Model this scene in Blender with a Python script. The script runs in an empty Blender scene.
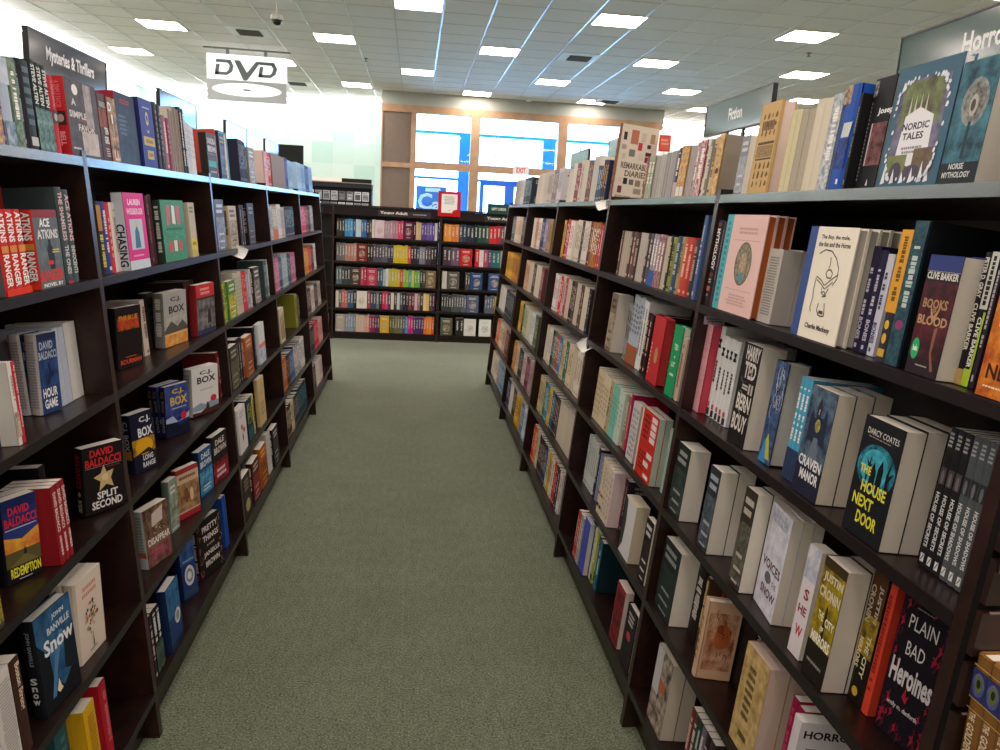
import bpy, math, random
from mathutils import Vector, Matrix
# A bookshop aisle: two rows of leaning bookcases, a low bookcase across the end, a tall window wall beyond.
# Metres; X across the aisle, Y along it away from the camera, Z up.
SC=bpy.context.scene; COL=SC.collection
TAU=math.tau
def lin(h):
    def f(c): return c/12.92 if c<=.04045 else ((c+.055)/1.055)**2.4
    return tuple(f(int(h[i:i+2],16)/255) for i in (0,2,4))+(1.,)
# ------------------------------------------------------------------ materials
MATS={}
def node_mat(name):
    m=bpy.data.materials.new(name); m.use_nodes=True; nt=m.node_tree
    return m,nt,nt.nodes['Principled BSDF']
def paint(h,rough=.55,spec=.17,metal=0,name=None):
    k=('p',h,rough,spec,metal)
    if k not in MATS:
        m,nt,b=node_mat(name or 'print_'+h); b.inputs['Base Color'].default_value=lin(h); b.inputs['Roughness'].default_value=rough
        b.inputs['Specular IOR Level'].default_value=spec; b.inputs['Metallic'].default_value=metal; MATS[k]=m
    return MATS[k]
def noisy(c1,c2,scale,rough=.42,detail=4,bump=0,coord='Object',lo=.35,hi=.65,spec=.17,name=None):
    k=('n',c1,c2,scale,rough,bump,coord,lo,hi)
    if k not in MATS:
        m,nt,b=node_mat(name or 'mottled_%s_%s'%(c1,c2)); N=nt.nodes; L=nt.links
        tc=N.new('ShaderNodeTexCoord'); no=N.new('ShaderNodeTexNoise'); ra=N.new('ShaderNodeValToRGB')
        no.inputs['Scale'].default_value=scale; no.inputs['Detail'].default_value=detail; no.inputs['Roughness'].default_value=.6
        L.new(tc.outputs[coord],no.inputs['Vector']); L.new(no.outputs['Fac'],ra.inputs['Fac'])
        ra.color_ramp.elements[0].position=lo; ra.color_ramp.elements[1].position=hi
        ra.color_ramp.elements[0].color=lin(c1); ra.color_ramp.elements[1].color=lin(c2)
        L.new(ra.outputs['Color'],b.inputs['Base Color']); b.inputs['Roughness'].default_value=rough; b.inputs['Specular IOR Level'].default_value=spec
        if bump:
            bp=N.new('ShaderNodeBump'); bp.inputs['Strength'].default_value=bump; bp.inputs['Distance'].default_value=.004
            L.new(no.outputs['Fac'],bp.inputs['Height']); L.new(bp.outputs['Normal'],b.inputs['Normal'])
        MATS[k]=m
    return MATS[k]
def paper(h):
    k=('pg',h)
    if k not in MATS:
        m,nt,b=node_mat('page_edges_'+h); N=nt.nodes; L=nt.links
        tc=N.new('ShaderNodeTexCoord'); wv=N.new('ShaderNodeTexWave'); mx=N.new('ShaderNodeMix'); mx.data_type='RGBA'
        wv.bands_direction='Y'; wv.inputs['Scale'].default_value=190; wv.inputs['Distortion'].default_value=1.5; wv.inputs['Detail'].default_value=2
        c=lin(h); mx.inputs['A'].default_value=tuple(x*.88 for x in c[:3])+(1,); mx.inputs['B'].default_value=c
        L.new(tc.outputs['Object'],wv.inputs['Vector']); L.new(wv.outputs['Fac'],mx.inputs['Factor']); L.new(mx.outputs['Result'],b.inputs['Base Color'])
        b.inputs['Roughness'].default_value=.85; b.inputs['Specular IOR Level'].default_value=.15; MATS[k]=m
    return MATS[k]
def emit(h,s,name):
    m=bpy.data.materials.new(name); m.use_nodes=True; nt=m.node_tree; nt.nodes.clear()
    o=nt.nodes.new('ShaderNodeOutputMaterial'); e=nt.nodes.new('ShaderNodeEmission'); e.inputs['Color'].default_value=lin(h); e.inputs['Strength'].default_value=s
    nt.links.new(e.outputs[0],o.inputs[0]); return m
def glass(name,tint='f4fbff',gl=.08):
    m=bpy.data.materials.new(name); m.use_nodes=True; nt=m.node_tree; nt.nodes.clear()
    o=nt.nodes.new('ShaderNodeOutputMaterial'); t=nt.nodes.new('ShaderNodeBsdfTransparent'); g=nt.nodes.new('ShaderNodeBsdfGlossy'); mx=nt.nodes.new('ShaderNodeMixShader'); fr=nt.nodes.new('ShaderNodeFresnel')
    t.inputs['Color'].default_value=lin(tint); g.inputs['Roughness'].default_value=.02; fr.inputs['IOR'].default_value=1.45
    nt.links.new(fr.outputs[0],mx.inputs[0]); nt.links.new(t.outputs[0],mx.inputs[1]); nt.links.new(g.outputs[0],mx.inputs[2]); nt.links.new(mx.outputs[0],o.inputs[0]); return m
# ------------------------------------------------------------------ mesh building
class MB:
    def __init__(s): s.v=[];s.f=[];s.mi=[];s.m=[]
    def mat(s,m):
        if m not in s.m: s.m.append(m)
        return s.m.index(m)
    def poly(s,pts,m):
        n=len(s.v); s.v+= [tuple(p) for p in pts]; s.f.append(tuple(range(n,n+len(pts)))); s.mi.append(s.mat(m))
    def mesh(s,vs,fs,m):
        n=len(s.v); s.v+=[tuple(p) for p in vs]; i=s.mat(m)
        for f in fs: s.f.append(tuple(n+a for a in f)); s.mi.append(i)
    def box(s,lo,hi,m):
        x0,y0,z0=lo;x1,y1,z1=hi
        s.mesh([(x0,y0,z0),(x1,y0,z0),(x1,y1,z0),(x0,y1,z0),(x0,y0,z1),(x1,y0,z1),(x1,y1,z1),(x0,y1,z1)],[(0,3,2,1),(4,5,6,7),(0,1,5,4),(1,2,6,5),(2,3,7,6),(3,0,4,7)],m)
    def prism(s,prof,y0,y1,m):   # profile of (x,z), swept along y
        n=len(prof); a=[(x,y0,z) for x,z in prof]+[(x,y1,z) for x,z in prof]
        s.mesh(a,[tuple(range(n)),tuple(range(2*n-1,n-1,-1))]+[(i,i+n,(i+1)%n+n,(i+1)%n) for i in range(n)],m)
    def tube(s,p,q,r,m,n=10,r2=None):
        p,q=Vector(p),Vector(q);d=(q-p).normalized();a=d.orthogonal().normalized();b=d.cross(a);r2=r if r2 is None else r2
        vs=[p+(a*math.cos(TAU*i/n)+b*math.sin(TAU*i/n))*r for i in range(n)]+[q+(a*math.cos(TAU*i/n)+b*math.sin(TAU*i/n))*r2 for i in range(n)]
        s.mesh(vs,[tuple(range(n-1,-1,-1)),tuple(range(n,2*n))]+[(i,(i+1)%n,(i+1)%n+n,i+n) for i in range(n)],m)
    def lathe(s,c,prof,m,n=20):  # profile of (r,z) about a vertical axis through c
        vs=[];fs=[]
        for r,z in prof:
            for i in range(n): vs.append((c[0]+r*math.cos(TAU*i/n),c[1]+r*math.sin(TAU*i/n),c[2]+z))
        for k in range(len(prof)-1):
            for i in range(n): fs.append((k*n+i,k*n+(i+1)%n,(k+1)*n+(i+1)%n,(k+1)*n+i))
        s.mesh(vs,fs,m)
    def data(s,name):
        me=bpy.data.meshes.new(name); me.from_pydata(s.v,[],s.f)
        for m in s.m: me.materials.append(m)
        me.polygons.foreach_set('material_index',s.mi); me.update(); return me
    def build(s,name,parent=None,loc=None,rot=0):
        o=bpy.data.objects.new(name,s.data(name)); COL.objects.link(o)
        if loc: o.location=loc
        if rot: o.rotation_euler=(0,0,rot)
        if parent: o.parent=parent
        return o
def tag(o,label,cat,group=None,kind=None):
    o['label']=label; o['category']=cat
    if group: o['group']=group
    if kind: o['kind']=kind
    return o
def thing(name,loc,label,cat,group=None,rot=0):
    o=bpy.data.objects.new(name,None); COL.objects.link(o); o.location=loc; o.rotation_euler=(0,0,rot); o.empty_display_size=.05
    return tag(o,label,cat,group)
def struct(o,label=None):
    o['kind']='structure'
    if label: o['label']=label
    return o
# lettering: outlines of the built-in font as flat meshes fitted into a unit box
GLY={}
def glyphs(s,bold=.03):
    if (s,bold) not in GLY:
        c=bpy.data.curves.new('t','FONT'); c.body=s; c.resolution_u=2; c.offset=bold; c.fill_mode='FRONT'
        o=bpy.data.objects.new('t',c); COL.objects.link(o); bpy.context.view_layer.update()
        me=bpy.data.meshes.new_from_object(o.evaluated_get(bpy.context.evaluated_depsgraph_get()))
        v=[tuple(p.co) for p in me.vertices]; f=[tuple(p.vertices) for p in me.polygons]
        bpy.data.objects.remove(o); bpy.data.curves.remove(c); bpy.data.meshes.remove(me)
        x0=min(p[0] for p in v);x1=max(p[0] for p in v);y0=min(p[1] for p in v);y1=max(p[1] for p in v)
        GLY[(s,bold)]=([((p[0]-x0)/(x1-x0),(p[1]-y0)/(y1-y0)) for p in v],f,(x1-x0)/(y1-y0))
    return GLY[(s,bold)]
def decorate(mb,o,eu,ev,w,h,items,seed=1,gloss=.55):
    """printed matter on a face: o lower corner, eu/ev unit axes, w x h its size; each layer lies a hair above the last"""
    o,eu,ev=Vector(o),Vector(eu),Vector(ev); en=eu.cross(ev); r=random.Random(seed)
    for k,it in enumerate(items):
        off=en*(.00003*k+.00012); P=lambda u,v:o+eu*(u*w)+ev*(v*h)+off
        t=it[0]
        if t in 'tTi':
            _,s,u0,v0,u1,v1,c=it; vs,fs,_a=glyphs(s,0 if t=='i' else .03); m=paint(c,gloss)
            if t!='T': mb.mesh([P(u0+(u1-u0)*x,v0+(v1-v0)*y) for x,y in vs],fs,m)
            else: mb.mesh([P(u0+(u1-u0)*y,v1-(v1-v0)*x) for x,y in vs],fs,m)
        elif t=='r': _,u0,v0,u1,v1,c=it; mb.poly([P(u0,v0),P(u1,v0),P(u1,v1),P(u0,v1)],paint(c,gloss))
        elif t=='n': _,u0,v0,u1,v1,c,d,sc=it; mb.poly([P(u0,v0),P(u1,v0),P(u1,v1),P(u0,v1)],noisy(c,d,sc*7,gloss))
        elif t=='e': _,u0,v0,u1,v1,c=it; mb.poly([P((u0+u1)/2+(u1-u0)/2*math.cos(TAU*i/24),(v0+v1)/2+(v1-v0)/2*math.sin(TAU*i/24)) for i in range(24)],paint(c,gloss))
        elif t=='x': _,u0,v0,u1,v1,c,d,sc=it; mb.poly([P((u0+u1)/2+(u1-u0)/2*math.cos(TAU*i/24),(v0+v1)/2+(v1-v0)/2*math.sin(TAU*i/24)) for i in range(24)],noisy(c,d,sc*7,gloss))
        elif t=='q':   # a pen line
            _,pts,c,wd=it; m=paint(c,gloss)
            for A,B in zip(pts,pts[1:]):
                dx,dy=(B[0]-A[0])*w,(B[1]-A[1])*h; l=math.hypot(dx,dy) or 1; nx,ny=-dy/l*wd*.5,dx/l*wd*.5*w/h
                mb.poly([P(A[0]-nx,A[1]-ny),P(B[0]-nx,B[1]-ny),P(B[0]+nx,B[1]+ny),P(A[0]+nx,A[1]+ny)],m)
        elif t=='p': mb.poly([P(u,v) for u,v in it[1]],paint(it[2],gloss))
        elif t=='m':   # rows of small print
            _,u0,v0,u1,v1,c,n=it; m=paint(c,gloss); dv=(v1-v0)/n
            for i in range(n):
                u=u0+(u1-u0)*r.uniform(0,.12); e=u1-(u1-u0)*r.uniform(0,.15); b=v0+dv*(n-1-i)
                while u<e:
                    d=min(e-u,(u1-u0)*r.uniform(.05,.14)); mb.poly([P(u,b+dv*.2),P(u+d*.8,b+dv*.2),P(u+d*.8,b+dv*.78),P(u,b+dv*.78)],m); u+=d
        elif t=='M':   # print running down a spine
            _,u0,v0,u1,v1,c=it; m=paint(c,gloss); v=v1
            while v>v0+.02:
                d=r.uniform(.018,.045); g=r.uniform(0,.2)*(u1-u0)
                if r.random()<.85: mb.poly([P(u0+g,v-d*.8),P(u1-g*.6,v-d*.8),P(u1-g*.6,v),P(u0+g,v)],m)
                v-=d
        elif t=='c':   # loose curved pen strokes
            _,u0,v0,u1,v1,c=it; m=paint(c,gloss)
            for q in range(6):
                a=r.uniform(0,6.3); cu=r.uniform(u0+.15*(u1-u0),u1-.15*(u1-u0)); cv=r.uniform(v0+.15*(v1-v0),v1-.15*(v1-v0)); R=r.uniform(.2,.5)
                pts=[(cu+R*(u1-u0)*.6*math.cos(a+j*.35),cv+R*(v1-v0)*.6*math.sin(a+j*.35)) for j in range(8)]
                pts=[(min(1,max(0,x)),min(1,max(0,y))) for x,y in pts]
                for j in range(7):
                    A,B=pts[j],pts[j+1]; wd=.012
                    mb.poly([P(A[0]-wd,A[1]),P(A[0]+wd,A[1]+.004),P(B[0]+wd,B[1]+.004),P(B[0]-wd,B[1])],m)
        elif t=='o':   # thin outlined frame
            _,u0,v0,u1,v1,c=it; m=paint(c,gloss); d=.018; e=d*w/h
            for a,b,g,f in ((u0,v0,u1,v0+e),(u0,v1-e,u1,v1),(u0,v0,u0+d,v1),(u1-d,v0,u1,v1)): mb.poly([P(a,b),P(g,b),P(g,f),P(a,f)],m)
        elif t=='F':   # a grid of little figures
            _,u0,v0,u1,v1,c=it; m=paint(c,gloss); nu=4; nv=max(2,int((v1-v0)/.09))
            for i in range(nu):
                for j in range(nv):
                    cu=u0+(u1-u0)*(i+.5)/nu+r.uniform(-.01,.01); cv=v0+(v1-v0)*(j+.5)/nv; a=(u1-u0)/nu*r.uniform(.15,.34); b=(v1-v0)/nv*r.uniform(.25,.45)
                    mb.poly([P(cu-a,cv-b),P(cu+a*r.uniform(.2,1),cv-b),P(cu+a,cv),P(cu+a*.3,cv+b),P(cu-a*.5,cv+b*.8),P(cu-a*.8,cv)],m)
# printed designs: (cover, spine, cover items, spine items, hardback, page-edge colour)
def sp(c,l): return (c,c,[('m',.15,.75,.85,.92,l,2),('m',.2,.1,.8,.3,l,3)],[('M',.25,.3,.75,.88,l),('r',.3,.05,.7,.1,l)],0,None)
def sp2(c,b,l): return (c,c,[('r',0,0,1,.35,b),('m',.15,.7,.85,.9,l,2)],[('r',0,0,1,.3,b),('M',.25,.38,.75,.9,l)],0,None)
def art(c,d,l,s): return (c,c,[('n',0,0,1,1,c,d,s),('m',.12,.72,.88,.92,l,2)],[('n',0,0,1,1,c,d,s),('M',.25,.3,.75,.85,l)],0,None)
def pgb(c): return ('c8c2b8','c8c2b8',[],[],0,c)
def bk(c): return (c,c,[],[('M',.3,.3,.7,.85,'c8c4bc')],0,None)
def bf(c): return (c,c,[('x',.2,.2,.8,.66,c,'b8a898',5),('m',.15,.75,.85,.9,'d0ccc4',2),('m',.25,.06,.75,.12,'d0ccc4',1)],[],0,None)
DESIGNS=[
('c8c4c8','c8c4c8',[('t','HORROR',.06,.84,.76,.92,'16161a'),('o',.12,.46,.34,.74,'3a3a40'),('o',.4,.46,.62,.66,'3a3a40'),('o',.68,.44,.9,.62,'3a3a40'),('o',.12,.14,.34,.38,'3a3a40'),('o',.42,.12,.64,.36,'3a3a40'),('o',.7,.12,.9,.34,'3a3a40'),('r',.18,.56,.28,.64,'5a5a62'),('r',.46,.52,.56,.6,'26262c')],[],0,'dcd8d4'),
('14101a','3a1626',[('p',[(.039,.511),(.055,.555),(.024,.566),(.067,.57),(.082,.594),(.082,.559),(.106,.543),(.075,.535)],'8c1a34'),('p',[(.884,.594),(.896,.629),(.871,.638),(.906,.641),(.918,.66),(.918,.632),(.937,.619),(.912,.613)],'8c1a34'),('p',[(.04,.931),(.055,.971),(.025,.982),(.065,.985),(.08,1.007),(.08,.974),(.102,.96),(.073,.952)],'8c1a34'),('p',[(.236,.118),(.253,.164),(.219,.176),(.265,.18),(.282,.205),(.282,.168),(.307,.151),(.273,.143)],'8c1a34'),('p',[(.143,.442),(.161,.493),(.125,.507),(.175,.511),(.194,.539),(.194,.497),(.221,.479),(.184,.47)],'8c1a34'),('p',[(.795,.582),(.815,.639),(.774,.655),(.831,.66),(.851,.691),(.851,.644),(.882,.624),(.841,.613)],'8c1a34'),('p',[(.493,.913),(.512,.964),(.474,.978),(.526,.983),(.544,1.011),(.544,.969),(.572,.95),(.535,.941)],'8c1a34'),('p',[(.081,.084),(.099,.133),(.063,.146),(.112,.151),(.13,.178),(.13,.138),(.157,.12),(.121,.111)],'8c1a34'),('p',[(.043,.027),(.064,.084),(.023,.099),(.079,.104),(.1,.135),(.1,.089),(.131,.068),(.09,.058)],'8c1a34'),('p',[(.849,.659),(.87,.717),(.828,.732),(.886,.737),(.906,.768),(.906,.722),(.938,.701),(.896,.691)],'8c1a34'),('p',[(.669,.934),(.685,.978),(.653,.99),(.697,.994),(.713,1.018),(.713,.982),(.737,.966),(.705,.958)],'8c1a34'),('p',[(.739,.034),(.76,.093),(.717,.109),(.776,.114),(.798,.147),(.798,.098),(.83,.077),(.787,.066)],'8c1a34'),('p',[(.158,.106),(.172,.143),(.145,.153),(.182,.156),(.195,.176),(.195,.146),(.215,.133),(.188,.126)],'8c1a34'),('p',[(.812,.897),(.829,.942),(.796,.955),(.841,.959),(.857,.983),(.857,.946),(.882,.93),(.849,.922)],'8c1a34'),('p',[(.588,.881),(.605,.928),(.571,.941),(.618,.945),(.635,.971),(.635,.933),(.661,.916),(.627,.907)],'8c1a34'),('p',[(.371,.031),(.388,.08),(.353,.093),(.402,.098),(.42,.125),(.42,.085),(.446,.067),(.411,.058)],'8c1a34'),('p',[(.097,.835),(.116,.887),(.078,.901),(.13,.905),(.149,.934),(.149,.891),(.177,.872),(.139,.863)],'8c1a34'),('p',[(.925,.783),(.947,.843),(.903,.86),(.963,.865),(.985,.898),(.985,.849),(1.018,.827),(.974,.816)],'8c1a34'),('p',[(.623,.862),(.644,.918),(.603,.934),(.659,.939),(.68,.97),(.68,.923),(.711,.903),(.67,.892)],'8c1a34'),('p',[(.892,.103),(.909,.152),(.874,.165),(.923,.17),(.94,.196),(.94,.156),(.967,.139),(.931,.13)],'8c1a34'),('p',[(.118,.193),(.138,.249),(.098,.265),(.154,.27),(.174,.3),(.174,.254),(.204,.234),(.164,.224)],'8c1a34'),('p',[(.879,.281),(.891,.315),(.866,.325),(.901,.328),(.913,.347),(.913,.318),(.932,.306),(.907,.3)],'8c1a34'),('p',[(.799,.947),(.812,.982),(.786,.992),(.822,.995),(.835,1.015),(.835,.986),(.854,.973),(.828,.966)],'8c1a34'),('p',[(.75,.05),(.764,.087),(.737,.097),(.774,.1),(.787,.121),(.787,.09),(.808,.077),(.781,.07)],'8c1a34'),('p',[(.042,.705),(.063,.762),(.021,.778),(.078,.783),(.099,.814),(.099,.768),(.13,.747),(.088,.737)],'8c1a34'),('p',[(.789,.584),(.801,.618),(.776,.628),(.811,.631),(.823,.65),(.823,.622),(.842,.609),(.817,.603)],'8c1a34'),('p',[(.665,.874),(.686,.932),(.645,.947),(.702,.952),(.723,.984),(.723,.937),(.754,.916),(.712,.906)],'8c1a34'),('p',[(.9,.041),(.922,.101),(.878,.118),(.938,.123),(.96,.156),(.96,.107),(.993,.085),(.949,.074)],'8c1a34'),('p',[(.049,.076),(.067,.125),(.031,.139),(.08,.143),(.098,.17),(.098,.13),(.125,.112),(.089,.103)],'8c1a34'),('p',[(.781,.191),(.797,.236),(.765,.248),(.809,.252),(.825,.276),(.825,.24),(.85,.224),(.817,.216)],'8c1a34'),('p',[(.041,.902),(.054,.939),(.028,.949),(.064,.952),(.077,.972),(.077,.942),(.097,.929),(.071,.922)],'4a1226'),('p',[(.898,.092),(.913,.132),(.884,.143),(.923,.146),(.938,.168),(.938,.136),(.96,.121),(.931,.114)],'4a1226'),('p',[(.922,.871),(.94,.921),(.903,.935),(.954,.94),(.972,.967),(.972,.926),(1,.908),(.963,.898)],'4a1226'),('p',[(.438,.047),(.455,.093),(.421,.106),(.467,.11),(.484,.136),(.484,.097),(.51,.08),(.476,.072)],'4a1226'),('p',[(.035,.782),(.048,.817),(.022,.827),(.058,.83),(.071,.85),(.071,.821),(.09,.808),(.064,.801)],'4a1226'),('p',[(.818,.032),(.832,.072),(.803,.083),(.843,.087),(.858,.109),(.858,.076),(.88,.061),(.851,.054)],'4a1226'),('p',[(.393,.933),(.409,.976),(.377,.988),(.421,.992),(.437,1.016),(.437,.98),(.46,.964),(.429,.956)],'4a1226'),('p',[(.119,.009),(.141,.069),(.098,.086),(.158,.091),(.18,.124),(.18,.075),(.213,.053),(.169,.042)],'4a1226'),('p',[(.008,.581),(.023,.624),(-.008,.636),(.035,.64),(.051,.664),(.051,.628),(.075,.613),(.043,.605)],'4a1226'),('p',[(.884,.314),(.903,.366),(.865,.38),(.917,.385),(.936,.413),(.936,.371),(.964,.352),(.927,.342)],'4a1226'),('p',[(.466,.899),(.487,.957),(.445,.973),(.503,.978),(.524,1.01),(.524,.962),(.556,.941),(.514,.931)],'4a1226'),('p',[(.554,.017),(.567,.052),(.542,.061),(.577,.064),(.589,.083),(.589,.055),(.608,.042),(.583,.036)],'4a1226'),('p',[(.169,.465),(.183,.503),(.155,.514),(.194,.517),(.208,.538),(.208,.507),(.229,.493),(.201,.486)],'4a1226'),('p',[(.932,.534),(.951,.587),(.913,.602),(.966,.607),(.985,.636),(.985,.592),(1.014,.573),(.975,.563)],'4a1226'),('p',[(.82,.884),(.835,.927),(.804,.938),(.847,.942),(.862,.966),(.862,.931),(.886,.915),(.855,.907)],'4a1226'),('p',[(.811,-.002),(.83,.052),(.791,.067),(.845,.072),(.865,.102),(.865,.057),(.894,.038),(.855,.028)],'4a1226'),('p',[(.009,.637),(.028,.69),(-.01,.704),(.042,.709),(.061,.737),(.061,.694),(.09,.675),(.052,.666)],'4a1226'),('p',[(.936,.783),(.953,.83),(.919,.843),(.966,.847),(.983,.873),(.983,.835),(1.008,.817),(.974,.809)],'4a1226'),('p',[(.202,.869),(.219,.916),(.185,.929),(.232,.934),(.249,.96),(.249,.921),(.275,.903),(.241,.895)],'4a1226'),('p',[(.477,-.013),(.498,.045),(.456,.06),(.514,.066),(.535,.097),(.535,.05),(.567,.029),(.525,.018)],'4a1226'),('p',[(.09,.66),(.104,.699),(.076,.709),(.115,.713),(.129,.734),(.129,.702),(.15,.688),(.122,.681)],'4a1226'),('p',[(.818,.022),(.834,.065),(.803,.076),(.845,.08),(.861,.103),(.861,.069),(.884,.053),(.853,.046)],'4a1226'),('p',[(.267,.894),(.282,.938),(.251,.95),(.294,.954),(.31,.977),(.31,.942),(.334,.926),(.302,.918)],'4a1226'),('p',[(.78,.112),(.794,.149),(.767,.16),(.804,.163),(.818,.184),(.818,.153),(.839,.139),(.811,.132)],'4a1226'),('p',[(.063,.156),(.082,.208),(.045,.222),(.096,.226),(.115,.254),(.115,.212),(.143,.194),(.105,.184)],'4a1226'),('p',[(.936,.187),(.956,.241),(.917,.255),(.971,.26),(.99,.29),(.99,.245),(1.02,.226),(.98,.216)],'4a1226'),('p',[(.291,.852),(.31,.906),(.271,.921),(.325,.926),(.345,.955),(.345,.911),(.374,.891),(.335,.881)],'4a1226'),('p',[(.333,.011),(.349,.056),(.317,.068),(.362,.073),(.378,.097),(.378,.06),(.403,.044),(.37,.036)],'4a1226'),('p',[(.037,.386),(.053,.431),(.021,.444),(.066,.448),(.082,.473),(.082,.436),(.107,.419),(.074,.411)],'4a1226'),('p',[(.849,.554),(.864,.595),(.834,.606),(.875,.61),(.89,.632),(.89,.599),(.912,.584),(.882,.577)],'4a1226'),('i','PLAIN',.22,.74,.8,.83,'c8c4c8'),('i','BAD',.28,.57,.66,.66,'c8c4c8'),('t','Heroines',.08,.36,.94,.52,'c4c0c4'),('p',[(.42,.3),(.52,.27),(.55,.33),(.5,.31),(.47,.37)],'9c1c38'),('t','emily m. danforth',.16,.2,.8,.24,'b8b0b4'),('m',.3,.88,.7,.89,'a098a0',1)],[('m',.2,.2,.8,.8,'7a2a3c',8)],1,None),
('3c4a52','3c4a52',[('n',0,.06,1,.66,'3c4a52','8a9a9c',6),('x',.22,.24,.8,.6,'8a9a9c','3c4a52',9),('m',.12,.72,.88,.93,'e0e0dc',2),('m',.2,.3,.85,.36,'e0e0dc',1),('m',.15,.16,.85,.22,'e0e0dc',1),('m',.2,.04,.8,.08,'e0e0dc',1)],[('M',.25,.3,.75,.88,'e0e0dc')],0,None),
('a83a1c','a83a1c',[('n',0,0,1,1,'8a2412','e08a2c',4),('e',.3,.55,.75,.8,'f0b050'),('m',.1,.45,.8,.5,'f0e0d0',1),('t','NEIL',.15,.12,.9,.22,'3a1408'),('m',.1,.06,.7,.08,'f0d8b0',1),('e',.35,.28,.7,.44,'7a1c10')],[],0,None),
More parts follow.
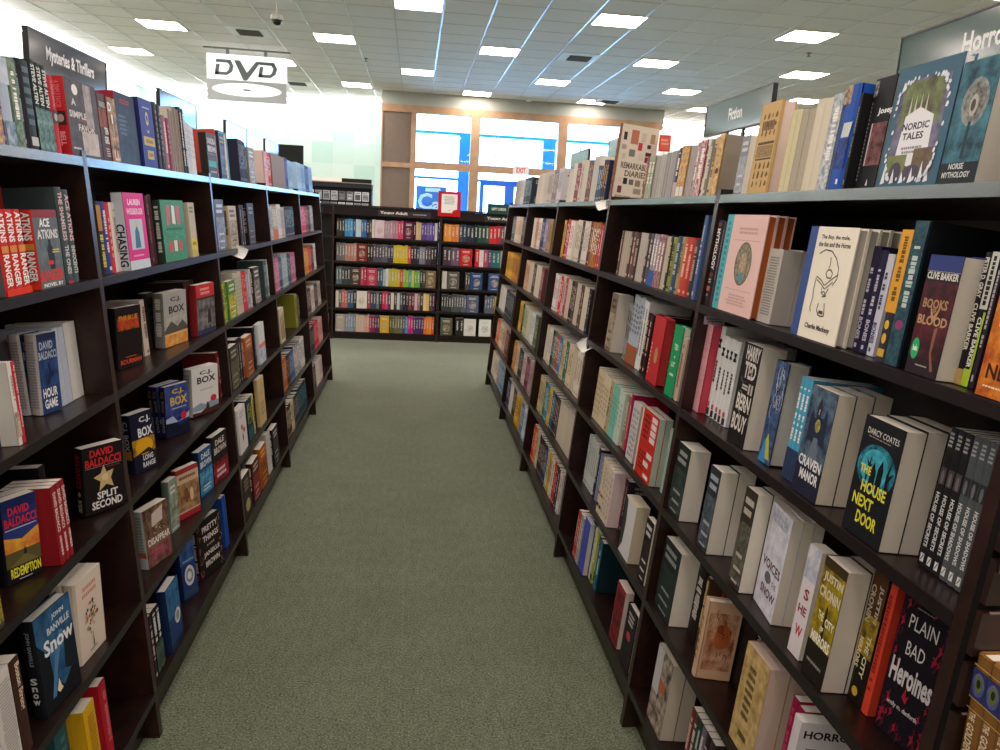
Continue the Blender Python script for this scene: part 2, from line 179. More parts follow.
('3f6478','3f6478',[('n',.12,.06,.88,.88,'4a4658','86809a',5),('n',.18,.5,.82,.86,'53483e','7a8a5a',5),('p',[(.3,.5),(.325,.76),(.36,.5)],'b9c4a8'),('p',[(.38,.5),(.405,.76),(.44,.5)],'b9c4a8'),('p',[(.47,.5),(.495,.76),(.53,.5)],'b9c4a8'),('p',[(.56,.5),(.585,.76),(.62,.5)],'b9c4a8'),('p',[(.24,.22),(.28,.58),(.5,.64),(.74,.56),(.76,.3),(.56,.14)],'e6e4e8'),('t','NORDIC',.27,.46,.7,.52,'3a3a44'),('t','TALES',.3,.38,.64,.44,'3a3a44'),('m',.3,.26,.68,.33,'8a8a92',2),('n',.12,.1,.45,.26,'6a7a4a','8a8a58',6),('n',.55,.1,.88,.3,'5a4a48','7a6a4a',6),('e',.2,.03,.4,.2,'4a4656'),('e',.42,.02,.72,.17,'504a5a'),('p',[(.08,.02),(.11,.2),(.15,.03)],'e8e8f0'),('p',[(.24,.02),(.27,.15),(.31,.03)],'e8e8f0'),('p',[(.4,.02),(.43,.12),(.47,.03)],'e8e8f0'),('p',[(.55,.02),(.58,.15),(.62,.03)],'e8e8f0'),('p',[(.7,.02),(.73,.2),(.77,.03)],'e8e8f0'),('p',[(.8,.02),(.83,.16),(.87,.03)],'e8e8f0'),('p',[(.89,.458),(.916,.456),(.929,.477),(.914,.497),(.894,.485)],'dfe4ee'),('p',[(.885,.605),(.916,.602),(.932,.628),(.913,.651),(.89,.637)],'dfe4ee'),('p',[(.883,.67),(.899,.668),(.907,.682),(.898,.694),(.885,.687)],'dfe4ee'),('p',[(.888,.682),(.914,.68),(.928,.701),(.912,.721),(.892,.709)],'dfe4ee'),('p',[(.858,.726),(.881,.724),(.893,.744),(.879,.761),(.862,.751)],'dfe4ee'),('p',[(.84,.744),(.864,.742),(.877,.763),(.862,.782),(.843,.77)],'dfe4ee'),('p',[(.869,.783),(.889,.782),(.9,.799),(.888,.814),(.872,.805)],'dfe4ee'),('p',[(.854,.79),(.872,.788),(.882,.804),(.871,.817),(.857,.809)],'dfe4ee'),('p',[(.808,.798),(.833,.796),(.847,.817),(.831,.837),(.812,.825)],'dfe4ee'),('p',[(.792,.815),(.821,.813),(.837,.837),(.819,.86),(.796,.846)],'dfe4ee'),('p',[(.798,.828),(.829,.825),(.846,.851),(.827,.875),(.803,.861)],'dfe4ee'),('p',[(.763,.848),(.794,.845),(.81,.871),(.791,.895),(.768,.881)],'dfe4ee'),('p',[(.763,.865),(.782,.864),(.792,.88),(.78,.894),(.766,.886)],'dfe4ee'),('p',[(.721,.853),(.752,.851),(.769,.877),(.75,.901),(.726,.886)],'dfe4ee'),('p',[(.662,.862),(.683,.86),(.695,.878),(.682,.894),(.665,.884)],'dfe4ee'),('p',[(.62,.879),(.637,.878),(.645,.892),(.635,.904),(.622,.897)],'dfe4ee'),('p',[(.495,.874),(.511,.873),(.519,.886),(.51,.898),(.497,.891)],'dfe4ee'),('p',[(.356,.873),(.377,.871),(.388,.889),(.375,.904),(.36,.895)],'dfe4ee'),('p',[(.292,.875),(.312,.874),(.323,.891),(.311,.907),(.295,.898)],'dfe4ee'),('p',[(.277,.858),(.294,.856),(.302,.87),(.292,.883),(.28,.875)],'dfe4ee'),('p',[(.233,.843),(.26,.841),(.275,.864),(.258,.885),(.237,.872)],'dfe4ee'),('p',[(.188,.847),(.216,.845),(.231,.869),(.214,.89),(.192,.877)],'dfe4ee'),('p',[(.163,.837),(.178,.836),(.187,.849),(.177,.861),(.165,.854)],'dfe4ee'),('p',[(.138,.827),(.169,.824),(.185,.85),(.167,.874),(.143,.86)],'dfe4ee'),('p',[(.152,.802),(.182,.8),(.199,.826),(.18,.849),(.157,.835)],'dfe4ee'),('p',[(.128,.803),(.15,.801),(.161,.819),(.148,.835),(.132,.825)],'dfe4ee'),('p',[(.129,.786),(.146,.785),(.155,.8),(.144,.813),(.131,.805)],'dfe4ee'),('p',[(.081,.758),(.11,.756),(.126,.78),(.108,.802),(.086,.789)],'dfe4ee'),('p',[(.095,.732),(.112,.731),(.121,.745),(.11,.758),(.097,.75)],'dfe4ee'),('p',[(.078,.698),(.108,.696),(.124,.721),(.106,.744),(.083,.73)],'dfe4ee'),('p',[(.077,.648),(.102,.647),(.115,.667),(.1,.685),(.081,.674)],'dfe4ee'),('p',[(.07,.595),(.088,.594),(.098,.609),(.087,.623),(.073,.615)],'dfe4ee'),('p',[(.1,.442),(.126,.44),(.14,.462),(.124,.482),(.104,.47)],'dfe4ee'),('p',[(.108,.311),(.124,.309),(.133,.323),(.123,.336),(.11,.328)],'dfe4ee'),('p',[(.076,.254),(.098,.252),(.11,.271),(.096,.288),(.079,.278)],'dfe4ee'),('p',[(.084,.205),(.113,.203),(.128,.227),(.11,.249),(.089,.236)],'dfe4ee'),('p',[(.118,.174),(.134,.172),(.143,.186),(.133,.199),(.121,.191)],'dfe4ee'),('p',[(.118,.144),(.141,.142),(.153,.162),(.139,.18),(.121,.169)],'dfe4ee'),('p',[(.129,.13),(.156,.128),(.171,.151),(.154,.172),(.133,.159)],'dfe4ee'),('p',[(.107,.105),(.134,.103),(.149,.126),(.132,.148),(.111,.135)],'dfe4ee'),('p',[(.158,.092),(.176,.091),(.185,.106),(.174,.12),(.161,.111)],'dfe4ee'),('p',[(.177,.087),(.199,.085),(.211,.104),(.198,.122),(.18,.111)],'dfe4ee'),('p',[(.167,.059),(.198,.057),(.215,.083),(.196,.107),(.172,.093)],'dfe4ee'),('p',[(.193,.047),(.22,.045),(.235,.068),(.218,.089),(.197,.076)],'dfe4ee'),('p',[(.209,.045),(.231,.043),(.243,.062),(.23,.079),(.213,.068)],'dfe4ee'),('p',[(.265,.037),(.296,.035),(.313,.061),(.294,.085),(.27,.071)],'dfe4ee'),('p',[(.284,.026),(.307,.024),(.32,.044),(.305,.062),(.287,.051)],'dfe4ee'),('p',[(.355,.044),(.375,.043),(.386,.06),(.374,.075),(.358,.066)],'dfe4ee'),('p',[(.495,.04),(.516,.039),(.528,.057),(.515,.073),(.498,.063)],'dfe4ee'),('p',[(.627,.037),(.653,.035),(.668,.057),(.651,.077),(.631,.065)],'dfe4ee'),('p',[(.684,.032),(.705,.03),(.716,.048),(.703,.065),(.687,.055)],'dfe4ee'),('p',[(.722,.045),(.745,.043),(.758,.063),(.744,.081),(.726,.07)],'dfe4ee'),('p',[(.762,.053),(.782,.051),(.793,.068),(.781,.084),(.765,.075)],'dfe4ee'),('p',[(.747,.055),(.771,.053),(.785,.074),(.769,.093),(.75,.082)],'dfe4ee'),('p',[(.799,.068),(.818,.066),(.829,.083),(.817,.098),(.802,.089)],'dfe4ee'),('p',[(.81,.081),(.838,.079),(.854,.103),(.836,.125),(.814,.112)],'dfe4ee'),('p',[(.832,.1),(.853,.099),(.864,.116),(.851,.133),(.835,.123)],'dfe4ee'),('p',[(.828,.114),(.857,.112),(.872,.136),(.855,.158),(.833,.145)],'dfe4ee'),('p',[(.853,.137),(.882,.134),(.898,.159),(.88,.181),(.858,.168)],'dfe4ee'),('p',[(.855,.148),(.886,.145),(.902,.171),(.883,.195),(.86,.181)],'dfe4ee'),('p',[(.885,.194),(.904,.193),(.913,.208),(.902,.222),(.888,.213)],'dfe4ee'),('p',[(.882,.217),(.905,.215),(.918,.235),(.903,.252),(.886,.242)],'dfe4ee'),('p',[(.863,.255),(.89,.253),(.904,.275),(.888,.296),(.867,.284)],'dfe4ee'),('p',[(.887,.301),(.911,.3),(.925,.32),(.91,.339),(.891,.328)],'dfe4ee')],[],1,'e4e4ea'),
('16181d','16181d',[('i','DARCY COATES',.12,.86,.9,.91,'d4d0c8'),('m',.14,.835,.84,.845,'a09c98',1),('x',.04,.4,.98,.8,'2f8ea4','12303a',8),('x',.14,.44,.8,.76,'46b0c4','2b7f92',9),('p',[(.3,.48),(.31,.6),(.26,.66),(.33,.63),(.36,.7),(.37,.62),(.43,.64),(.35,.58),(.34,.48)],'0e1116'),('p',[(.8,.42),(.78,.6),(.86,.74),(.84,.6),(.94,.64),(.85,.54),(.88,.42)],'0e1116'),('p',[(.4,.42),(.4,.58),(.46,.66),(.53,.58),(.55,.42)],'0e1116'),('p',[(.55,.42),(.57,.62),(.64,.7),(.7,.62),(.7,.42)],'0d1014'),('t','THE',.14,.53,.42,.6,'d4cf3a'),('t','HOUSE',.26,.38,.88,.48,'d4cf3a'),('t','NEXT',.12,.25,.64,.35,'d4cf3a'),('t','DOOR',.3,.11,.82,.22,'d4cf3a')],[],0,'d6cec2'),
('ece4d2','36508c',[('r',0,0,.17,1,'36508c'),('t','The Boy, the mole,',.27,.885,.86,.93,'2a2420'),('t','the fox and the Horse',.24,.825,.9,.87,'2a2420'),('q',[(.3,.76),(.42,.8),(.56,.79),(.68,.73),(.76,.65),(.77,.56),(.7,.5)],'4a423a',.014),('q',[(.56,.74),(.58,.68),(.56,.64)],'6a6056',.014),('q',[(.52,.6),(.56,.63),(.62,.63),(.66,.6),(.64,.56),(.56,.56),(.52,.6)],'4a423a',.014),('q',[(.34,.56),(.46,.53),(.54,.49),(.6,.52),(.66,.55),(.78,.6)],'5a5148',.014),('q',[(.36,.53),(.46,.5),(.56,.46),(.62,.49),(.7,.53)],'6a6056',.014),('q',[(.34,.55),(.33,.44),(.35,.36),(.33,.28),(.36,.24)],'5a5148',.014),('q',[(.5,.47),(.52,.42),(.58,.4),(.62,.44),(.64,.47)],'4a423a',.012),('q',[(.5,.42),(.56,.44),(.62,.4),(.54,.39)],'5a5148',.012),('q',[(.5,.33),(.49,.27),(.53,.23),(.6,.22),(.66,.23),(.65,.27),(.62,.34)],'3a322c',.014),('p',[(.53,.24),(.54,.27),(.62,.27),(.64,.24)],'5a5148'),('t','Charlie Mackesy',.3,.08,.84,.14,'3a322c')],[],1,'b9b4ac'),
('33606e','33606e',[('n',0,0,1,1,'1c3a48','4a8494',4),('x',.18,.46,.87,.85,'6a7478','a8aca4',9),('x',.26,.5,.8,.82,'3a3a3c','9a9a90',12),('e',.4,.54,.62,.72,'b0aca0'),('e',.44,.58,.56,.68,'4a4844'),('p',[(.45,.2),(.47,.5),(.55,.5),(.54,.2)],'2c3c48'),('r',0,0,1,.17,'20262c'),('t','NORSE',.22,.115,.62,.165,'c8ccc8'),('t','MYTHOLOGY',.08,.045,.84,.095,'c8ccc8')],[],0,'cfc8bc'),
('2a1a22','2a1a22',[('r',0,.87,1,1,'2f3c78'),('r',0,.865,1,.868,'c0b8b0'),('t','CLIVE BARKER',.03,.8,.97,.86,'d8d4cc'),('n',0,.15,1,.78,'2a141a','5a2028',5),('t','BOOKS',.1,.56,.85,.64,'a8805c'),('t','OF',.4,.52,.55,.56,'a8805c'),('t','BLOOD',.05,.42,.95,.5,'b8906a'),('p',[(.35,.6),(.5,.5),(.68,.6),(.6,.5),(.51,.44),(.42,.5)],'b88a62'),('p',[(.62,.4),(.72,.42),(.7,.2),(.86,.06),(.78,.05),(.64,.2)],'8a5a44'),('e',.06,.12,.3,.3,'27a86a'),('t','hulu',.11,.19,.25,.24,'e8f4ec'),('m',.3,.07,.7,.09,'b0a8a0',1)],[('T','CLIVE BARKER',.2,.1,.8,.6,'a8a0a8')],0,None),
('1d1812','1d1812',[('n',0,.3,1,1,'5a4a16','b09a24',5),('r',0,.92,1,1,'3a2e16'),('t','JUSTIN',.1,.8,.95,.89,'cdc4a8'),('t','CRONIN',.06,.68,.96,.77,'cdc4a8'),('p',[(.47,.35),(.48,.6),(.53,.66),(.58,.6),(.6,.35)],'2a220c'),('t','THE',.2,.5,.45,.57,'e4dc98'),('t','CITY',.55,.48,.95,.55,'e0dcc8'),('t','OF',.4,.42,.55,.46,'e0dcc8'),('t','MIRRORS',.1,.3,.95,.39,'e4e0d4'),('m',.1,.12,.9,.16,'8a8680',1)],[],0,'d2cac0'),
('e3bdb6','4fa9ae',[('r',0,0,.17,1,'4fa9ae'),('m',.05,.06,.12,.94,'2c6f78',14),('e',.4,.29,.8,.73,'6a6a50'),('x',.42,.31,.78,.71,'3f5a52','b09a78',13),('x',.52,.42,.68,.62,'c9b58e','8a6a58',20),('p',[(.5,.36),(.58,.44),(.68,.36),(.62,.32)],'5a8a98'),('r',.27,.74,.92,.745,'b48f86'),('r',.27,.24,.92,.245,'b48f86'),('m',.36,.8,.84,.88,'c59f96',2),('m',.34,.08,.86,.2,'c59f96',4)],[],1,'a8592a'),
('2a3046','2a3046',[('n',0,.3,1,1,'28304a','5d7484',6),('x',.12,.62,.9,.98,'5d7484','33405c',7),('p',[(.16,.5),(.16,.72),(.24,.8),(.32,.72),(.38,.72),(.38,.84),(.46,.92),(.54,.84),(.54,.74),(.66,.74),(.74,.84),(.82,.74),(.84,.5)],'232c42'),('x',.4,.6,.6,.72,'c8b848','5a5a40',14),('p',[(.44,.76),(.44,.81),(.48,.81),(.48,.76)],'b0a048'),('p',[(.3,.3),(.45,.55),(.6,.55),(.75,.3)],'66707c'),('r',0,0,1,.28,'20243a'),('t','CRAVEN',.06,.26,.94,.36,'e0dfe2'),('t','MANOR',.2,.14,.92,.24,'e0dfe2')],[],0,'d9d0c0'),
('1c3650','14181f',[('n',0,.1,1,1,'1d4468','3a6a94',3),('p',[(0,0),(0,.75),(.28,.55),(.3,.3),(.55,.15),(1,.35),(1,0)],'12161e'),('p',[(1,.2),(.62,.3),(.7,.62),(1,.7)],'14202c'),('p',[(.34,.16),(.42,.26),(.46,.18),(.5,.14),(.4,.12)],'e4dcc0'),('p',[(.2,.12),(.4,.5),(.6,.72),(.7,.7),(.45,.4),(.3,.12)],'4a7ca8'),('t','JOHN',.46,.86,.8,.92,'c4ccd0'),('t','BANVILLE',.3,.75,.92,.82,'c4ccd0'),('t','Snow',.16,.56,.98,.72,'dce0e2')],[('T','JOHN BANVILLE',.35,.55,.7,.9,'8a949c'),('t','S',.25,.36,.75,.43,'d4d8da'),('t','n',.3,.29,.7,.34,'d4d8da'),('t','o',.3,.22,.7,.27,'d4d8da'),('t','w',.25,.15,.75,.2,'d4d8da')],1,'dcd8d0'),
('c9a284','c2a087',[('n',.08,.12,.92,.86,'c9a284','8a4526',4),('e',.32,.4,.8,.72,'a85a34'),('e',.36,.6,.56,.72,'8a4024'),('c',.42,.55,.74,.66,'5a2814'),('c',.3,.2,.9,.5,'7a3a20'),('c',.3,.62,.7,.9,'8a4a2a')],[('m',.3,.2,.7,.8,'8a6a50',6)],1,None),
('d8cdbe','8a5a3a',[('t','REMARKABLE',.12,.44,.88,.52,'6a5a4c'),('t','DIARIES',.25,.34,.85,.42,'6a5a4c'),('r',.08,.8,.17,.9,'3a3438'),('r',.28,.76,.48,.94,'b8745e'),('r',.55,.8,.68,.92,'c8baa8'),('r',.8,.8,.92,.92,'a8946a'),('r',.07,.68,.19,.74,'a89c8c'),('r',.28,.6,.44,.69,'7a7a74'),('r',.5,.69,.61,.79,'c43a48'),('r',.74,.73,.84,.78,'4a3a34'),('r',.54,.56,.67,.65,'cfc4b4'),('r',.72,.55,.88,.62,'7a2a34'),('r',.72,.63,.88,.68,'5a2430'),('r',.1,.56,.2,.63,'c8bca8'),('r',.1,.26,.2,.32,'d0c4b4'),('r',.24,.24,.35,.32,'2c2a2c'),('r',.4,.24,.52,.31,'6a6a62'),('r',.57,.23,.71,.31,'8a7c64'),('r',.78,.24,.9,.32,'6a5244'),('r',.12,.12,.23,.21,'6a3a3c'),('r',.55,.13,.75,.2,'9a8c7a'),('n',.08,.02,.5,.09,'8a7458','c8b898',12)],[('m',.3,.1,.7,.9,'5a3a2a',8)],1,None),
('a08458','a08458',[('n',0,0,1,1,'9a7c48','c8b078',6),('m',.25,.3,.6,.85,'4a3a24',7),('m',.3,.1,.7,.2,'4a3a24',1)],[],0,'cdb8ac'),
('1a1410','1a1410',[],[('r',0,.62,1,1,'4a3018'),('n',0,.36,1,.66,'4a3a18','b89a28',7),('T','CRONIN',.06,.6,.36,.88,'b8ae9c'),('T','JUSTIN',.52,.62,.82,.9,'b8ae9c'),('T','MIRRORS',.06,.25,.32,.48,'d8cfa8'),('T','THE CITY',.5,.2,.78,.52,'d8cfa8'),('e',.3,.05,.7,.12,'c8a838')],0,None),
('8a2428','8a2428',[('m',.1,.84,.8,.88,'c88a88',1),('m',.1,.9,.5,.93,'b87a78',1)],[],0,None),
('1b1517','1b1517',[('t','HARRY',.2,.84,.95,.98,'cfc8c0'),('t','TED',.25,.66,.9,.82,'cfc8c0'),('t','=II',.3,.52,.9,.62,'b8b0a8'),('t','BERN',.15,.34,.92,.5,'d6d0c8'),('t','BOUY',.1,.13,.9,.3,'d6d0c8'),('c',.1,.2,.95,.5,'9a948c'),('c',.05,.6,.9,.9,'8a847c')],[],0,None),
('0f1518','1c3040',[],[('n',0,0,1,1,'1c3040','2f5a62',14),('M',.25,.4,.75,.85,'b8c8c0'),('e',.2,.25,.8,.32,'8a3a6a')],0,None),
('1b1819','1b1819',[('t','DAVID',.18,.84,.76,.95,'cc2a30'),('t','BALDACCI',.06,.7,.94,.82,'cc2a30'),('r',.06,.685,.96,.69,'b0a8a8'),('m',.55,.64,.92,.67,'7a2a34',1),('p',[(.5,.7),(.56,.58),(.74,.6),(.66,.48),(.72,.34),(.54,.4),(.36,.32),(.4,.46),(.24,.54),(.42,.58)],'c8b07c'),('e',.44,.46,.6,.56,'ddc89a'),('t','SPLIT',.3,.2,.82,.31,'e4e2e0'),('t','SECOND',.16,.06,.92,.18,'e4e2e0')],[('T','BALDACCI',.2,.42,.8,.9,'a8242c'),('p',[(.3,.32),(.5,.37),(.7,.32),(.5,.28)],'c8b07c'),('T','SPLIT SECOND',.25,.06,.75,.24,'c8c4c0')],0,'d8d4cc'),
('24306a','1c1c2c',[('r',0,.86,1,1,'1e285c'),('t','DAVID',.18,.8,.78,.9,'cc2a3a'),('t','BALDACCI',.05,.67,.97,.78,'cc2a3a'),('r',.05,.635,.95,.65,'a8b0d0'),('n',0,.36,1,.6,'c86a30','e8c040',3),('r',0,.18,1,.37,'5a5430'),('p',[(0,.56),(.5,.5),(1,.6),(1,.64),(0,.62)],'2c3c7c'),('p',[(.52,.26),(.52,.36),(.56,.39),(.6,.36),(.6,.26)],'22201c'),('p',[(.1,.2),(.5,.3),(.6,.3),(.9,.2)],'74683c'),('r',0,0,1,.19,'16161c'),('t','REDEMPTION',.1,.06,.97,.18,'e4dc30'),('m',.3,.02,.75,.035,'d8d8d8',1)],[],0,None),
('d0ccc8','d0ccc8',[],[('m',.1,.08,.9,.92,'a8a4a4',26)],0,'d4d0cc'),
('3a4030','3a4030',[('n',0,.06,1,.66,'3a4030','b8a430',6),('x',.22,.24,.8,.6,'b8a430','3a4030',9),('m',.12,.72,.88,.93,'e4dc30',2),('m',.2,.3,.85,.36,'e4dc30',1),('m',.15,.16,.85,.22,'e4dc30',1),('m',.2,.04,.8,.08,'e4dc30',1)],[('M',.25,.3,.75,.88,'e4dc30')],0,None),
('1b4ea8','1b4ea8',[],[('n',0,.82,.5,1,'6a4a3a','c8b090',14),('p',[(.3,.5),(.35,.64),(.95,.64),(.85,.5)],'c8ccc8'),('n',.2,.2,.9,.48,'2a2420','1b4ea8',8),('r',.6,.05,.75,.1,'e0e4ec')],1,None),
('c4c4d2','c4c4d2',[('n',0,0,1,1,'b4b6c8','dcdce4',5),('t','VOICES',.08,.4,.95,.49,'54283a'),('e',.3,.27,.6,.38,'5c5c68'),('t','IN THE',.5,.29,.88,.34,'7a6a78'),('t','SNOW',.22,.15,.92,.24,'54283a'),('n',.1,.84,.9,.97,'8a94a4','c8ccd8',12)],[],0,'d2cabc'),
('15161a','15161a',[('r',.24,.22,.3,.6,'c8b8b8'),('n',.3,.22,1,.6,'3a1c22','8a5a58',8),('t','Joseph',.42,.66,1.3,.73,'e8e8e4'),('m',.03,.08,.1,.8,'8a8a8e',20),('n',.02,.84,.2,.98,'15161a','b8b8b0',12),('p',[(.55,.04),(.6,.1),(.65,.04)],'d0d0d0')],[],1,None),
('38405c','17161c',[('n',0,0,1,1,'1a2238','4a6a98',8),('p',[(.1,.05),(.5,.3),(.9,.05)],'b8b83a'),('p',[(0,0),(.35,.25),(.6,0)],'3a86c8'),('c',.1,.55,.9,.95,'d8d4d8'),('c',.2,.45,.85,.75,'c8c0cc'),('c',.15,.62,.7,.98,'d8d4d8')],[],1,'c8c2b8'),
('2a2a34','2a2a34',[],[('r',0,.38,1,1,'d99a28'),('M',.3,.45,.7,.95,'6a4a14'),('e',.3,.25,.7,.32,'d8b030'),('e',.3,.14,.7,.22,'d8b030'),('r',.2,.04,.8,.1,'c8a030')],0,None),
('4a4648','b4222a',[('n',0,0,1,1,'3c383a','565052',6),('e',.22,.8,.4,.94,'ece8e4'),('t','A',.16,.66,.3,.75,'d8d0c8'),('t','SIMPLE',.06,.5,.6,.59,'d8d0c8'),('t','FAVOR',.3,.34,.82,.43,'d8d0c8'),('n',.58,.4,.82,.98,'bdb2a8','8a8080',5),('n',.38,.03,.9,.34,'cfc4ba','a89c94',5),('m',.05,.08,.3,.12,'d8d0c8',1),('m',.3,.47,.62,.49,'b83a40',1)],[('r',.1,.38,.9,.56,'3a2c2c'),('T','A SIMPLE FAVOR',.25,.6,.7,.94,'d06a6c'),('T','BELL',.3,.12,.7,.3,'e8a8a8'),('e',.25,.42,.75,.52,'b0a8a0')],0,None),
('d8cabc','d8cabc',[('m',.2,.74,.85,.9,'c8907c',2),('e',.295,.486,.381,.538,'d8a090'),('e',.267,.51,.316,.539,'caa088'),('e',.279,.435,.358,.483,'c86a5a'),('e',.396,.47,.463,.511,'b84a48'),('e',.353,.343,.413,.379,'d8a090'),('e',.374,.333,.422,.361,'c86a5a'),('e',.501,.424,.543,.449,'5a6a3a'),('e',.304,.353,.361,.386,'4a4a34'),('e',.552,.335,.624,.379,'d8a090'),('e',.518,.449,.591,.493,'d8a090'),('e',.698,.442,.78,.491,'b84a48'),('e',.462,.62,.528,.659,'c86a5a'),('e',.655,.525,.715,.561,'caa088'),('e',.468,.496,.508,.52,'b84a48'),('e',.551,.445,.637,.496,'d8a090'),('e',.331,.567,.392,.603,'4a4a34'),('e',.331,.329,.385,.361,'c86a5a'),('e',.462,.467,.523,.503,'c86a5a'),('e',.609,.579,.65,.604,'d8a090'),('e',.491,.382,.559,.422,'d8a090'),('e',.223,.436,.302,.483,'d8a090'),('e',.428,.409,.489,.445,'5a6a3a'),('e',.676,.444,.764,.497,'4a4a34'),('e',.401,.63,.451,.66,'d8a090'),('e',.643,.445,.711,.486,'c86a5a'),('e',.568,.449,.621,.48,'caa088'),('e',.305,.338,.364,.374,'c86a5a'),('e',.62,.532,.673,.563,'4a4a34'),('e',.354,.567,.401,.595,'4a4a34'),('e',.287,.46,.37,.51,'5a6a3a'),('e',.391,.384,.443,.414,'4a4a34'),('e',.462,.521,.539,.567,'4a4a34'),('e',.535,.628,.619,.678,'4a4a34'),('e',.511,.472,.557,.499,'4a4a34'),('e',.561,.428,.636,.473,'8a9a5a'),('e',.269,.541,.334,.579,'4a4a34'),('e',.567,.603,.611,.63,'5a6a3a'),('e',.28,.469,.351,.512,'c86a5a'),('e',.432,.641,.482,.672,'c86a5a'),('e',.602,.504,.654,.535,'c86a5a'),('e',.525,.548,.593,.589,'5a6a3a'),('e',.53,.485,.593,.522,'8a9a5a'),('e',.359,.316,.428,.357,'5a6a3a'),('e',.275,.349,.338,.387,'8a9a5a'),('e',.408,.272,.449,.296,'b84a48'),('e',.515,.471,.57,.505,'5a6a3a'),('p',[(.48,.1),(.5,.32),(.53,.1)],'6a7a4a'),('m',.3,.06,.7,.1,'a88a7c',1)],[],0,None),
('c9a468','c9a468',[('r',.9,0,1,1,'b08a48'),('m',.15,.66,.75,.84,'6a4a24',1),('F',.12,.62,.86,.9,'6a4a26'),('r',.12,.54,.86,.57,'5a4022'),('r',.1,.4,.86,.53,'b8a070'),('n',.1,.4,.86,.53,'a88a58','7a6240',20),('r',.12,.37,.86,.39,'5a4022'),('F',.1,.06,.9,.36,'6a4a26')],[],1,'e8d4d0'),
('d2ccd0','d2ccd0',[('n',0,.7,1,1,'9aa6ba','d2ccd0',6),('t','S',.35,.52,.75,.62,'8a2838'),('t','HE',.15,.38,.8,.46,'8a2838'),('t','W',.25,.18,.8,.28,'a83038')],[],0,'d6cec0'),
('322e28','322e28',[('n',0,.06,1,.66,'322e28','6a6a5c',6),('x',.22,.24,.8,.6,'6a6a5c','322e28',9),('m',.12,.72,.88,.93,'c0b8a8',2),('m',.2,.3,.85,.36,'c0b8a8',1),('m',.15,.16,.85,.22,'c0b8a8',1),('m',.2,.04,.8,.08,'c0b8a8',1)],[('M',.25,.3,.75,.88,'c0b8a8')],0,None),
('1d2826','1d2826',[('n',0,.06,1,.66,'1d2826','2c3a38',6),('x',.22,.24,.8,.6,'2c3a38','1d2826',9),('m',.12,.72,.88,.93,'8a9490',2),('m',.2,.3,.85,.36,'8a9490',1),('m',.15,.16,.85,.22,'8a9490',1),('m',.2,.04,.8,.08,'8a9490',1)],[('M',.25,.3,.75,.88,'8a9490')],0,None),
art('7a3a7a','d8c070','f0ece0',10),
('5a6468','c62a26',[('r',0,.9,1,1,'8a2c34'),('t','ACE',.24,.78,.66,.89,'eceae6'),('t','ATKINS',.1,.63,.94,.75,'d8d8d4'),('n',0,.3,1,.62,'4c565c','6e787c',5),('p',[(.46,.24),(.42,.5),(.5,.56),(.5,.62),(.6,.62),(.6,.56),(.7,.48),(.66,.24)],'1c1e22'),('m',.62,.44,.94,.5,'d8c838',2),('r',.38,.3,.62,.35,'d83020'),('t','RANGER',.04,.09,.96,.24,'d83020'),('t','NOVEL BY',.1,.02,.9,.07,'ece8e4')],[('T','ATKINS',.15,.62,.85,.97,'f0ece8'),('r',.1,.5,.9,.58,'d88a3a'),('T','RANGER',.15,.1,.85,.48,'f4f0ec'),('r',0,0,1,.08,'e03a20')],0,None),
('d82a86','20202a',[('r',0,0,1,.12,'c8d4e0'),('t','LAUREN',.2,.84,.8,.92,'f4d8e8'),('t','WEISBERGER',.1,.72,.9,.8,'f0c8e0'),('r',.18,.26,.8,.66,'b8c8d0'),('p',[(.35,.28),(.4,.5),(.5,.58),(.6,.48),(.62,.28)],'3a6a8a'),('e',.44,.56,.56,.64,'d8b888'),('m',.2,.16,.8,.2,'f0a8d0',1)],[('r',0,0,1,1,'c4ccd8'),('T','CHASING',.1,.05,.9,.6,'20202a')],0,None),
('2a5a60','2a5a60',[],[('m',.3,.3,.7,.9,'4a8084',5)],0,None),
('d4a41c','d4a41c',[],[('m',.2,.1,.8,.9,'a87c14',18),('r',.3,.02,.8,.08,'e0d8c8')],0,None),
art('7a8aa0','d8d8d4','f0ece0',16),
('1c2a40','8a1e2a',[('m',.2,.85,.75,.92,'a82434',2),('n',0,0,1,.8,'18243a','2c4058',4),('m',.1,.4,.5,.7,'5a6a7c',5)],[],1,'d8c4cc'),
('28406e','d4d4d4',[('r',0,.92,1,1,'1e2c50'),('t','DAVID',.12,.8,.8,.9,'b0bccc'),('t','BALDACCI',.04,.68,.96,.78,'b0bccc'),('n',.02,.34,.98,.66,'345a94','1f2f58',4),('p',[(.3,.36),(.5,.52),(.44,.64),(.56,.62),(.62,.52),(.78,.42),(.6,.46),(.5,.36)],'1c2a4a'),('t','HOUR',.1,.2,.84,.32,'eceef0'),('t','GAME',.14,.06,.8,.18,'eceef0')],[('m',.1,.08,.9,.92,'a8a8ac',24)],0,'d8d8d4'),
('1f2a28','1f2a28',[('n',0,.06,1,.66,'1f2a28','3a4a46',6),('x',.22,.24,.8,.6,'3a4a46','1f2a28',9),('m',.12,.72,.88,.93,'9aa098',2),('m',.2,.3,.85,.36,'9aa098',1),('m',.15,.16,.85,.22,'9aa098',1),('m',.2,.04,.8,.08,'9aa098',1)],[('M',.25,.3,.75,.88,'9aa098')],0,None),
('2a3238','2a3238',[('n',0,.06,1,.66,'2a3238','5a6670',6),('x',.22,.24,.8,.6,'5a6670','2a3238',9),('m',.12,.72,.88,.93,'a8b0c0',2),('m',.2,.3,.85,.36,'a8b0c0',1),('m',.15,.16,.85,.22,'a8b0c0',1),('m',.2,.04,.8,.08,'a8b0c0',1)],[('M',.25,.3,.75,.88,'a8b0c0')],0,None),
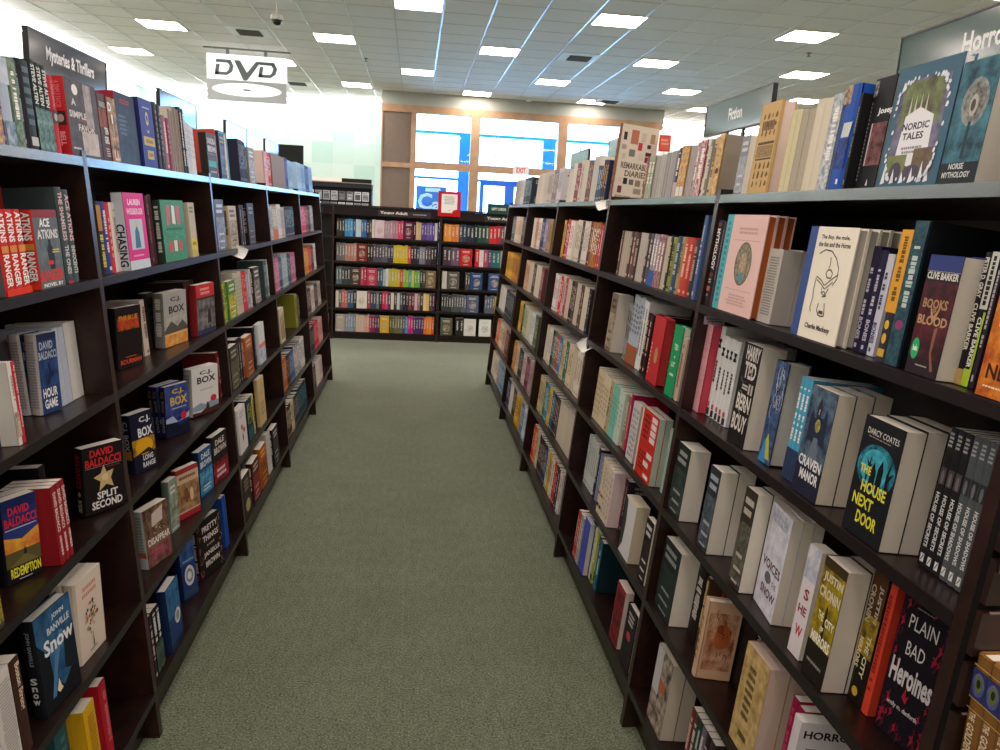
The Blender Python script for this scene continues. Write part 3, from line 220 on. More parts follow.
('57504a','57504a',[('n',0,0,1,1,'2c2628','b8a898',5),('r',0,.4,.4,1,'b8b8bc'),('e',.4,.5,.8,.65,'b06030')],[],0,'c8bfae'),
('4a3a30','a8b0b0',[('n',0,0,1,1,'3a2c28','8a6a50',6),('p',[(.3,.66),(.35,.88),(.8,.95),(.75,.7)],'c8b8b0'),('c',.2,.5,.9,.7,'c8b090'),('t','DISAPPEAR',.1,.36,.98,.48,'e4dcdc'),('n',.1,.05,.95,.32,'a85a6a','5a3438',5)],[('m',.1,.3,.9,.92,'7a8488',12),('r',0,.2,1,.3,'a85a3c')],0,None),
('1e1618','1e1618',[],[('M',.2,.3,.8,.9,'c8c0bc')],0,None),
('1c1416','140f10',[('n',.06,.62,.9,.84,'1c1416','d86a1c',6),('t','THE BLUE',.12,.78,.86,.86,'d88a2c'),('t','ROSE',.14,.66,.9,.78,'d03a2c'),('r',0,.3,1,.6,'1a1214'),('t','BOURMAN',.1,.06,.92,.14,'d04a2c'),('m',.3,.16,.8,.19,'c84a2c',1)],[],0,None),
('181416','201818',[('t','PRETTY',.22,.78,.86,.88,'dcd4d0'),('t','THINGS',.22,.62,.86,.72,'dcd4d0'),('t','a novel',.36,.52,.66,.57,'b0a4a0'),('t','JANELLE',.2,.34,.86,.44,'dcd4d0'),('t','BROWN',.24,.18,.82,.28,'dcd4d0'),('c',.02,.05,.16,.19,'8a4a44'),('c',.02,.25,.16,.39,'8a4a44'),('c',.02,.45,.16,.59,'8a4a44'),('c',.02,.65,.16,.79,'8a4a44'),('c',.02,.82,.16,.96,'8a4a44'),('c',.84,.05,.98,.19,'8a6a5c'),('c',.84,.25,.98,.39,'8a6a5c'),('c',.84,.45,.98,.59,'8a6a5c'),('c',.84,.65,.98,.79,'8a6a5c'),('c',.84,.82,.98,.96,'8a6a5c')],[('M',.2,.15,.8,.9,'b8b0ac'),('e',.2,.02,.8,.14,'8a2c34')],1,'d8d0c8'),
('b7b0a6','b7b0a6',[('m',.1,.1,.9,.9,'7a7672',22)],[],0,'b8b2aa'),
('3a8a62','2a3a34',[('p',[(.2,.6),(.24,.92),(.36,.92),(.34,.6)],'cc5a6a'),('p',[(.44,.62),(.46,.92),(.58,.9),(.58,.6)],'dcd8d0'),('p',[(.66,.6),(.64,.92),(.78,.9),(.8,.6)],'cc5a6a'),('c',.1,.4,.95,.7,'2a6a48'),('c',.05,.3,.9,.55,'5aa880'),('m',.1,.5,.9,.56,'1c5a3c',1),('r',.2,.16,.34,.34,'cc4a4c'),('r',.42,.16,.56,.34,'dcd8d0'),('r',.64,.16,.78,.34,'cc4a4c')],[('M',.25,.15,.75,.9,'c8c8c0')],0,None),
('14181c','14181c',[],[('r',.3,.04,.9,.14,'c0c0bc'),('m',.2,.25,.9,.95,'5a7078',6)],1,None),
('161a2e','14141c',[('n',0,.3,1,.56,'161a2e','e8b020',3),('e',.12,.28,.9,.56,'d8a018'),('p',[(.1,.3),(.9,.3),(.7,.38),(.4,.34)],'2c2414'),('t','C.J.',.4,.8,.9,.92,'d8dce4'),('t','BOX',.3,.58,.95,.74,'e0e2e8'),('t','LONG',.4,.18,.85,.27,'d4d4dc'),('t','RANGE',.36,.06,.92,.15,'d4d4dc')],[('T','C.J. BOX',.2,.4,.8,.9,'a8a8b4'),('r',.1,.25,.9,.4,'a87818')],0,'d8d4cc'),
('dcdcdc','b8b4b0',[('t','C.J.',.3,.82,.78,.92,'2a2a2c'),('t','BOX',.2,.66,.9,.8,'2a2a2c'),('m',.3,.5,.85,.55,'b0b0b4',1),('p',[(0,.2),(.3,.26),(.5,.2),(.8,.28),(1,.22),(1,.1),(0,.1)],'8aa0b4'),('p',[(0,0),(0,.08),(.3,.06),(.5,.12),(.54,.24),(.6,.24),(.64,.1),(1,.13),(1,0)],'4a2c2a'),('e',.68,.22,.92,.36,'c82c44')],[('m',.2,.1,.8,.9,'8a8a8c',12)],0,'dcd8d0'),
('4c5256','4c5256',[],[('m',.2,.86,.8,.97,'a8a8ac',4),('r',.1,.6,.9,.72,'2c3034'),('e',.3,.6,.7,.7,'6a6a70'),('T','HOUSE OF SHADOWS',.25,.14,.75,.54,'d0d0d0'),('r',.25,.03,.75,.09,'d0d0d0'),('p',[(.3,.04),(.6,.085),(.7,.085),(.4,.04)],'4c5256')],0,None),
('a8a8a4','7a7a74',[('n',0,.34,1,.58,'8a8c8c','b8b4ac',4),('p',[(0,.3),(.3,.46),(.55,.34),(.8,.44),(1,.3),(1,.2),(0,.2)],'54504a'),('t','C.J.',.3,.8,.76,.9,'2c2c2e'),('t','BOX',.22,.6,.9,.74,'2c2c2e'),('r',0,.12,1,.24,'dcae6a'),('r',0,0,1,.13,'c86a1c'),('n',0,0,1,.2,'c87020','e0b060',5)],[('M',.2,.2,.8,.9,'d0d0cc')],0,None),
('3c2620','3c2620',[],[('T','Boston Strong',.2,.45,.8,.95,'d8c0a8')],0,None),
('1b1c20','1b1c20',[],[('m',.2,.86,.8,.97,'a8a8ac',4),('r',.1,.6,.9,.72,'4a3f40'),('e',.3,.6,.7,.7,'6a6a70'),('T','HOUSE OF SECRETS',.25,.14,.75,.54,'d0d0d0'),('r',.25,.03,.75,.09,'d0d0d0'),('p',[(.3,.04),(.6,.085),(.7,.085),(.4,.04)],'1b1c20')],0,None),
('c4281f','c4281f',[('r',0,0,.08,1,'d8c8b8'),('m',.15,.56,.55,.95,'7a1410',5),('m',.15,.1,.6,.4,'7a1410',5),('r',.62,.88,.92,.96,'dcd4d0'),('r',.62,.78,.92,.86,'dcd4d0'),('r',.62,.68,.92,.76,'dcd4d0'),('r',.62,.58,.92,.66,'dcd4d0'),('r',.62,.34,.92,.42,'dcd4d0'),('r',.1,.48,.95,.5,'b0301c'),('r',.5,.2,.8,.28,'dcd4d0'),('r',.6,.04,.9,.1,'dcd4d0')],[],0,'b4c2b4'),
('c8402c','c8402c',[],[('M',.25,.15,.75,.92,'8a2018')],0,None),
('22306c','1a2244',[('n',0,.36,1,1,'22306c','4a5ca4',3),('t','C.J.',.3,.8,.8,.92,'d8b838'),('t','BOX',.22,.6,.94,.77,'d8b838'),('m',.25,.52,.9,.56,'a8b8e0',1),('p',[(0,.36),(.3,.4),(.5,.26),(.7,.3),(1,.42),(1,.3),(0,.24)],'a8b8d4'),('p',[(0,0),(0,.28),(.4,.26),(.6,.18),(1,.26),(1,0)],'141c34'),('e',.64,.28,.88,.44,'c8283c')],[('T','C.J. BOX',.2,.5,.8,.92,'a8903a'),('T','WOLF PACK',.25,.1,.75,.42,'a8b0c8')],0,'d8d4cc'),
('201c36','201c36',[],[('M',.3,.36,.7,.82,'b8b4c8'),('T','BONES',.25,.12,.75,.33,'b8b4c8'),('r',.35,.04,.65,.08,'b8b4c8')],0,None),
('231a1d','231a1d',[],[('r',.2,.93,.75,.97,'6a3a3e'),('T','MYTHOLOGY',.2,.42,.8,.9,'e6e0d8'),('r',.2,.34,.85,.385,'6b2f30'),('m',.2,.26,.7,.32,'c8c0b8',2),('r',.15,.17,.75,.225,'b06a58'),('m',.2,.1,.6,.14,'a89c90',1)],1,None),
('24203c','24203c',[],[('M',.3,.36,.7,.82,'c0bcd0'),('T','BONES',.25,.12,.75,.33,'c0bcd0'),('r',.35,.04,.65,.08,'c0bcd0')],0,None),
('1c1c1c','1c1c1c',[],[('r',0,.58,1,1,'c8c8c0'),('M',.2,.6,.7,.97,'222222'),('T','CLIVE BARKER',.15,.14,.7,.52,'e0e0d8'),('r',.72,.1,1,.56,'a0bc2c'),('r',0,0,1,.13,'a8c42e')],0,None),
('aab6cc','aab6cc',[],[('n',0,0,1,.28,'3a6a7c','aab6cc',7),('n',0,.7,1,1,'c8d0dc','aab6cc',5)],0,None),
('c8b498','8a2c30',[('n',0,.15,1,.7,'b8946a','6a4a34',5),('m',.1,.76,.9,.86,'8a3a34',1),('r',0,.9,1,1,'9a3038'),('r',0,0,1,.12,'a82c34'),('e',.3,.3,.5,.6,'7a4a30'),('e',.55,.3,.72,.56,'d8c09a')],[],0,None),
('3c4a4e','3c4a4e',[],[('T','THE SHAMELESS',.2,.45,.8,.95,'d8b8b8'),('T','THE ONES',.2,.1,.8,.4,'c8ccc8'),('r',.1,0,.9,.03,'c02a3a')],0,None),
('d8d0b8','d8d0b8',[],[],0,'ddd2bc'),
('404c50','404c50',[],[('T','ACE ATKINS',.2,.45,.8,.95,'d8b8b8'),('T','INNOCENTS',.2,.1,.8,.4,'c8ccc8')],0,None),
('c8c8d4','c8c8d4',[],[('M',.3,.36,.7,.82,'3a3a60'),('T','BONES',.25,.12,.75,.33,'3a3a60'),('r',.35,.04,.65,.08,'3a3a60')],0,None),
('2e2a2c','8a2026',[('r',0,.74,1,1,'c02c30'),('m',.2,.78,.8,.94,'e0a09c',2),('n',0,.1,1,.7,'8a8684','2c2830',4),('p',[(.55,.2),(.6,.46),(.68,.5),(.74,.44),(.76,.2)],'2c1c1a'),('r',0,0,1,.1,'2c3050')],[('r',.2,.6,.8,.95,'8a2024')],0,None),
('b01c30','b01c30',[],[('M',.3,.2,.7,.9,'d06a70')],0,None),
('1e1a1c','1e1a1c',[],[('T','PETER D. GRAY',.2,.66,.8,.96,'d8d4cc'),('T','CLIVE BARKER',.2,.26,.8,.62,'d8d4cc'),('r',0,0,1,.12,'b89a68')],0,None),
('8c1440','8c1440',[],[('M',.3,.2,.7,.9,'b04060')],0,None),
('d8dad8','d8dad8',[],[('M',.3,.35,.7,.62,'3a3a3e'),('T','M',.2,.76,.8,.86,'1e1e1e'),('r',.1,.1,.6,.16,'c05060'),('r',.15,.01,.75,.09,'303034')],0,None),
('bc2a2e','b02428',[('e',.45,.3,.75,.55,'b08a5a'),('m',.05,.1,.14,.6,'e8c8b8',8)],[],1,'b8383a'),
('28348a','1c2460',[('m',.25,.86,.85,.89,'a8b0e0',1),('e',.42,.62,.62,.82,'d8c06a'),('e',.46,.66,.58,.78,'28348a'),('m',.44,.5,.6,.56,'d0b860',1),('r',.14,.32,.92,.45,'c4a84a'),('m',.2,.34,.86,.43,'7a6420',1),('r',.3,.12,.75,.25,'c4a84a'),('m',.36,.14,.7,.23,'7a6420',1)],[],0,None),
('d4d4d6','d4d4d6',[('p',[(0,0),(.25,.2),(.3,.6),(.2,.95),(0,1)],'3a3a3c')],[],0,'cfc4aa'),
('23407c','1c2c58',[('n',0,.6,1,1,'23407c','4a74b0',4),('e',.2,.2,.86,.56,'d4d8dc'),('e',.3,.26,.76,.5,'8a949c'),('e',.38,.31,.66,.45,'e4e6e8'),('m',.1,.62,.9,.68,'8aa8d4',1),('r',.1,.05,.9,.14,'3a4a5a')],[],1,'d8d4cc'),
art('8aa07c','3a5a50','f0ece0',9),
('d8dad8','d8dad8',[],[('M',.3,.35,.7,.62,'3a3a3e'),('T','M',.2,.76,.8,.86,'2a2a2a'),('r',.1,.1,.6,.16,'c05060'),('r',.15,.01,.75,.09,'303034')],0,None),
('1a3a70','16284c',[('n',0,.5,1,1,'1a3a70','3a80a8',4),('e',.48,.3,.92,.54,'d0d4d8'),('e',.56,.34,.84,.5,'8a949c'),('r',0,0,1,.1,'14244c')],[],1,None),
sp('c8b498','8a3a2c'),
('b0a488','b0a488',[],[],0,'b4aa98'),
art('9a2038','e0c8c0','f0ece0',14),
('18935a','18935a',[('t','TED',.3,.66,.75,.74,'d8ecdc'),('e',.45,.54,.58,.58,'d8ecdc'),('t','LIT',.3,.42,.7,.49,'d8ecdc'),('m',.25,.28,.75,.34,'d8ecdc',1)],[],1,None),
('9ab8aa','9ab8aa',[],[],0,'9ab4a8'),
('14141a','14141a',[],[],0,None),
sp('3a2a2a','a89888'),
('8f8578','c49a58',[],[('n',0,0,1,1,'b07a38','d8c088',10),('e',.2,.35,.8,.45,'4a2c3c')],0,None),
sp('b83028','e8a090'),
('2a221c','2a221c',[],[('r',.1,.6,.9,.95,'b07a30'),('M',.2,.1,.8,.55,'c8c040')],0,None),
('1e1a1c','1a1416',[('t','DALE',.2,.78,.8,.9,'d0c8c4'),('t','BROWN',.1,.6,.92,.74,'d0c8c4'),('n',0,0,1,.44,'b02438','3a0c14',5),('m',.15,.08,.85,.3,'e4c8c8',2)],[],0,'d8d4cc'),
sp('c04a34','f0c0a0'),
sp('2c4088','d0d4e4'),
sp('4a6490','a8b8d0'),
sp('5a1c1c','8a4040'),
('7a6a58','7a6a58',[('n',0,.06,1,.66,'7a6a58','b8a890',6),('x',.22,.24,.8,.6,'b8a890','7a6a58',9),('m',.12,.72,.88,.93,'3a3028',2),('m',.2,.3,.85,.36,'3a3028',1),('m',.15,.16,.85,.22,'3a3028',1),('m',.2,.04,.8,.08,'3a3028',1)],[('M',.25,.3,.75,.88,'3a3028')],0,None),
('d4d4d2','d4d4d2',[],[],0,'d8d6d2'),
sp('3c3034','c8b8b8'),
('c83a3c','c83a3c',[],[('r',.5,0,1,1,'d8d0cc'),('m',.1,.2,.45,.8,'e8a8a4',6)],0,None),
sp2('4aa0c4','2c3a5c','f0ece0'),
('1e2a2c','1e2a2c',[],[('T','STEVE ALTEN',.15,.52,.8,.95,'d8dcd8'),('n',0,0,1,.48,'24484a','7aa098',8)],0,None),
sp('2a4a6a','a8b8c0'),
('cabf9a','cabf9a',[],[],0,'d9cfa8'),
sp('2a1a1c','b8a8a8'),
('221e20','221e20',[('m',.2,.7,.8,.92,'b8b4b0',3),('e',.3,.45,.7,.6,'b03a3c')],[],1,'d4d0c4'),
sp('6a6070','d0c8d0'),
('1c4a7c','1a2c4c',[('t','DALE',.2,.8,.84,.92,'d8e0e8'),('t','BROWN',.1,.62,.92,.76,'d8e0e8'),('n',0,.05,1,.55,'1c4a7c','5aa8d0',5),('m',.2,.1,.8,.24,'c8e0ec',2)],[],0,'d8d4cc'),
('8a2430','d8ccbc',[('n',.1,.05,.95,.9,'8a2430','2c1418',5)],[],0,'d8ccc0'),
sp('b8a080','7a6448'),
sp('c8b8a8','7a5a4a'),
('b4222a','b4222a',[],[('r',.1,.38,.9,.56,'3a2c2c'),('T','A SIMPLE FAVOR',.25,.6,.7,.94,'d06a6c'),('e',.25,.42,.75,.52,'b0a8a0')],0,None),
('b8c4d8','b8c4d8',[],[],0,'b8c2d4'),
sp('3a3a34','c8c8b8'),
sp('8a8a3a','2a2a20'),
('c0a494','c0a494',[],[('M',.3,.2,.7,.9,'7a5a50')],0,None),
sp('6a2a2e','d0b0a0'),
sp('c8a878','7a4a2c'),
('c8c6c4','c8c6c4',[('F',.1,.06,.9,.92,'6a6a70')],[],0,'c8c0b4'),
('4a2c28','5a2a24',[('t','RENDELL',.2,.8,.96,.88,'a8c0b0'),('n',0,.5,1,.78,'5a2c24','a8582c',5),('t','TEN',.5,.4,.96,.5,'eceae4'),('t','GIRL',.4,.26,.96,.37,'eceae4'),('m',.4,.06,.95,.2,'c8b8b0',4)],[],0,None),
('c8c0bc','c8c0bc',[],[('M',.3,.3,.7,.9,'8a7a7a')],0,None),
('8a9098','8a9098',[('n',0,.06,1,.66,'8a9098','b8bcc4',6),('x',.22,.24,.8,.6,'b8bcc4','8a9098',9),('m',.12,.72,.88,.93,'d8d8d8',2),('m',.2,.3,.85,.36,'d8d8d8',1),('m',.15,.16,.85,.22,'d8d8d8',1),('m',.2,.04,.8,.08,'d8d8d8',1)],[('M',.25,.3,.75,.88,'d8d8d8')],0,None),
('a8b2bc','a8b2bc',[],[('m',.15,.45,.85,.9,'6a747e',6),('n',0,0,1,.28,'6a6a34','b8482c',8)],0,None),
('8c1a22','8c1a22',[],[('T','DAVID BALDACCI',.2,.42,.8,.92,'e8d0cc'),('M',.25,.1,.75,.36,'d8b8b8')],0,None),
('1b1618','1b1618',[('n',0,.06,1,.66,'1b1618','3a2c30',6),('x',.22,.24,.8,.6,'3a2c30','1b1618',9),('m',.12,.72,.88,.93,'d8d4d0',2),('m',.2,.3,.85,.36,'d8d4d0',1),('m',.15,.16,.85,.22,'d8d4d0',1),('m',.2,.04,.8,.08,'d8d4d0',1)],[('M',.25,.3,.75,.88,'d8d4d0')],0,None),
('c8485c','c8485c',[],[('n',0,0,1,1,'c4263f','f0d8dc',60)],0,None),
sp('681e20','9a5048'),
sp2('d8d4cc','3a5a9a','f0ece0'),
pgb('c0b4a4'),
sp('a88a5a','5a3a2a'),
sp('8a7a60','d0c0a0'),
('c23450','c23450',[],[('n',0,0,1,1,'c4263f','f0d8dc',60)],0,None),
sp2('3a98ac','2a4a60','f0ece0'),
sp2('48a4b8','2a4a60','f0ece0'),
sp('3a2a2a','b8a090'),
('3a2028','3a2028',[],[],0,'4a303a'),
('1c1e20','1c1e20',[],[('M',.2,.5,.8,.95,'d8dcd8'),('n',0,.05,1,.45,'1c1e20','4a6a58',7)],0,None),
sp('2b2430','b0a8b0'),
sp('54484a','c8b8b0'),
('12303a','1c4a5c',[],[('n',0,0,1,1,'1c4a5c','3a7484',7),('M',.3,.3,.7,.8,'b0d0d4')],0,None),
('20222c','20222c',[],[('m',.3,.2,.7,.9,'7a7a8a',8)],0,None),
sp('2a3a4a','a8b0b8'),
('cfc4ac','cfc4ac',[],[('r',.1,.34,.9,.38,'b03428'),('r',.1,.12,.9,.18,'3a342c'),('m',.2,.5,.8,.9,'b0a48a',6)],1,None),
('d8d8d8','d8d8d8',[],[('M',.3,.2,.7,.9,'6a6a70')],0,None),
('4a3a22','4a3a22',[],[('M',.2,.3,.8,.95,'c8b070')],0,None),
sp('8a6a70','d8c0c0'),
('54402e','6a1c20',[('n',0,0,1,1,'3a2c20','c8a070',6),('t','D',.1,.78,.5,.92,'eceae4'),('t','I',.4,.6,.56,.74,'eceae4'),('c',.15,.25,.85,.6,'c8c4bc'),('t','LL',.3,.03,.9,.18,'e0c8c4')],[],0,None),
sp('2a1618','c8a890'),
sp('2c1c24','c8a8b0'),
('5a6478','5a6478',[('n',0,.06,1,.66,'5a6478','98a0b0',6),('x',.22,.24,.8,.6,'98a0b0','5a6478',9),('m',.12,.72,.88,.93,'d0d4dc',2),('m',.2,.3,.85,.36,'d0d4dc',1),('m',.15,.16,.85,.22,'d0d4dc',1),('m',.2,.04,.8,.08,'d0d4dc',1)],[('M',.25,.3,.75,.88,'d0d4dc')],0,None),
pgb('a8a4a4'),
sp('1c3a30','b0c0b0'),
('98a838','98a838',[],[('r',.2,.05,.8,.16,'2a2c20'),('M',.3,.4,.7,.9,'d8dc98')],0,None),
sp('787868','c8c8b8'),
('c0d0c4','c0d0c4',[],[('m',.3,.3,.7,.8,'90a89c',5)],0,None),
pgb('8a7e78'),
('8a9a8a','6a7a70',[('n',0,.1,1,.9,'a8b4a4','5a6a58',5),('m',.15,.72,.85,.9,'e0e4dc',2),('m',.1,.03,.9,.08,'d8dcd4',1)],[],0,None),
('c89a50','c89a50',[],[('n',0,0,1,1,'a85a2c','d8bc70',8),('r',.05,.02,.9,.2,'ded8d0')],0,None),
art('b89494','7a3a3c','f0ece0',10),
sp('24282c','b0b0b0'),
sp('6a4a44','d0b8a0'),
('d8d0c8','d8d0c8',[],[('n',0,.1,1,.4,'c8b8a8','8a6a5c',8),('M',.3,.5,.7,.9,'8a8480')],0,None),
sp2('2e3050','b8a0a0','f0ece0'),
sp2('9a929a','2f5a9a','f0ece0'),
sp('4a2430','8a5a68'),
('d8c4c4','d8c4c4',[],[('m',.3,.1,.7,.9,'b08a8a',7)],0,None),
sp('4a2f2c','c0a890'),
('d4cab4','d4cab4',[],[('m',.2,.1,.8,.9,'b8ac94',7)],0,None),
('24201f','1c1a1a',[('m',.2,.1,.8,.9,'4a4440',6)],[],0,None),
pgb('b0a4a2'),
sp('7a4a34','b88a6a'),
('3a342e','2a2420',[('t','SANDRA',.08,.76,.95,.9,'c8c0b4'),('t','BROWN',.1,.58,.95,.72,'c8c0b4'),('r',0,.52,1,.545,'6a6258'),('n',0,.05,1,.5,'2c3440','4a3a2c',5),('r',.05,.24,.9,.38,'2f9a8a'),('m',.1,.1,.9,.16,'a8a09a',1)],[],0,'c8704c'),
sp('3a3638','a8a098'),
('161214','161214',[],[('T','STEPHEN KING',.2,.48,.8,.96,'dcd8d4'),('n',.1,.05,.9,.28,'161214','d8701c',9)],0,None),
('2c3c60','2a3048',[('r',0,0,1,1,'2f86a0'),('r',.02,.03,.8,.95,'d8b88a'),('r',.02,.03,.62,.95,'2c3c60'),('n',.02,.1,.62,.7,'2c3c60','6a7a98',4),('m',.06,.74,.58,.9,'a89a5a',2),('p',[(.5,.2),(.66,.3),(.72,.5),(.6,.66),(.62,.2)],'d8b88a')],[],0,None),
('cdbf9e','cdbf9e',[],[('m',.2,.1,.8,.9,'a89878',7)],0,None),
('2c2a1e','2c2a1e',[('n',0,.06,1,.66,'2c2a1e','6a6848',6),('x',.22,.24,.8,.6,'6a6848','2c2a1e',9),('m',.12,.72,.88,.93,'a8a480',2),('m',.2,.3,.85,.36,'a8a480',1),('m',.15,.16,.85,.22,'a8a480',1),('m',.2,.04,.8,.08,'a8a480',1)],[('M',.25,.3,.75,.88,'a8a480')],0,None),
sp('1e2c2c','c8b060'),
sp2('9ac8d0','3a4a58','f0ece0'),
('b8283a','b8283a',[],[('T','by DAVID BALDACCI',.2,.2,.75,.95,'eccccc')],0,None),
('d4c6a6','d4c6a6',[],[('m',.2,.2,.8,.8,'b0a080',6)],0,None),
('b8ac94','b8ac94',[('m',.15,.8,.85,.94,'6a6250',2),('r',.1,.14,.95,.34,'d8c82c'),('m',.15,.2,.85,.3,'6a5c14',1),('r',.2,.04,.85,.12,'c8b828')],[],0,None),
art('6a3a40','c8b8b0','f0ece0',16),
('24242a','24242a',[],[('M',.25,.1,.75,.92,'d0d0d0')],0,None),
('d4d0d0','d4d0d0',[('e',.3,.5,.5,.62,'b8283a'),('e',.55,.4,.75,.52,'a82838'),('e',.35,.25,.55,.38,'c03048'),('m',.2,.75,.8,.92,'b0a8b8',2),('c',.3,.2,.6,.6,'5a7a5a')],[],0,None),
('7cc0ac','7cc0ac',[],[('m',.3,.2,.7,.8,'5a9a88',6)],0,None),
('8a2444','8a2444',[],[('m',.3,.3,.7,.9,'c07a90',6)],0,None),
sp('241c1e','8a7a78'),
('b02450','b02450',[],[('M',.3,.2,.7,.8,'e090a8')],0,None),
('b8aa90','b8aa90',[('n',0,.06,1,.66,'b8aa90','6a6250',6),('x',.22,.24,.8,.6,'6a6250','b8aa90',9),('m',.12,.72,.88,.93,'4a4234',2),('m',.2,.3,.85,.36,'4a4234',1),('m',.15,.16,.85,.22,'4a4234',1),('m',.2,.04,.8,.08,'4a4234',1)],[('M',.25,.3,.75,.88,'4a4234')],0,None),
('2a2422','2a2422',[('e',.2,.1,.8,.4,'a89a70'),('m',.2,.6,.8,.9,'8a8070',3)],[],0,None),
sp('2c2428','988890'),
('4a3040','4a3040',[],[('M',.3,.3,.7,.9,'8a6a78')],0,None),
art('b0ac92','7a8a6a','f0ece0',14),
sp('1c1c1e','7a7a78'),
('34282c','34282c',[],[('r',.1,.5,.9,.92,'7a1e26')],0,None),
sp('c4c8c4','98a09c'),
('4650b4','4650b4',[('c',.2,.2,.85,.8,'2c3486')],[],0,'c8c8cc'),
('7f86a6','7f86a6',[],[('m',.3,.3,.7,.9,'a4aac4',5)],1,None),
sp('6a1c20','b88a80'),
sp('d8d0c0','8a3a3a'),
sp('8a8a88','3a3a3c'),
('c8c8bc','c8c8bc',[],[('m',.3,.3,.7,.9,'98988c',5)],0,None),
sp('2c2a2e','8a8688'),
('4a7a3a','4a7a3a',[('n',0,.06,1,.66,'4a7a3a','d8c030',6),('x',.22,.24,.8,.6,'d8c030','4a7a3a',9),('m',.12,.72,.88,.93,'e0e0c0',2),('m',.2,.3,.85,.36,'e0e0c0',1),('m',.15,.16,.85,.22,'e0e0c0',1),('m',.2,.04,.8,.08,'e0e0c0',1)],[('M',.25,.3,.75,.88,'e0e0c0')],0,None),
sp('5a4438','b8a898'),
pgb('b0a292'),
sp('1c1c22','8a8a94'),
pgb('b8aca0'),
pgb('8a7f78'),
sp('2a2c30','8a9098'),
sp('2c2428','8a8088'),
('a85a30','a85a30',[('n',0,.06,1,.66,'a85a30','2c1c18',6),('x',.22,.24,.8,.6,'2c1c18','a85a30',9),('m',.12,.72,.88,.93,'e0b080',2),('m',.2,.3,.85,.36,'e0b080',1),('m',.15,.16,.85,.22,'e0b080',1),('m',.2,.04,.8,.08,'e0b080',1)],[('M',.25,.3,.75,.88,'e0b080')],0,None),
sp('b84048','e8b8b0'),
sp('e0d8c4','9a8a70'),
sp('24202c','807890'),
('3a1c1c','3a1c1c',[('n',0,.06,1,.66,'3a1c1c','a82c30',6),('x',.22,.24,.8,.6,'a82c30','3a1c1c',9),('m',.12,.72,.88,.93,'d8b8a8',2),('m',.2,.3,.85,.36,'d8b8a8',1),('m',.15,.16,.85,.22,'d8b8a8',1),('m',.2,.04,.8,.08,'d8b8a8',1)],[('M',.25,.3,.75,.88,'d8b8a8')],0,None),
sp('b8b060','5a5420'),
sp('4a2c38','c0a0a8'),
pgb('c4baa8'),
('1c4a9c','1c4a9c',[],[],0,None),
('c4ac7c','c4ac7c',[('c',.15,.75,.85,.9,'7a6440'),('c',.2,.6,.8,.75,'7a6440'),('m',.2,.2,.8,.5,'a08a5c',3)],[],0,None),
sp('2a2c34','8a8c98'),
sp('6a3430','d0a890'),
('201c20','201c20',[('n',0,.06,1,.66,'201c20','4a3c34',6),('x',.22,.24,.8,.6,'4a3c34','201c20',9),('m',.12,.72,.88,.93,'8a7a70',2),('m',.2,.3,.85,.36,'8a7a70',1),('m',.15,.16,.85,.22,'8a7a70',1),('m',.2,.04,.8,.08,'8a7a70',1)],[('M',.25,.3,.75,.88,'8a7a70')],0,None),
pgb('8a8688'),
sp('c8c024','6a6410'),
('a85a1c','a85a1c',[('n',0,.06,1,.66,'a85a1c','3a1c10',6),('x',.22,.24,.8,.6,'3a1c10','a85a1c',9),('m',.12,.72,.88,.93,'e0a850',2),('m',.2,.3,.85,.36,'e0a850',1),('m',.15,.16,.85,.22,'e0a850',1),('m',.2,.04,.8,.08,'e0a850',1)],[('M',.25,.3,.75,.88,'e0a850')],0,None),
sp('5a4438','c0a890'),
sp('d8d0c0','8a7a60'),
sp('b8b8b8','6a6a6a'),
sp('3a6a58','c0d8c8'),
sp('d8c8a8','8a7448'),
art('c87a20','6a3a14','f0ece0',7),
pgb('9c9894'),
sp('2a1c1c','b89888'),
pgb('d0c6b4'),
sp('c8b8a4','7a5a50'),
sp('9a9a98','d0d0d0'),
sp('7a8484','c8d0d0'),
pgb('a8a29e'),
sp('5a1a24','b88a80'),
('3a302c','3a302c',[('n',0,.06,1,.66,'3a302c','a8a098',6),('x',.22,.24,.8,.6,'a8a098','3a302c',9),('m',.12,.72,.88,.93,'d8d0c8',2),('m',.2,.3,.85,.36,'d8d0c8',1),('m',.15,.16,.85,.22,'d8d0c8',1),('m',.2,.04,.8,.08,'d8d0c8',1)],[('M',.25,.3,.75,.88,'d8d0c8')],0,None),
sp('b04038','e0b0a0'),
sp('2a3a3c','98a8a8'),
sp('d4c8b4','7a6a58'),
('d0d4dc','d0d4dc',[('r',0,.4,1,.5,'d87a5a'),('n',0,0,1,.4,'c8d0dc','8a9ab4',4)],[],0,None),
pgb('b4aeaa'),
sp('b8c0bc','7a8484'),
('c8d0e0','c8d0e0',[],[('m',.3,.3,.7,.9,'a0a8bc',5)],0,None),
sp('4a3a34','b8a898'),
sp('1c2440','d8a040'),
sp('27242a','a8a4a8'),
('b8b8a4','b8b8a4',[],[('m',.2,.2,.8,.9,'8a8a78',8)],0,None),
sp('8aa83a','2a3a14'),
('7a7a74','7a7a74',[('n',0,.06,1,.66,'7a7a74','a8a89c',6),('x',.22,.24,.8,.6,'a8a89c','7a7a74',9),('m',.12,.72,.88,.93,'d0ccc0',2),('m',.2,.3,.85,.36,'d0ccc0',1),('m',.15,.16,.85,.22,'d0ccc0',1),('m',.2,.04,.8,.08,'d0ccc0',1)],[('M',.25,.3,.75,.88,'d0ccc0')],0,None),
pgb('cfc4b0'),
('d8dce4','d8dce4',[],[('m',.3,.3,.7,.9,'a8b0bc',5)],0,None),
pgb('cbbfa8'),
sp('2a5a8a','c0d4e4'),
sp('705048','c8a890'),
sp('201c24','807888'),
sp('d8d4d0','8a4a48'),
pgb('c8c0b8'),
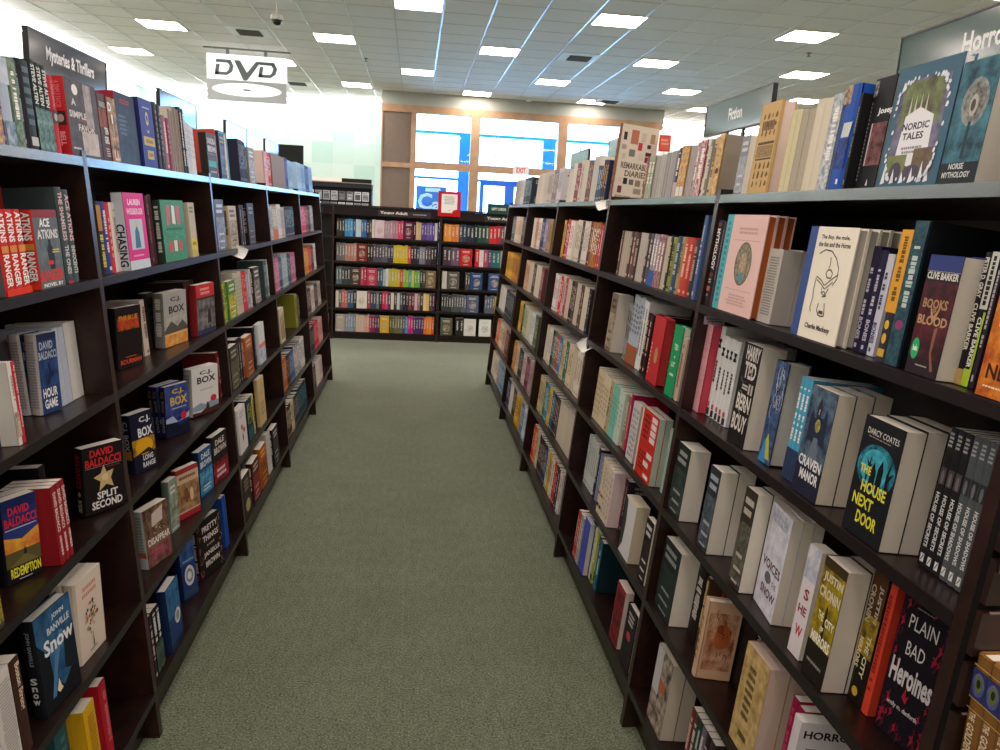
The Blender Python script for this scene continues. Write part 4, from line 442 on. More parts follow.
sp('c8b8a8','4a3a30'),
sp('e0dcd4','c04040'),
('1e1a1e','1e1a1e',[('n',0,.06,1,.66,'1e1a1e','3a3438',6),('x',.22,.24,.8,.6,'3a3438','1e1a1e',9),('m',.12,.72,.88,.93,'c0bcc0',2),('m',.2,.3,.85,.36,'c0bcc0',1),('m',.15,.16,.85,.22,'c0bcc0',1),('m',.2,.04,.8,.08,'c0bcc0',1)],[('M',.25,.3,.75,.88,'c0bcc0')],0,None),
sp('d8d0c4','8a7a6a'),
sp('c83040','f0d0c8'),
pgb('c8bca4'),
pgb('c4b8a6'),
pgb('cabba4'),
sp('544640','c8b8a8'),
sp('d83038','f8e0d8'),
sp('2e2a2c','a8a0a0'),
sp('b83834','e8b0a8'),
sp('2a2422','c0b0a0'),
pgb('d0c8bc'),
sp('8a8a98','d0d0d8'),
('c8c4c0','c8c4c0',[],[('m',.3,.2,.7,.9,'98949a',6)],0,None),
sp('b84038','f0c8b8'),
sp('4a7a5a','d0e0d0'),
sp('3a4a60','b8c0c8'),
('c4303c','c4303c',[],[('M',.3,.2,.7,.9,'e8a8a8')],0,None),
sp('3a2e2c','b0a498'),
sp('8a4048','e0c0b0'),
sp('c8a838','5a4410'),
sp('c8b890','6a5a38'),
sp2('1c3a48','24505c','c8b830'),
sp('d0c4b0','7a6a58'),
sp('b04838','e0a090'),
sp('2a282a','b8b4b0'),
pgb('d0c4ae'),
sp('c8c0a8','6a6450'),
sp('3a3030','a89890'),
sp('3a5054','a0b0b0'),
sp('d0b884','6a5424'),
sp('2c2628','b8b0a8'),
sp('e0dcd8','b04a48'),
sp('d07a3a','f8d8b8'),
pgb('d8d0c4'),
sp('4878a0','d8e4ec'),
sp('28345a','b0bcd8'),
('c8bc9c','c8bc9c',[('p',[(.12,.1),(.15,.7),(.2,.85),(.28,.7),(.3,.1)],'4a3424'),('p',[(.4,.1),(.42,.7),(.48,.85),(.54,.7),(.56,.1)],'5a2c20'),('p',[(.66,.1),(.68,.74),(.76,.9),(.84,.74),(.86,.1)],'4a3c2c')],[],0,None),
sp('c83a28','f0b0a0'),
sp('24263a','8a90b0'),
sp('c8c4c0','8a8a88'),
sp('c0b498','7a6c50'),
sp('2c3454','98a0c0'),
sp('4a6a3a','c8d8b8'),
sp('d8b83a','6a5410'),
sp('b86a88','e8c0d0'),
sp('d0d8e0','6a8ab0'),
sp('d8d4cc','8a8680'),
sp('3a86b0','d8ecf4'),
sp('6a2c44','d0a0b0'),
sp('a88a5a','5a4420'),
sp('b02c58','f0c0d0'),
sp('8a7aa0','d0c8dc'),
sp('c8bca0','5a4a34'),
sp('d0a030','5a3a10'),
sp('b8b8b4','5a5a58'),
sp('cfc4b8','8a5a50'),
('d8c0b8','d8c0b8',[],[('n',0,0,1,1,'d8c0b8','b83a34',12)],0,None),
sp('3a4a6a','a8b4cc'),
sp('d8dcdc','8a9090'),
pgb('cfc4b4'),
sp('3a2824','d8c8a0'),
sp('4a3c34','b8a898'),
sp('b89aa0','6a4a54'),
sp('c8c4c8','7a6a70'),
pgb('d4c8b4'),
sp('c84038','f0d0c8'),
sp('2c3050','b0b4d0'),
sp('d8b038','6a4c10'),
sp('7a4a48','d0a8a0'),
sp('d0d0d0','8a8a8c'),
sp('2a2a24','8a8a78'),
sp('8aa0a8','d0dce0'),
('8a7a70','8a7a70',[],[('r',.5,.12,.9,.14,'3a3430')],0,None),
sp2('a8a4a0','c86a30','f0ece0'),
sp('5a6a4a','c0c8b0'),
sp('8a7a78','d8ccc8'),
sp('d8d0c0','b04a3a'),
pgb('cfc8b4'),
sp('3a3438','b0a8a8'),
sp('2c3a80','8a98d8'),
sp('8a8a30','3a3a14'),
sp('d8c8a8','7a6a48'),
art('2c3440','c8ccd0','f0ece0',7),
sp('2a2428','a09a9c'),
sp('b05a28','e8b088'),
sp('b8c09a','5a6a3a'),
sp('a85a7c','e0b0c8'),
sp('24262e','8a909c'),
sp('3a4458','a0acc0'),
sp('bfb4aa','6a5a54'),
sp('c87a34','f0c898'),
sp('5a7aa8','d0dcec'),
sp('d0d0d0','5a6068'),
sp('3a2a24','a08a7c'),
sp('b0aca8','6a6a6a'),
sp('d8b428','6a5010'),
pgb('d8ccb8'),
sp('28304a','a8b0c8'),
pgb('d8d4cc'),
pgb('c8bca8'),
sp('c89a30','6a4a10'),
sp('3a5a8a','b0c0dc'),
('d4d0cc','d4d0cc',[('e',.3,.5,.7,.85,'8a4a34')],[],0,None),
sp('14343f','5a8a98'),
sp('c8907a','7a3a2c'),
pgb('c4baae'),
sp('1e2a34','90a8b8'),
sp('2c2426','b0a8a8'),
sp('c8a888','b04030'),
sp('2a3440','7aa0b8'),
pgb('d4c8b8'),
sp('163844','5a8a98'),
pgb('c8bcac'),
sp('a8c8e8','5a86b0'),
sp('9ac0e0','4a7aa8'),
sp('c07a28','f0c888'),
sp('4a3a38','b8a8a0'),
sp('2a2a2c','b0b0b0'),
('2c2a30','2c2a30',[('n',0,.06,1,.66,'2c2a30','7a6a60',6),('x',.22,.24,.8,.6,'7a6a60','2c2a30',9),('m',.12,.72,.88,.93,'d0c8c0',2),('m',.2,.3,.85,.36,'d0c8c0',1),('m',.15,.16,.85,.22,'d0c8c0',1),('m',.2,.04,.8,.08,'d0c8c0',1)],[('M',.25,.3,.75,.88,'d0c8c0')],0,None),
sp('88b4e0','3a6a9a'),
sp('b84a68','e8b0c0'),
sp('4a3a38','c0b0a8'),
sp('b82c28','e8a098'),
sp('3a3c44','8a8c94'),
sp('4a4448','b0a8a8'),
sp('5a86a0','c8dce8'),
sp('b87a34','5a3410'),
sp('2a3440','98a8b0'),
sp('c8b8a0','c87830'),
sp('c88a30','5a3810'),
sp('2a4a8a','8aa8dc'),
sp('c8c4c4','7a7678'),
sp('26242a','a0a0a4'),
sp('c0243c','e89aa8'),
sp('8a2c40','d890a0'),
sp('2a2428','a0989c'),
sp('c8c0bc','5a5250'),
pgb('d0c8c0'),
sp('3a5054','a8b8b8'),
sp('8a8a9a','d0d0dc'),
sp('2a2428','98989a'),
sp('6a4034','c8a090'),
sp('8a8e98','d0d4dc'),
sp('d0c8c0','d08a50'),
sp('d8a838','6a4c10'),
sp('26242a','98949a'),
sp('8ab8e8','4a7ab0'),
sp('d8c8b0','8a6a4c'),
sp('3a2c2c','b0a0a0'),
sp('d0ccd0','8a8a90'),
sp('c8a890','7a4434'),
sp('d0c8bc','8a7a68'),
sp('5a5c60','c0c0c4'),
sp('d89a28','6a4410'),
sp('c86a44','f0c8b0'),
pgb('d0ccc4'),
sp('c89a94','7a4a48'),
sp('b0a8a4','4a3c3c'),
bf('c02428'),
bf('5a5a54'),
bf('2c4a7c'),
pgb('b8aa98'),
bf('54607c'),
bf('3a5488'),
bf('5a5c48'),
bf('3a3a44'),
bf('d8dcd8'),
bf('a8a8a4'),
bf('c8b030'),
bf('e0e4e0'),
bf('7a7470'),
sp('c8b8b4','7a6a68'),
bf('5a5a58'),
bf('d8d0c4'),
bf('d0c8c4'),
bf('5a4640'),
bf('6a6a68'),
bf('b82c34'),
bf('8a7a78'),
pgb('c4c0b8'),
pgb('9a8e80'),
bf('d8d4cc'),
bf('7a2c24'),
bf('7a6a4c'),
bf('b83458'),
bf('4a3c34'),
bf('5a2440'),
bf('d8c0cc'),
bf('c8a428'),
bf('a8a098'),
bk('4a4a4a'),
bk('7a7a78'),
bk('c8c0bc'),
bk('5a5a5a'),
bk('8a8a88'),
bk('4a4a48'),
bk('5a5450'),
bk('4a3a48'),
bk('2c2c28'),
bk('6a5468'),
bk('c82830'),
bk('6a4a60'),
bk('b88a90'),
bk('5a5458'),
bk('b04868'),
bk('5ab0a0'),
bk('3a3430'),
bk('5a4a68'),
bk('d8d4d4'),
bk('8a9aa0'),
bk('2c6a70'),
bk('1c2c34'),
bk('b82c34'),
bk('2c3c58'),
bk('5a4a5c'),
bk('4a3048'),
bk('c8c0c4'),
bk('58a8d0'),
bk('e08a34'),
bk('3a4850'),
bk('2c4a40'),
bk('3a5044'),
bk('c83038'),
bk('d87a30'),
bk('3a4058'),
bk('3a4a5c'),
bk('e04a28'),
bk('2c3448'),
bk('e09a44'),
bk('d84028'),
bk('d88a38'),
bk('48a0c8'),
bk('3a2c30'),
bk('c84068'),
bk('b82c58'),
bk('2c2c30'),
bk('b03a48'),
bk('b86a68'),
bk('c8a820'),
bk('e0c880'),
bk('4a2c48'),
bk('5a4a54'),
bk('2c2c34'),
bk('c8b428'),
bk('2c2430'),
bk('8a6a6c'),
bk('b8b03a'),
bk('d8b860'),
bk('5a5a68'),
bk('4a5058'),
bk('3a5a74'),
bk('2c2c3c'),
bk('a83048'),
bk('5a2c3c'),
bk('6a7078'),
bk('d0a8b0'),
bk('c84058'),
bk('2c3a34'),
bk('2c3038'),
bk('b08880'),
bk('5a5a5c'),
bk('3a3a48'),
bk('4a4a5a'),
bk('c8d0d4'),
bk('8ab03a'),
bk('6a6a68'),
bk('b8bcc0'),
bk('3a3a44'),
bk('3a5a6a'),
bk('7a7a8c'),
bk('e0d0a8'),
bk('5a6a74'),
bk('4a3a58'),
bk('d0c8bc'),
bk('3a2c2c'),
bk('3a4448'),
bk('3a9a8a'),
bk('7a4048'),
bk('b84a28'),
bk('c8a83a'),
bk('a87a70'),
bk('c84a3a'),
bk('c8b848'),
bk('4a4a44'),
bk('6aa04a'),
bk('c84a6a'),
bk('a87a8c'),
bk('98a8b0'),
bk('d0b080'),
bk('6a54a0'),
bk('d8d4cc'),
bk('e08428'),
bk('b090a0'),
bk('c02c78'),
bk('b8748c'),
bk('d0ccd0'),
bk('8a98a8'),
bk('7a8898'),
bk('c8b0a0'),
bk('3a8ab8'),
bk('b8ccd8'),
bk('3a6aa0'),
bk('c89a88'),
bk('c8a878'),
bk('4a98c8'),
bk('c8c8c4'),
bk('3a3a2c'),
bk('d85a20'),
bk('5a4890'),
bk('54408c'),
bk('3a3c40'),
bk('4a5458'),
bk('3a4c70'),
bk('4a2c60'),
bk('5a5a3c'),
bk('5a3a3c'),
bk('2c3040'),
bk('3a2030'),
bk('5a6478'),
bk('2c4a7a'),
bk('3a3a68'),
bk('a89a88'),
bk('5a2c5a'),
bk('6a6a48'),
bk('3a3a70'),
bk('e06a20'),
bk('5a6270'),
bk('8a2c58'),
bk('4a88b8'),
bk('7a5a3a'),
bk('b8a890'),
bk('b88a3c')]
BOOKS=[
(0.724,1.23,0.4277,-4.574,.15,.03,.206,0,'white paperback with black HORROR title, turned outward, horror bay fourth shelf','horror bay, fourth shelf'),
(0.7979,1.1132,0.7126,-78.718,.097,.04,.26,1,'black hardcover edged with crimson leaves and white title, horror bay third shelf','horror bay, third shelf'),
(0.8365,1.0799,1.6064,-90,.101,.04,.188,2,'dark blue cover standing first from the near end, horror bay top ledge','horror bay, top ledge'),
(0.7963,1.0125,1.3107,-90,.076,.03,.214,3,'fiery orange-red cover cut by the edge of the picture, horror bay first shelf','horror bay, first shelf'),
(0.8225,1.3823,1.6075,-90,.168,.022,.202,4,'steel-blue hardcover framed by a white leaf wreath around a forest, horror bay top ledge','horror bay, top ledge'),
(0.7721,1.2489,1.0137,-90,.114,.036,.206,5,'black paperback with teal wood scene and yellow title, horror bay second shelf','horror bay, second shelf'),
(0.7963,1.5782,1.3107,-90,.18,.021,.224,6,'cream book with blue spine strip and ink sketch of figures, horror bay first shelf','horror bay, first shelf'),
(0.8225,1.2087,1.6075,-90,.084,.06,.184,7,'teal misty paperback with a lone tree-like figure, horror bay top ledge','horror bay, top ledge'),
(0.7953,1.1767,1.3108,-90,.078,.034,.188,8,'dark blood-red paperback with blue top band and round green sticker, horror bay first shelf','horror bay, first shelf'),
(0.7468,1.2708,0.7168,-90,.074,.045,.231,9,'yellow and black paperback with pale capital title, horror bay third shelf','horror bay, third shelf'),
(0.7963,2.0318,1.3107,-90,.243,.022,.245,10,'pink cloth-look book with teal spine strip and dark oval picture, horror bay first shelf','horror bay, first shelf'),
(0.774,1.4466,1.0135,-90,.097,.036,.216,11,'slate-blue haunted house cover with pale gothic lettering, horror bay second shelf','horror bay, second shelf'),
(-0.7398,1.5788,0.4258,83.231,.135,.03,.223,12,'dark blue hardcover with a large white serif title, first mystery bay fourth shelf','first mystery bay, fourth shelf'),
(0.7232,1.6948,0.4278,-5.765,.086,.03,.205,13,'tan hardcover with rust-red face picture, turned toward the camera, horror bay fourth shelf','horror bay, fourth shelf'),
(0.8379,3.42,1.6062,6.71,.171,.03,.325,14,'very tall beige book of small pictures, turned toward the camera, fiction bay top ledge','fiction bay, top ledge'),
(0.7232,1.4794,0.4278,-90,.11,.045,.226,15,'thick tan paperback with dark hand-drawn marks, horror bay fourth shelf','horror bay, fourth shelf'),
(0.7986,1.1536,0.7125,0,.152,.043,.248,16,'thick brown and gold spine with two lines of white lettering, horror bay third shelf','horror bay, third shelf'),
(-0.9046,1.775,1.3013,90,.145,.025,.224,17,'tall red book standing behind the red spines, first mystery bay first shelf','first mystery bay, first shelf'),
(0.78,1.8011,1.013,-90,.097,.062,.244,18,'black book covered with rough white hand lettering, horror bay second shelf','horror bay, second shelf'),
(0.8023,1.2046,1.3102,0,.152,.035,.24,19,'tall dark teal patterned spine, horror bay first shelf','horror bay, first shelf'),
(-0.804,1.981,0.7157,55.778,.114,.03,.178,20,'black cover with tan star and white title under red name, first mystery bay','first mystery bay, third shelf',0.2),
(-0.814,1.6104,0.7126,62.493,.079,.028,.183,21,'blue and orange landscape cover with yellow title, first mystery bay third shelf','first mystery bay, third shelf',0.35),
(-0.7332,1.3932,0.4264,180,.135,.062,.203,22,'white spine with faint grey lettering, first of two alike, first mystery bay fourth shelf','first mystery bay, fourth shelf'),
(-0.7432,1.347,0.7165,90,.1,.028,.166,23,'cover with a yellow title cut by the edge of the picture, first mystery bay','first mystery bay, third shelf'),
(0.8285,1.5103,1.607,0,.135,.052,.201,24,'bright blue spine with a white patch, horror bay top ledge','horror bay, top ledge'),
(-0.7332,1.4575,0.4264,180,.135,.062,.203,22,'white spine with faint grey lettering, second of two alike, first mystery bay fourth shelf','first mystery bay, fourth shelf'),
(0.7782,1.5557,0.7142,-96.963,.122,.022,.231,25,'pale lilac paperback with dark plum title lettering, horror bay third shelf','horror bay, third shelf'),
(0.8465,1.4969,1.6055,-90,.068,.03,.207,26,'black hardcover with a dark red photo panel, horror bay top ledge','horror bay, top ledge'),
(0.788,1.6395,1.0124,-90,.058,.05,.231,27,'hardcover with blue and yellow graffiti-style cover, horror bay second shelf','horror bay, second shelf'),
(0.8023,1.2398,1.3102,0,.152,.031,.225,28,'tall spine, orange-yellow above and black below with yellow spots, horror bay first shelf','horror bay, first shelf'),
(-0.8171,2.05,1.6075,90,.19,.03,.18,29,'grey cover with white dot and blurred pale figure, first mystery bay top ledge','first mystery bay, top ledge'),
(-0.7466,1.7746,0.4257,86.114,.123,.03,.206,30,'cream cover with a bouquet of small red and green flowers, first mystery bay','first mystery bay, fourth shelf',0.4),
(0.8285,1.963,1.607,-90,.119,.032,.216,31,'tall tan book with rows of brown figures, horror bay top ledge','horror bay, top ledge'),
(0.7558,1.3448,0.716,-90,.046,.03,.222,32,'narrow slice of a pale cover with three rows of red letters, horror bay','horror bay, third shelf'),
(0.7498,1.6345,0.7165,-90,.061,.036,.234,33,'dark brown paperback with small pale lettering, horror bay third shelf','horror bay, third shelf'),
(0.7342,2.0735,0.4269,-90,.132,.058,.214,34,'dark teal paperback beside the upright with a thick page block, horror bay fourth shelf','horror bay, fourth shelf'),
(-0.8231,1.7364,1.607,180,.106,.06,.166,35,'purple and yellow pictorial spine cut by the edge of the picture, first mystery bay','first mystery bay, top ledge'),
(-0.7945,1.799,1.3103,90,.118,.024,.17,36,'grey cover with dark silhouette and red, fifth of five alike, first mystery bay first shelf','first mystery bay, first shelf'),
(-0.7945,2.3482,1.3103,90,.17,.03,.217,37,'hot pink cover with a small figure in a framed panel, second mystery bay','second mystery bay, first shelf'),
(-0.7442,1.7028,0.1355,180,.135,.062,.206,38,'dark teal spine, first mystery bay bottom shelf','first mystery bay, bottom shelf'),
(-0.7093,1.773,0.1384,180,.135,.062,.208,39,'bright yellow spine with a barcode at its foot, first mystery bay bottom shelf','first mystery bay, bottom shelf'),
(0.8285,1.5644,1.607,0,.135,.04,.191,40,'blue and white pictorial spine, horror bay top ledge','horror bay, top ledge'),
(-0.8231,2.389,1.607,90,.16,.05,.195,41,'big dark navy hardcover with red lettering at the top, second mystery bay top ledge','second mystery bay, top ledge'),
(-0.845,1.8796,1.0079,76.976,.066,.03,.189,42,'blue cover with white block title between white page blocks, first mystery bay second shelf','first mystery bay, second shelf',0.4),
(0.7518,2.0949,0.7163,-90,.1,.058,.204,43,'dark green-black paperback with a thick white page block, horror bay third shelf','horror bay, third shelf'),
(0.7498,1.844,0.7165,-90,.066,.046,.216,44,'charcoal paperback with faint bluish lettering, horror bay third shelf','horror bay, third shelf'),
(0.7067,1.9662,0.1392,-90,.12,.04,.226,45,'thick paperback with grey and brown cover beside the upright, horror bay bottom shelf','horror bay, bottom shelf'),
(-0.7586,2.2906,0.4243,72.17,.119,.034,.182,46,'crowded collage cover with pale title across it, second mystery bay fourth shelf','second mystery bay, fourth shelf'),
(0.7747,1.8458,0.4235,0,.135,.055,.21,47,'black spine with white capitals, horror bay fourth shelf','horror bay, fourth shelf'),
(-0.8617,2.4063,1.0076,75.263,.126,.024,.184,48,'black cover with glowing orange-red title, second mystery bay second shelf','second mystery bay, second shelf',0.3),
(-0.7369,2.7835,0.1361,74.799,.17,.03,.224,49,'black cover of white capitals bordered by small ornaments, second mystery bay bottom shelf','second mystery bay, bottom shelf'),
(0.8122,1.7846,1.3094,-90,.07,.045,.171,50,'grey-edged paperback tucked behind the pink book, horror bay first shelf','horror bay, first shelf'),
(-0.7965,2.678,1.3102,90,.256,.026,.201,51,'green cover with red and white upright shapes, second mystery bay first shelf','second mystery bay, first shelf'),
(-0.8231,1.8903,1.607,180,.106,.051,.183,52,'black spine with a barcode patch at its foot, first mystery bay top ledge','first mystery bay, top ledge'),
(-0.7938,2.317,0.7123,67.34,.093,.034,.18,53,'midnight cover with a yellow glow and white title, second mystery bay third shelf','second mystery bay, third shelf'),
(-0.8012,2.9582,0.7157,67.061,.155,.036,.183,54,'white snow cover with a black author name and red round sticker, second mystery bay','second mystery bay, third shelf',0.2),
(0.8229,1.0011,1.0095,0,.152,.017,.23,55,'charcoal spine standing first from the near end, horror bay second shelf','horror bay, second shelf'),
(-0.8393,2.7832,1.0092,81.485,.18,.036,.188,56,'grey landscape cover with orange foot and dark author name, second mystery bay second shelf','second mystery bay, second shelf',0.3),
(0.8229,1.0184,1.0095,0,.152,.017,.23,55,'charcoal spine standing second from the near end, horror bay second shelf','horror bay, second shelf'),
(0.8229,1.0358,1.0095,0,.152,.017,.23,55,'charcoal spine standing third from the near end, horror bay second shelf','horror bay, second shelf'),
(-0.7332,1.4961,0.4264,180,.135,.036,.202,57,'dark brown spine with pale lettering, first mystery bay fourth shelf','first mystery bay, fourth shelf'),
(0.8229,1.0531,1.0095,0,.152,.017,.229,58,'black spine standing fourth from the near end, horror bay second shelf','horror bay, second shelf'),
(0.7488,2.4499,0.7166,-90,.174,.022,.217,59,'red and white book with dark blocks of lettering, fiction bay third shelf','fiction bay, third shelf'),
(0.8229,1.0705,1.0095,0,.152,.017,.229,58,'black spine standing fifth from the near end, horror bay second shelf','horror bay, second shelf'),
(0.8229,1.0878,1.0095,0,.152,.017,.229,58,'black spine standing sixth from the near end, horror bay second shelf','horror bay, second shelf'),
(0.7986,1.1333,0.7125,0,.152,.019,.24,60,'bright orange-red spine, horror bay third shelf','horror bay, third shelf'),
(-0.8162,2.6918,0.7132,65.436,.115,.02,.178,61,'blue cover with a yellow author name and red round sticker, second mystery bay','second mystery bay, third shelf',0.3),
(0.8272,1.3654,1.3081,0,.135,.024,.196,62,'dark blue spine standing tenth from the near end, horror bay first shelf','horror bay, first shelf'),
(0.8003,2.0609,1.3103,0,.152,.038,.23,63,'thick near-black spine with white lettering and small red blocks, horror bay first shelf','horror bay, first shelf'),
(0.8272,1.3412,1.3081,0,.106,.024,.189,64,'dark blue spine standing ninth from the near end, horror bay first shelf','horror bay, first shelf'),
(0.8272,1.0669,1.3081,0,.135,.016,.201,65,'black spine with white top and lime-green foot, horror bay first shelf','horror bay, first shelf'),
(0.8769,1.0799,1.603,-90,.101,.04,.191,2,'second copy back behind the dark blue cover, horror bay top ledge','horror bay, top ledge'),
(-0.8231,1.7898,1.607,180,.106,.04,.171,66,'pale blue-white spine with sea-blue foot, first mystery bay top ledge','first mystery bay, top ledge'),
(-0.7746,2.6641,0.4244,66.787,.113,.022,.181,67,'old-fashioned picture cover with tan sky and red foot, second mystery bay fourth shelf','second mystery bay, fourth shelf',0.6),
(-0.802,1.9752,1.3097,180,.152,.035,.221,68,'dark slate spine with pink lettering, first mystery bay first shelf','first mystery bay, first shelf'),
(0.971,1.6618,1.5953,180,.135,.033,.193,69,'thick cream page block, first of two alike, horror bay top ledge','horror bay, top ledge'),
(-0.7985,1.6864,1.31,180,.106,.034,.171,36,'grey cover with dark silhouette and red, second of five alike, first mystery bay first shelf','first mystery bay, first shelf'),
(0.971,1.6951,1.5953,180,.135,.033,.195,69,'thick cream page block, second of two alike, horror bay top ledge','horror bay, top ledge'),
(-0.802,2.0105,1.3097,180,.152,.035,.216,70,'second dark slate spine with pale lettering, first mystery bay first shelf','first mystery bay, first shelf'),
(-0.7985,1.7207,1.31,180,.106,.034,.171,36,'grey cover with dark silhouette and red, third of five alike, first mystery bay first shelf','first mystery bay, first shelf'),
(0.8272,1.3194,1.3081,0,.106,.021,.184,71,'white spine standing eighth from the near end, horror bay first shelf','horror bay, first shelf'),
(-0.7985,1.755,1.31,180,.106,.034,.171,36,'grey cover with dark silhouette and red, fourth of five alike, first mystery bay first shelf','first mystery bay, first shelf'),
(-0.7943,3.0332,1.0125,82.239,.172,.03,.191,72,'grey misty cover with a red top and lone figure, second mystery bay second shelf','second mystery bay, second shelf',0.4),
(-0.7193,1.8661,0.1375,180,.135,.043,.203,73,'bright red spine, first mystery bay bottom shelf','first mystery bay, bottom shelf'),
(0.8272,1.0836,1.3081,0,.135,.015,.2,74,'black spine with tan foot block, horror bay first shelf','horror bay, first shelf'),
(0.8085,1.2489,1.0107,-90,.114,.036,.209,5,'second copy back behind the black paperback with teal wood scene, horror bay second shelf','horror bay, second shelf'),
(0.7501,1.2914,0.4255,0,.135,.024,.208,75,'pink spine standing third from the near end, horror bay fourth shelf','horror bay, fourth shelf'),
(0.845,1.2489,1.0077,-90,.114,.036,.212,5,'third copy back behind the black paperback with teal wood scene, horror bay second shelf','horror bay, second shelf'),
(0.7501,1.2671,0.4255,0,.135,.024,.203,75,'pink spine standing second from the near end, horror bay fourth shelf','horror bay, fourth shelf'),
(0.8229,2.0272,1.0095,0,.152,.03,.25,76,'white spine standing eighteenth from the near end, horror bay second shelf','horror bay, second shelf'),
(0.776,2.4965,1.0133,-90,.112,.03,.217,77,'red cloth-look book with a small gold emblem, fiction bay second shelf','fiction bay, second shelf'),
(0.8229,1.9152,1.0095,0,.152,.03,.226,76,'white spine standing fourteenth from the near end, horror bay second shelf','horror bay, second shelf'),
(-0.8171,2.5704,1.6075,90,.125,.03,.202,78,'royal blue cover with gold emblem and gold bands, second mystery bay top ledge','second mystery bay, top ledge'),
(0.7232,2.4564,0.4278,-90,.12,.045,.196,79,'white book with a dark curved edge picture, fiction bay fourth shelf','fiction bay, fourth shelf'),
(0.8609,1.5782,1.3054,-90,.18,.021,.228,6,'fourth copy back behind the cream book with blue spine strip, horror bay first shelf','horror bay, first shelf'),
(0.8393,1.5782,1.3071,-90,.18,.021,.227,6,'third copy back behind the cream book with blue spine strip, horror bay first shelf','horror bay, first shelf'),
(0.8178,1.5782,1.3089,-90,.18,.021,.225,6,'second copy back behind the cream book with blue spine strip, horror bay first shelf','horror bay, first shelf'),
(-0.7618,2.6482,0.134,64.853,.074,.03,.212,80,'blue cover with a large pale dial, second mystery bay bottom shelf','second mystery bay, bottom shelf'),
(-0.8231,1.8236,1.607,180,.106,.032,.177,81,'green misty landscape spine, first mystery bay top ledge','first mystery bay, top ledge'),
(0.8229,1.9964,1.0095,0,.152,.03,.228,82,'white spine standing seventeenth from the near end, horror bay second shelf','horror bay, second shelf'),
(-0.7014,2.3026,0.139,90,.12,.03,.207,83,'deep blue cover with a small pale disc, second mystery bay bottom shelf','second mystery bay, bottom shelf'),
(0.7737,2.1538,0.7145,0,.135,.041,.193,84,'cream spine standing first from the near end, fiction bay third shelf','fiction bay, third shelf'),
(0.9421,1.7259,1.5977,180,.106,.03,.179,85,'grey-tan page block, first of two alike, horror bay top ledge','horror bay, top ledge'),
(0.9421,1.7566,1.5977,180,.106,.03,.181,85,'grey-tan page block, second of two alike, horror bay top ledge','horror bay, top ledge'),
(0.8285,2.3029,1.607,0,.106,.05,.162,86,'red spine standing fifth from the near end, fiction bay top ledge','fiction bay, top ledge'),
(0.774,2.2896,1.0135,-90,.077,.025,.215,87,'plain emerald green book with short white title, fiction bay second shelf','fiction bay, second shelf'),
(0.9083,2.2371,0.7035,180,.135,.041,.204,88,'pale green page block standing second from the near end, fiction bay third shelf','fiction bay, third shelf'),
(-0.812,1.8275,0.7108,180,.135,.031,.197,89,'plain black spine, first mystery bay third shelf','first mystery bay, third shelf'),
(0.8109,2.2382,1.3095,0,.106,.041,.173,90,'dark red spine standing second from the near end, fiction bay first shelf','fiction bay, first shelf'),
(0.8285,2.1707,1.607,0,.106,.04,.166,91,'golden tan spine at the end of the ledge, fiction bay top ledge','fiction bay, top ledge'),
(0.8109,2.2796,1.3095,0,.106,.041,.177,92,'red spine standing third from the near end, fiction bay first shelf','fiction bay, first shelf'),
(0.8298,1.1767,1.3079,-90,.078,.034,.19,8,'second copy back behind the dark blood-red paperback with blue top, horror bay first shelf','horror bay, first shelf'),
(-0.8192,2.2383,1.3083,180,.135,.036,.192,93,'black spine with gold lettering, second mystery bay first shelf','second mystery bay, first shelf'),
(-0.7444,3.0312,0.4261,81.9,.147,.026,.191,94,'black cover with white author name and red foot, second mystery bay fourth shelf','second mystery bay, fourth shelf',0.6),
(0.8643,1.1767,1.3051,-90,.078,.034,.193,8,'third copy back behind the dark blood-red paperback with blue top, horror bay first shelf','horror bay, first shelf'),
(0.8229,1.946,1.0095,0,.152,.025,.227,82,'white spine standing fifteenth from the near end, horror bay second shelf','horror bay, second shelf'),
(0.8109,2.3211,1.3095,0,.106,.041,.177,95,'red spine standing fourth from the near end, fiction bay first shelf','fiction bay, first shelf'),
(-0.8192,2.275,1.3083,180,.135,.036,.192,96,'blue spine standing second from the near end, second mystery bay first shelf','second mystery bay, first shelf'),
(0.8109,2.2105,1.3095,0,.152,.027,.243,97,'blue spine standing first from the near end, fiction bay first shelf','fiction bay, first shelf'),
(0.8099,1.789,0.4206,0,.135,.03,.198,98,'dark red spine standing tenth from the near end, horror bay fourth shelf','horror bay, fourth shelf'),
(0.78,3.0946,1.013,-90,.09,.062,.229,99,'brown-edged book with a thick cream page block, fiction bay second shelf','fiction bay, second shelf'),
(-0.9712,2.0253,0.9968,0,.135,.032,.196,100,'white page block standing by the upright, first of two alike, first mystery bay second shelf','first mystery bay, second shelf'),
(0.8229,1.9712,1.0095,0,.152,.025,.226,76,'white spine standing sixteenth from the near end, horror bay second shelf','horror bay, second shelf'),
(0.8413,2.0318,1.307,-90,.243,.022,.248,10,'third copy back behind the pink cloth-look book with teal spine, horror bay first shelf','horror bay, first shelf'),
(0.7923,1.2708,0.713,-90,.074,.045,.234,9,'second copy back behind the yellow and black paperback with pale, horror bay third shelf','horror bay, third shelf'),
(0.8188,2.0318,1.3088,-90,.243,.022,.247,10,'second copy back behind the pink cloth-look book with teal spine, horror bay first shelf','horror bay, first shelf'),
(0.7167,1.5557,0.1384,0,.135,.026,.202,101,'dark pink spine standing second from the near end, horror bay bottom shelf','horror bay, bottom shelf'),
(-0.8192,2.3117,1.3083,180,.135,.036,.19,102,'red and white split spine, second mystery bay first shelf','second mystery bay, first shelf'),
(0.793,1.479,1.0119,0,.152,.016,.218,103,'blue spine standing ninth from the near end, horror bay second shelf','horror bay, second shelf'),
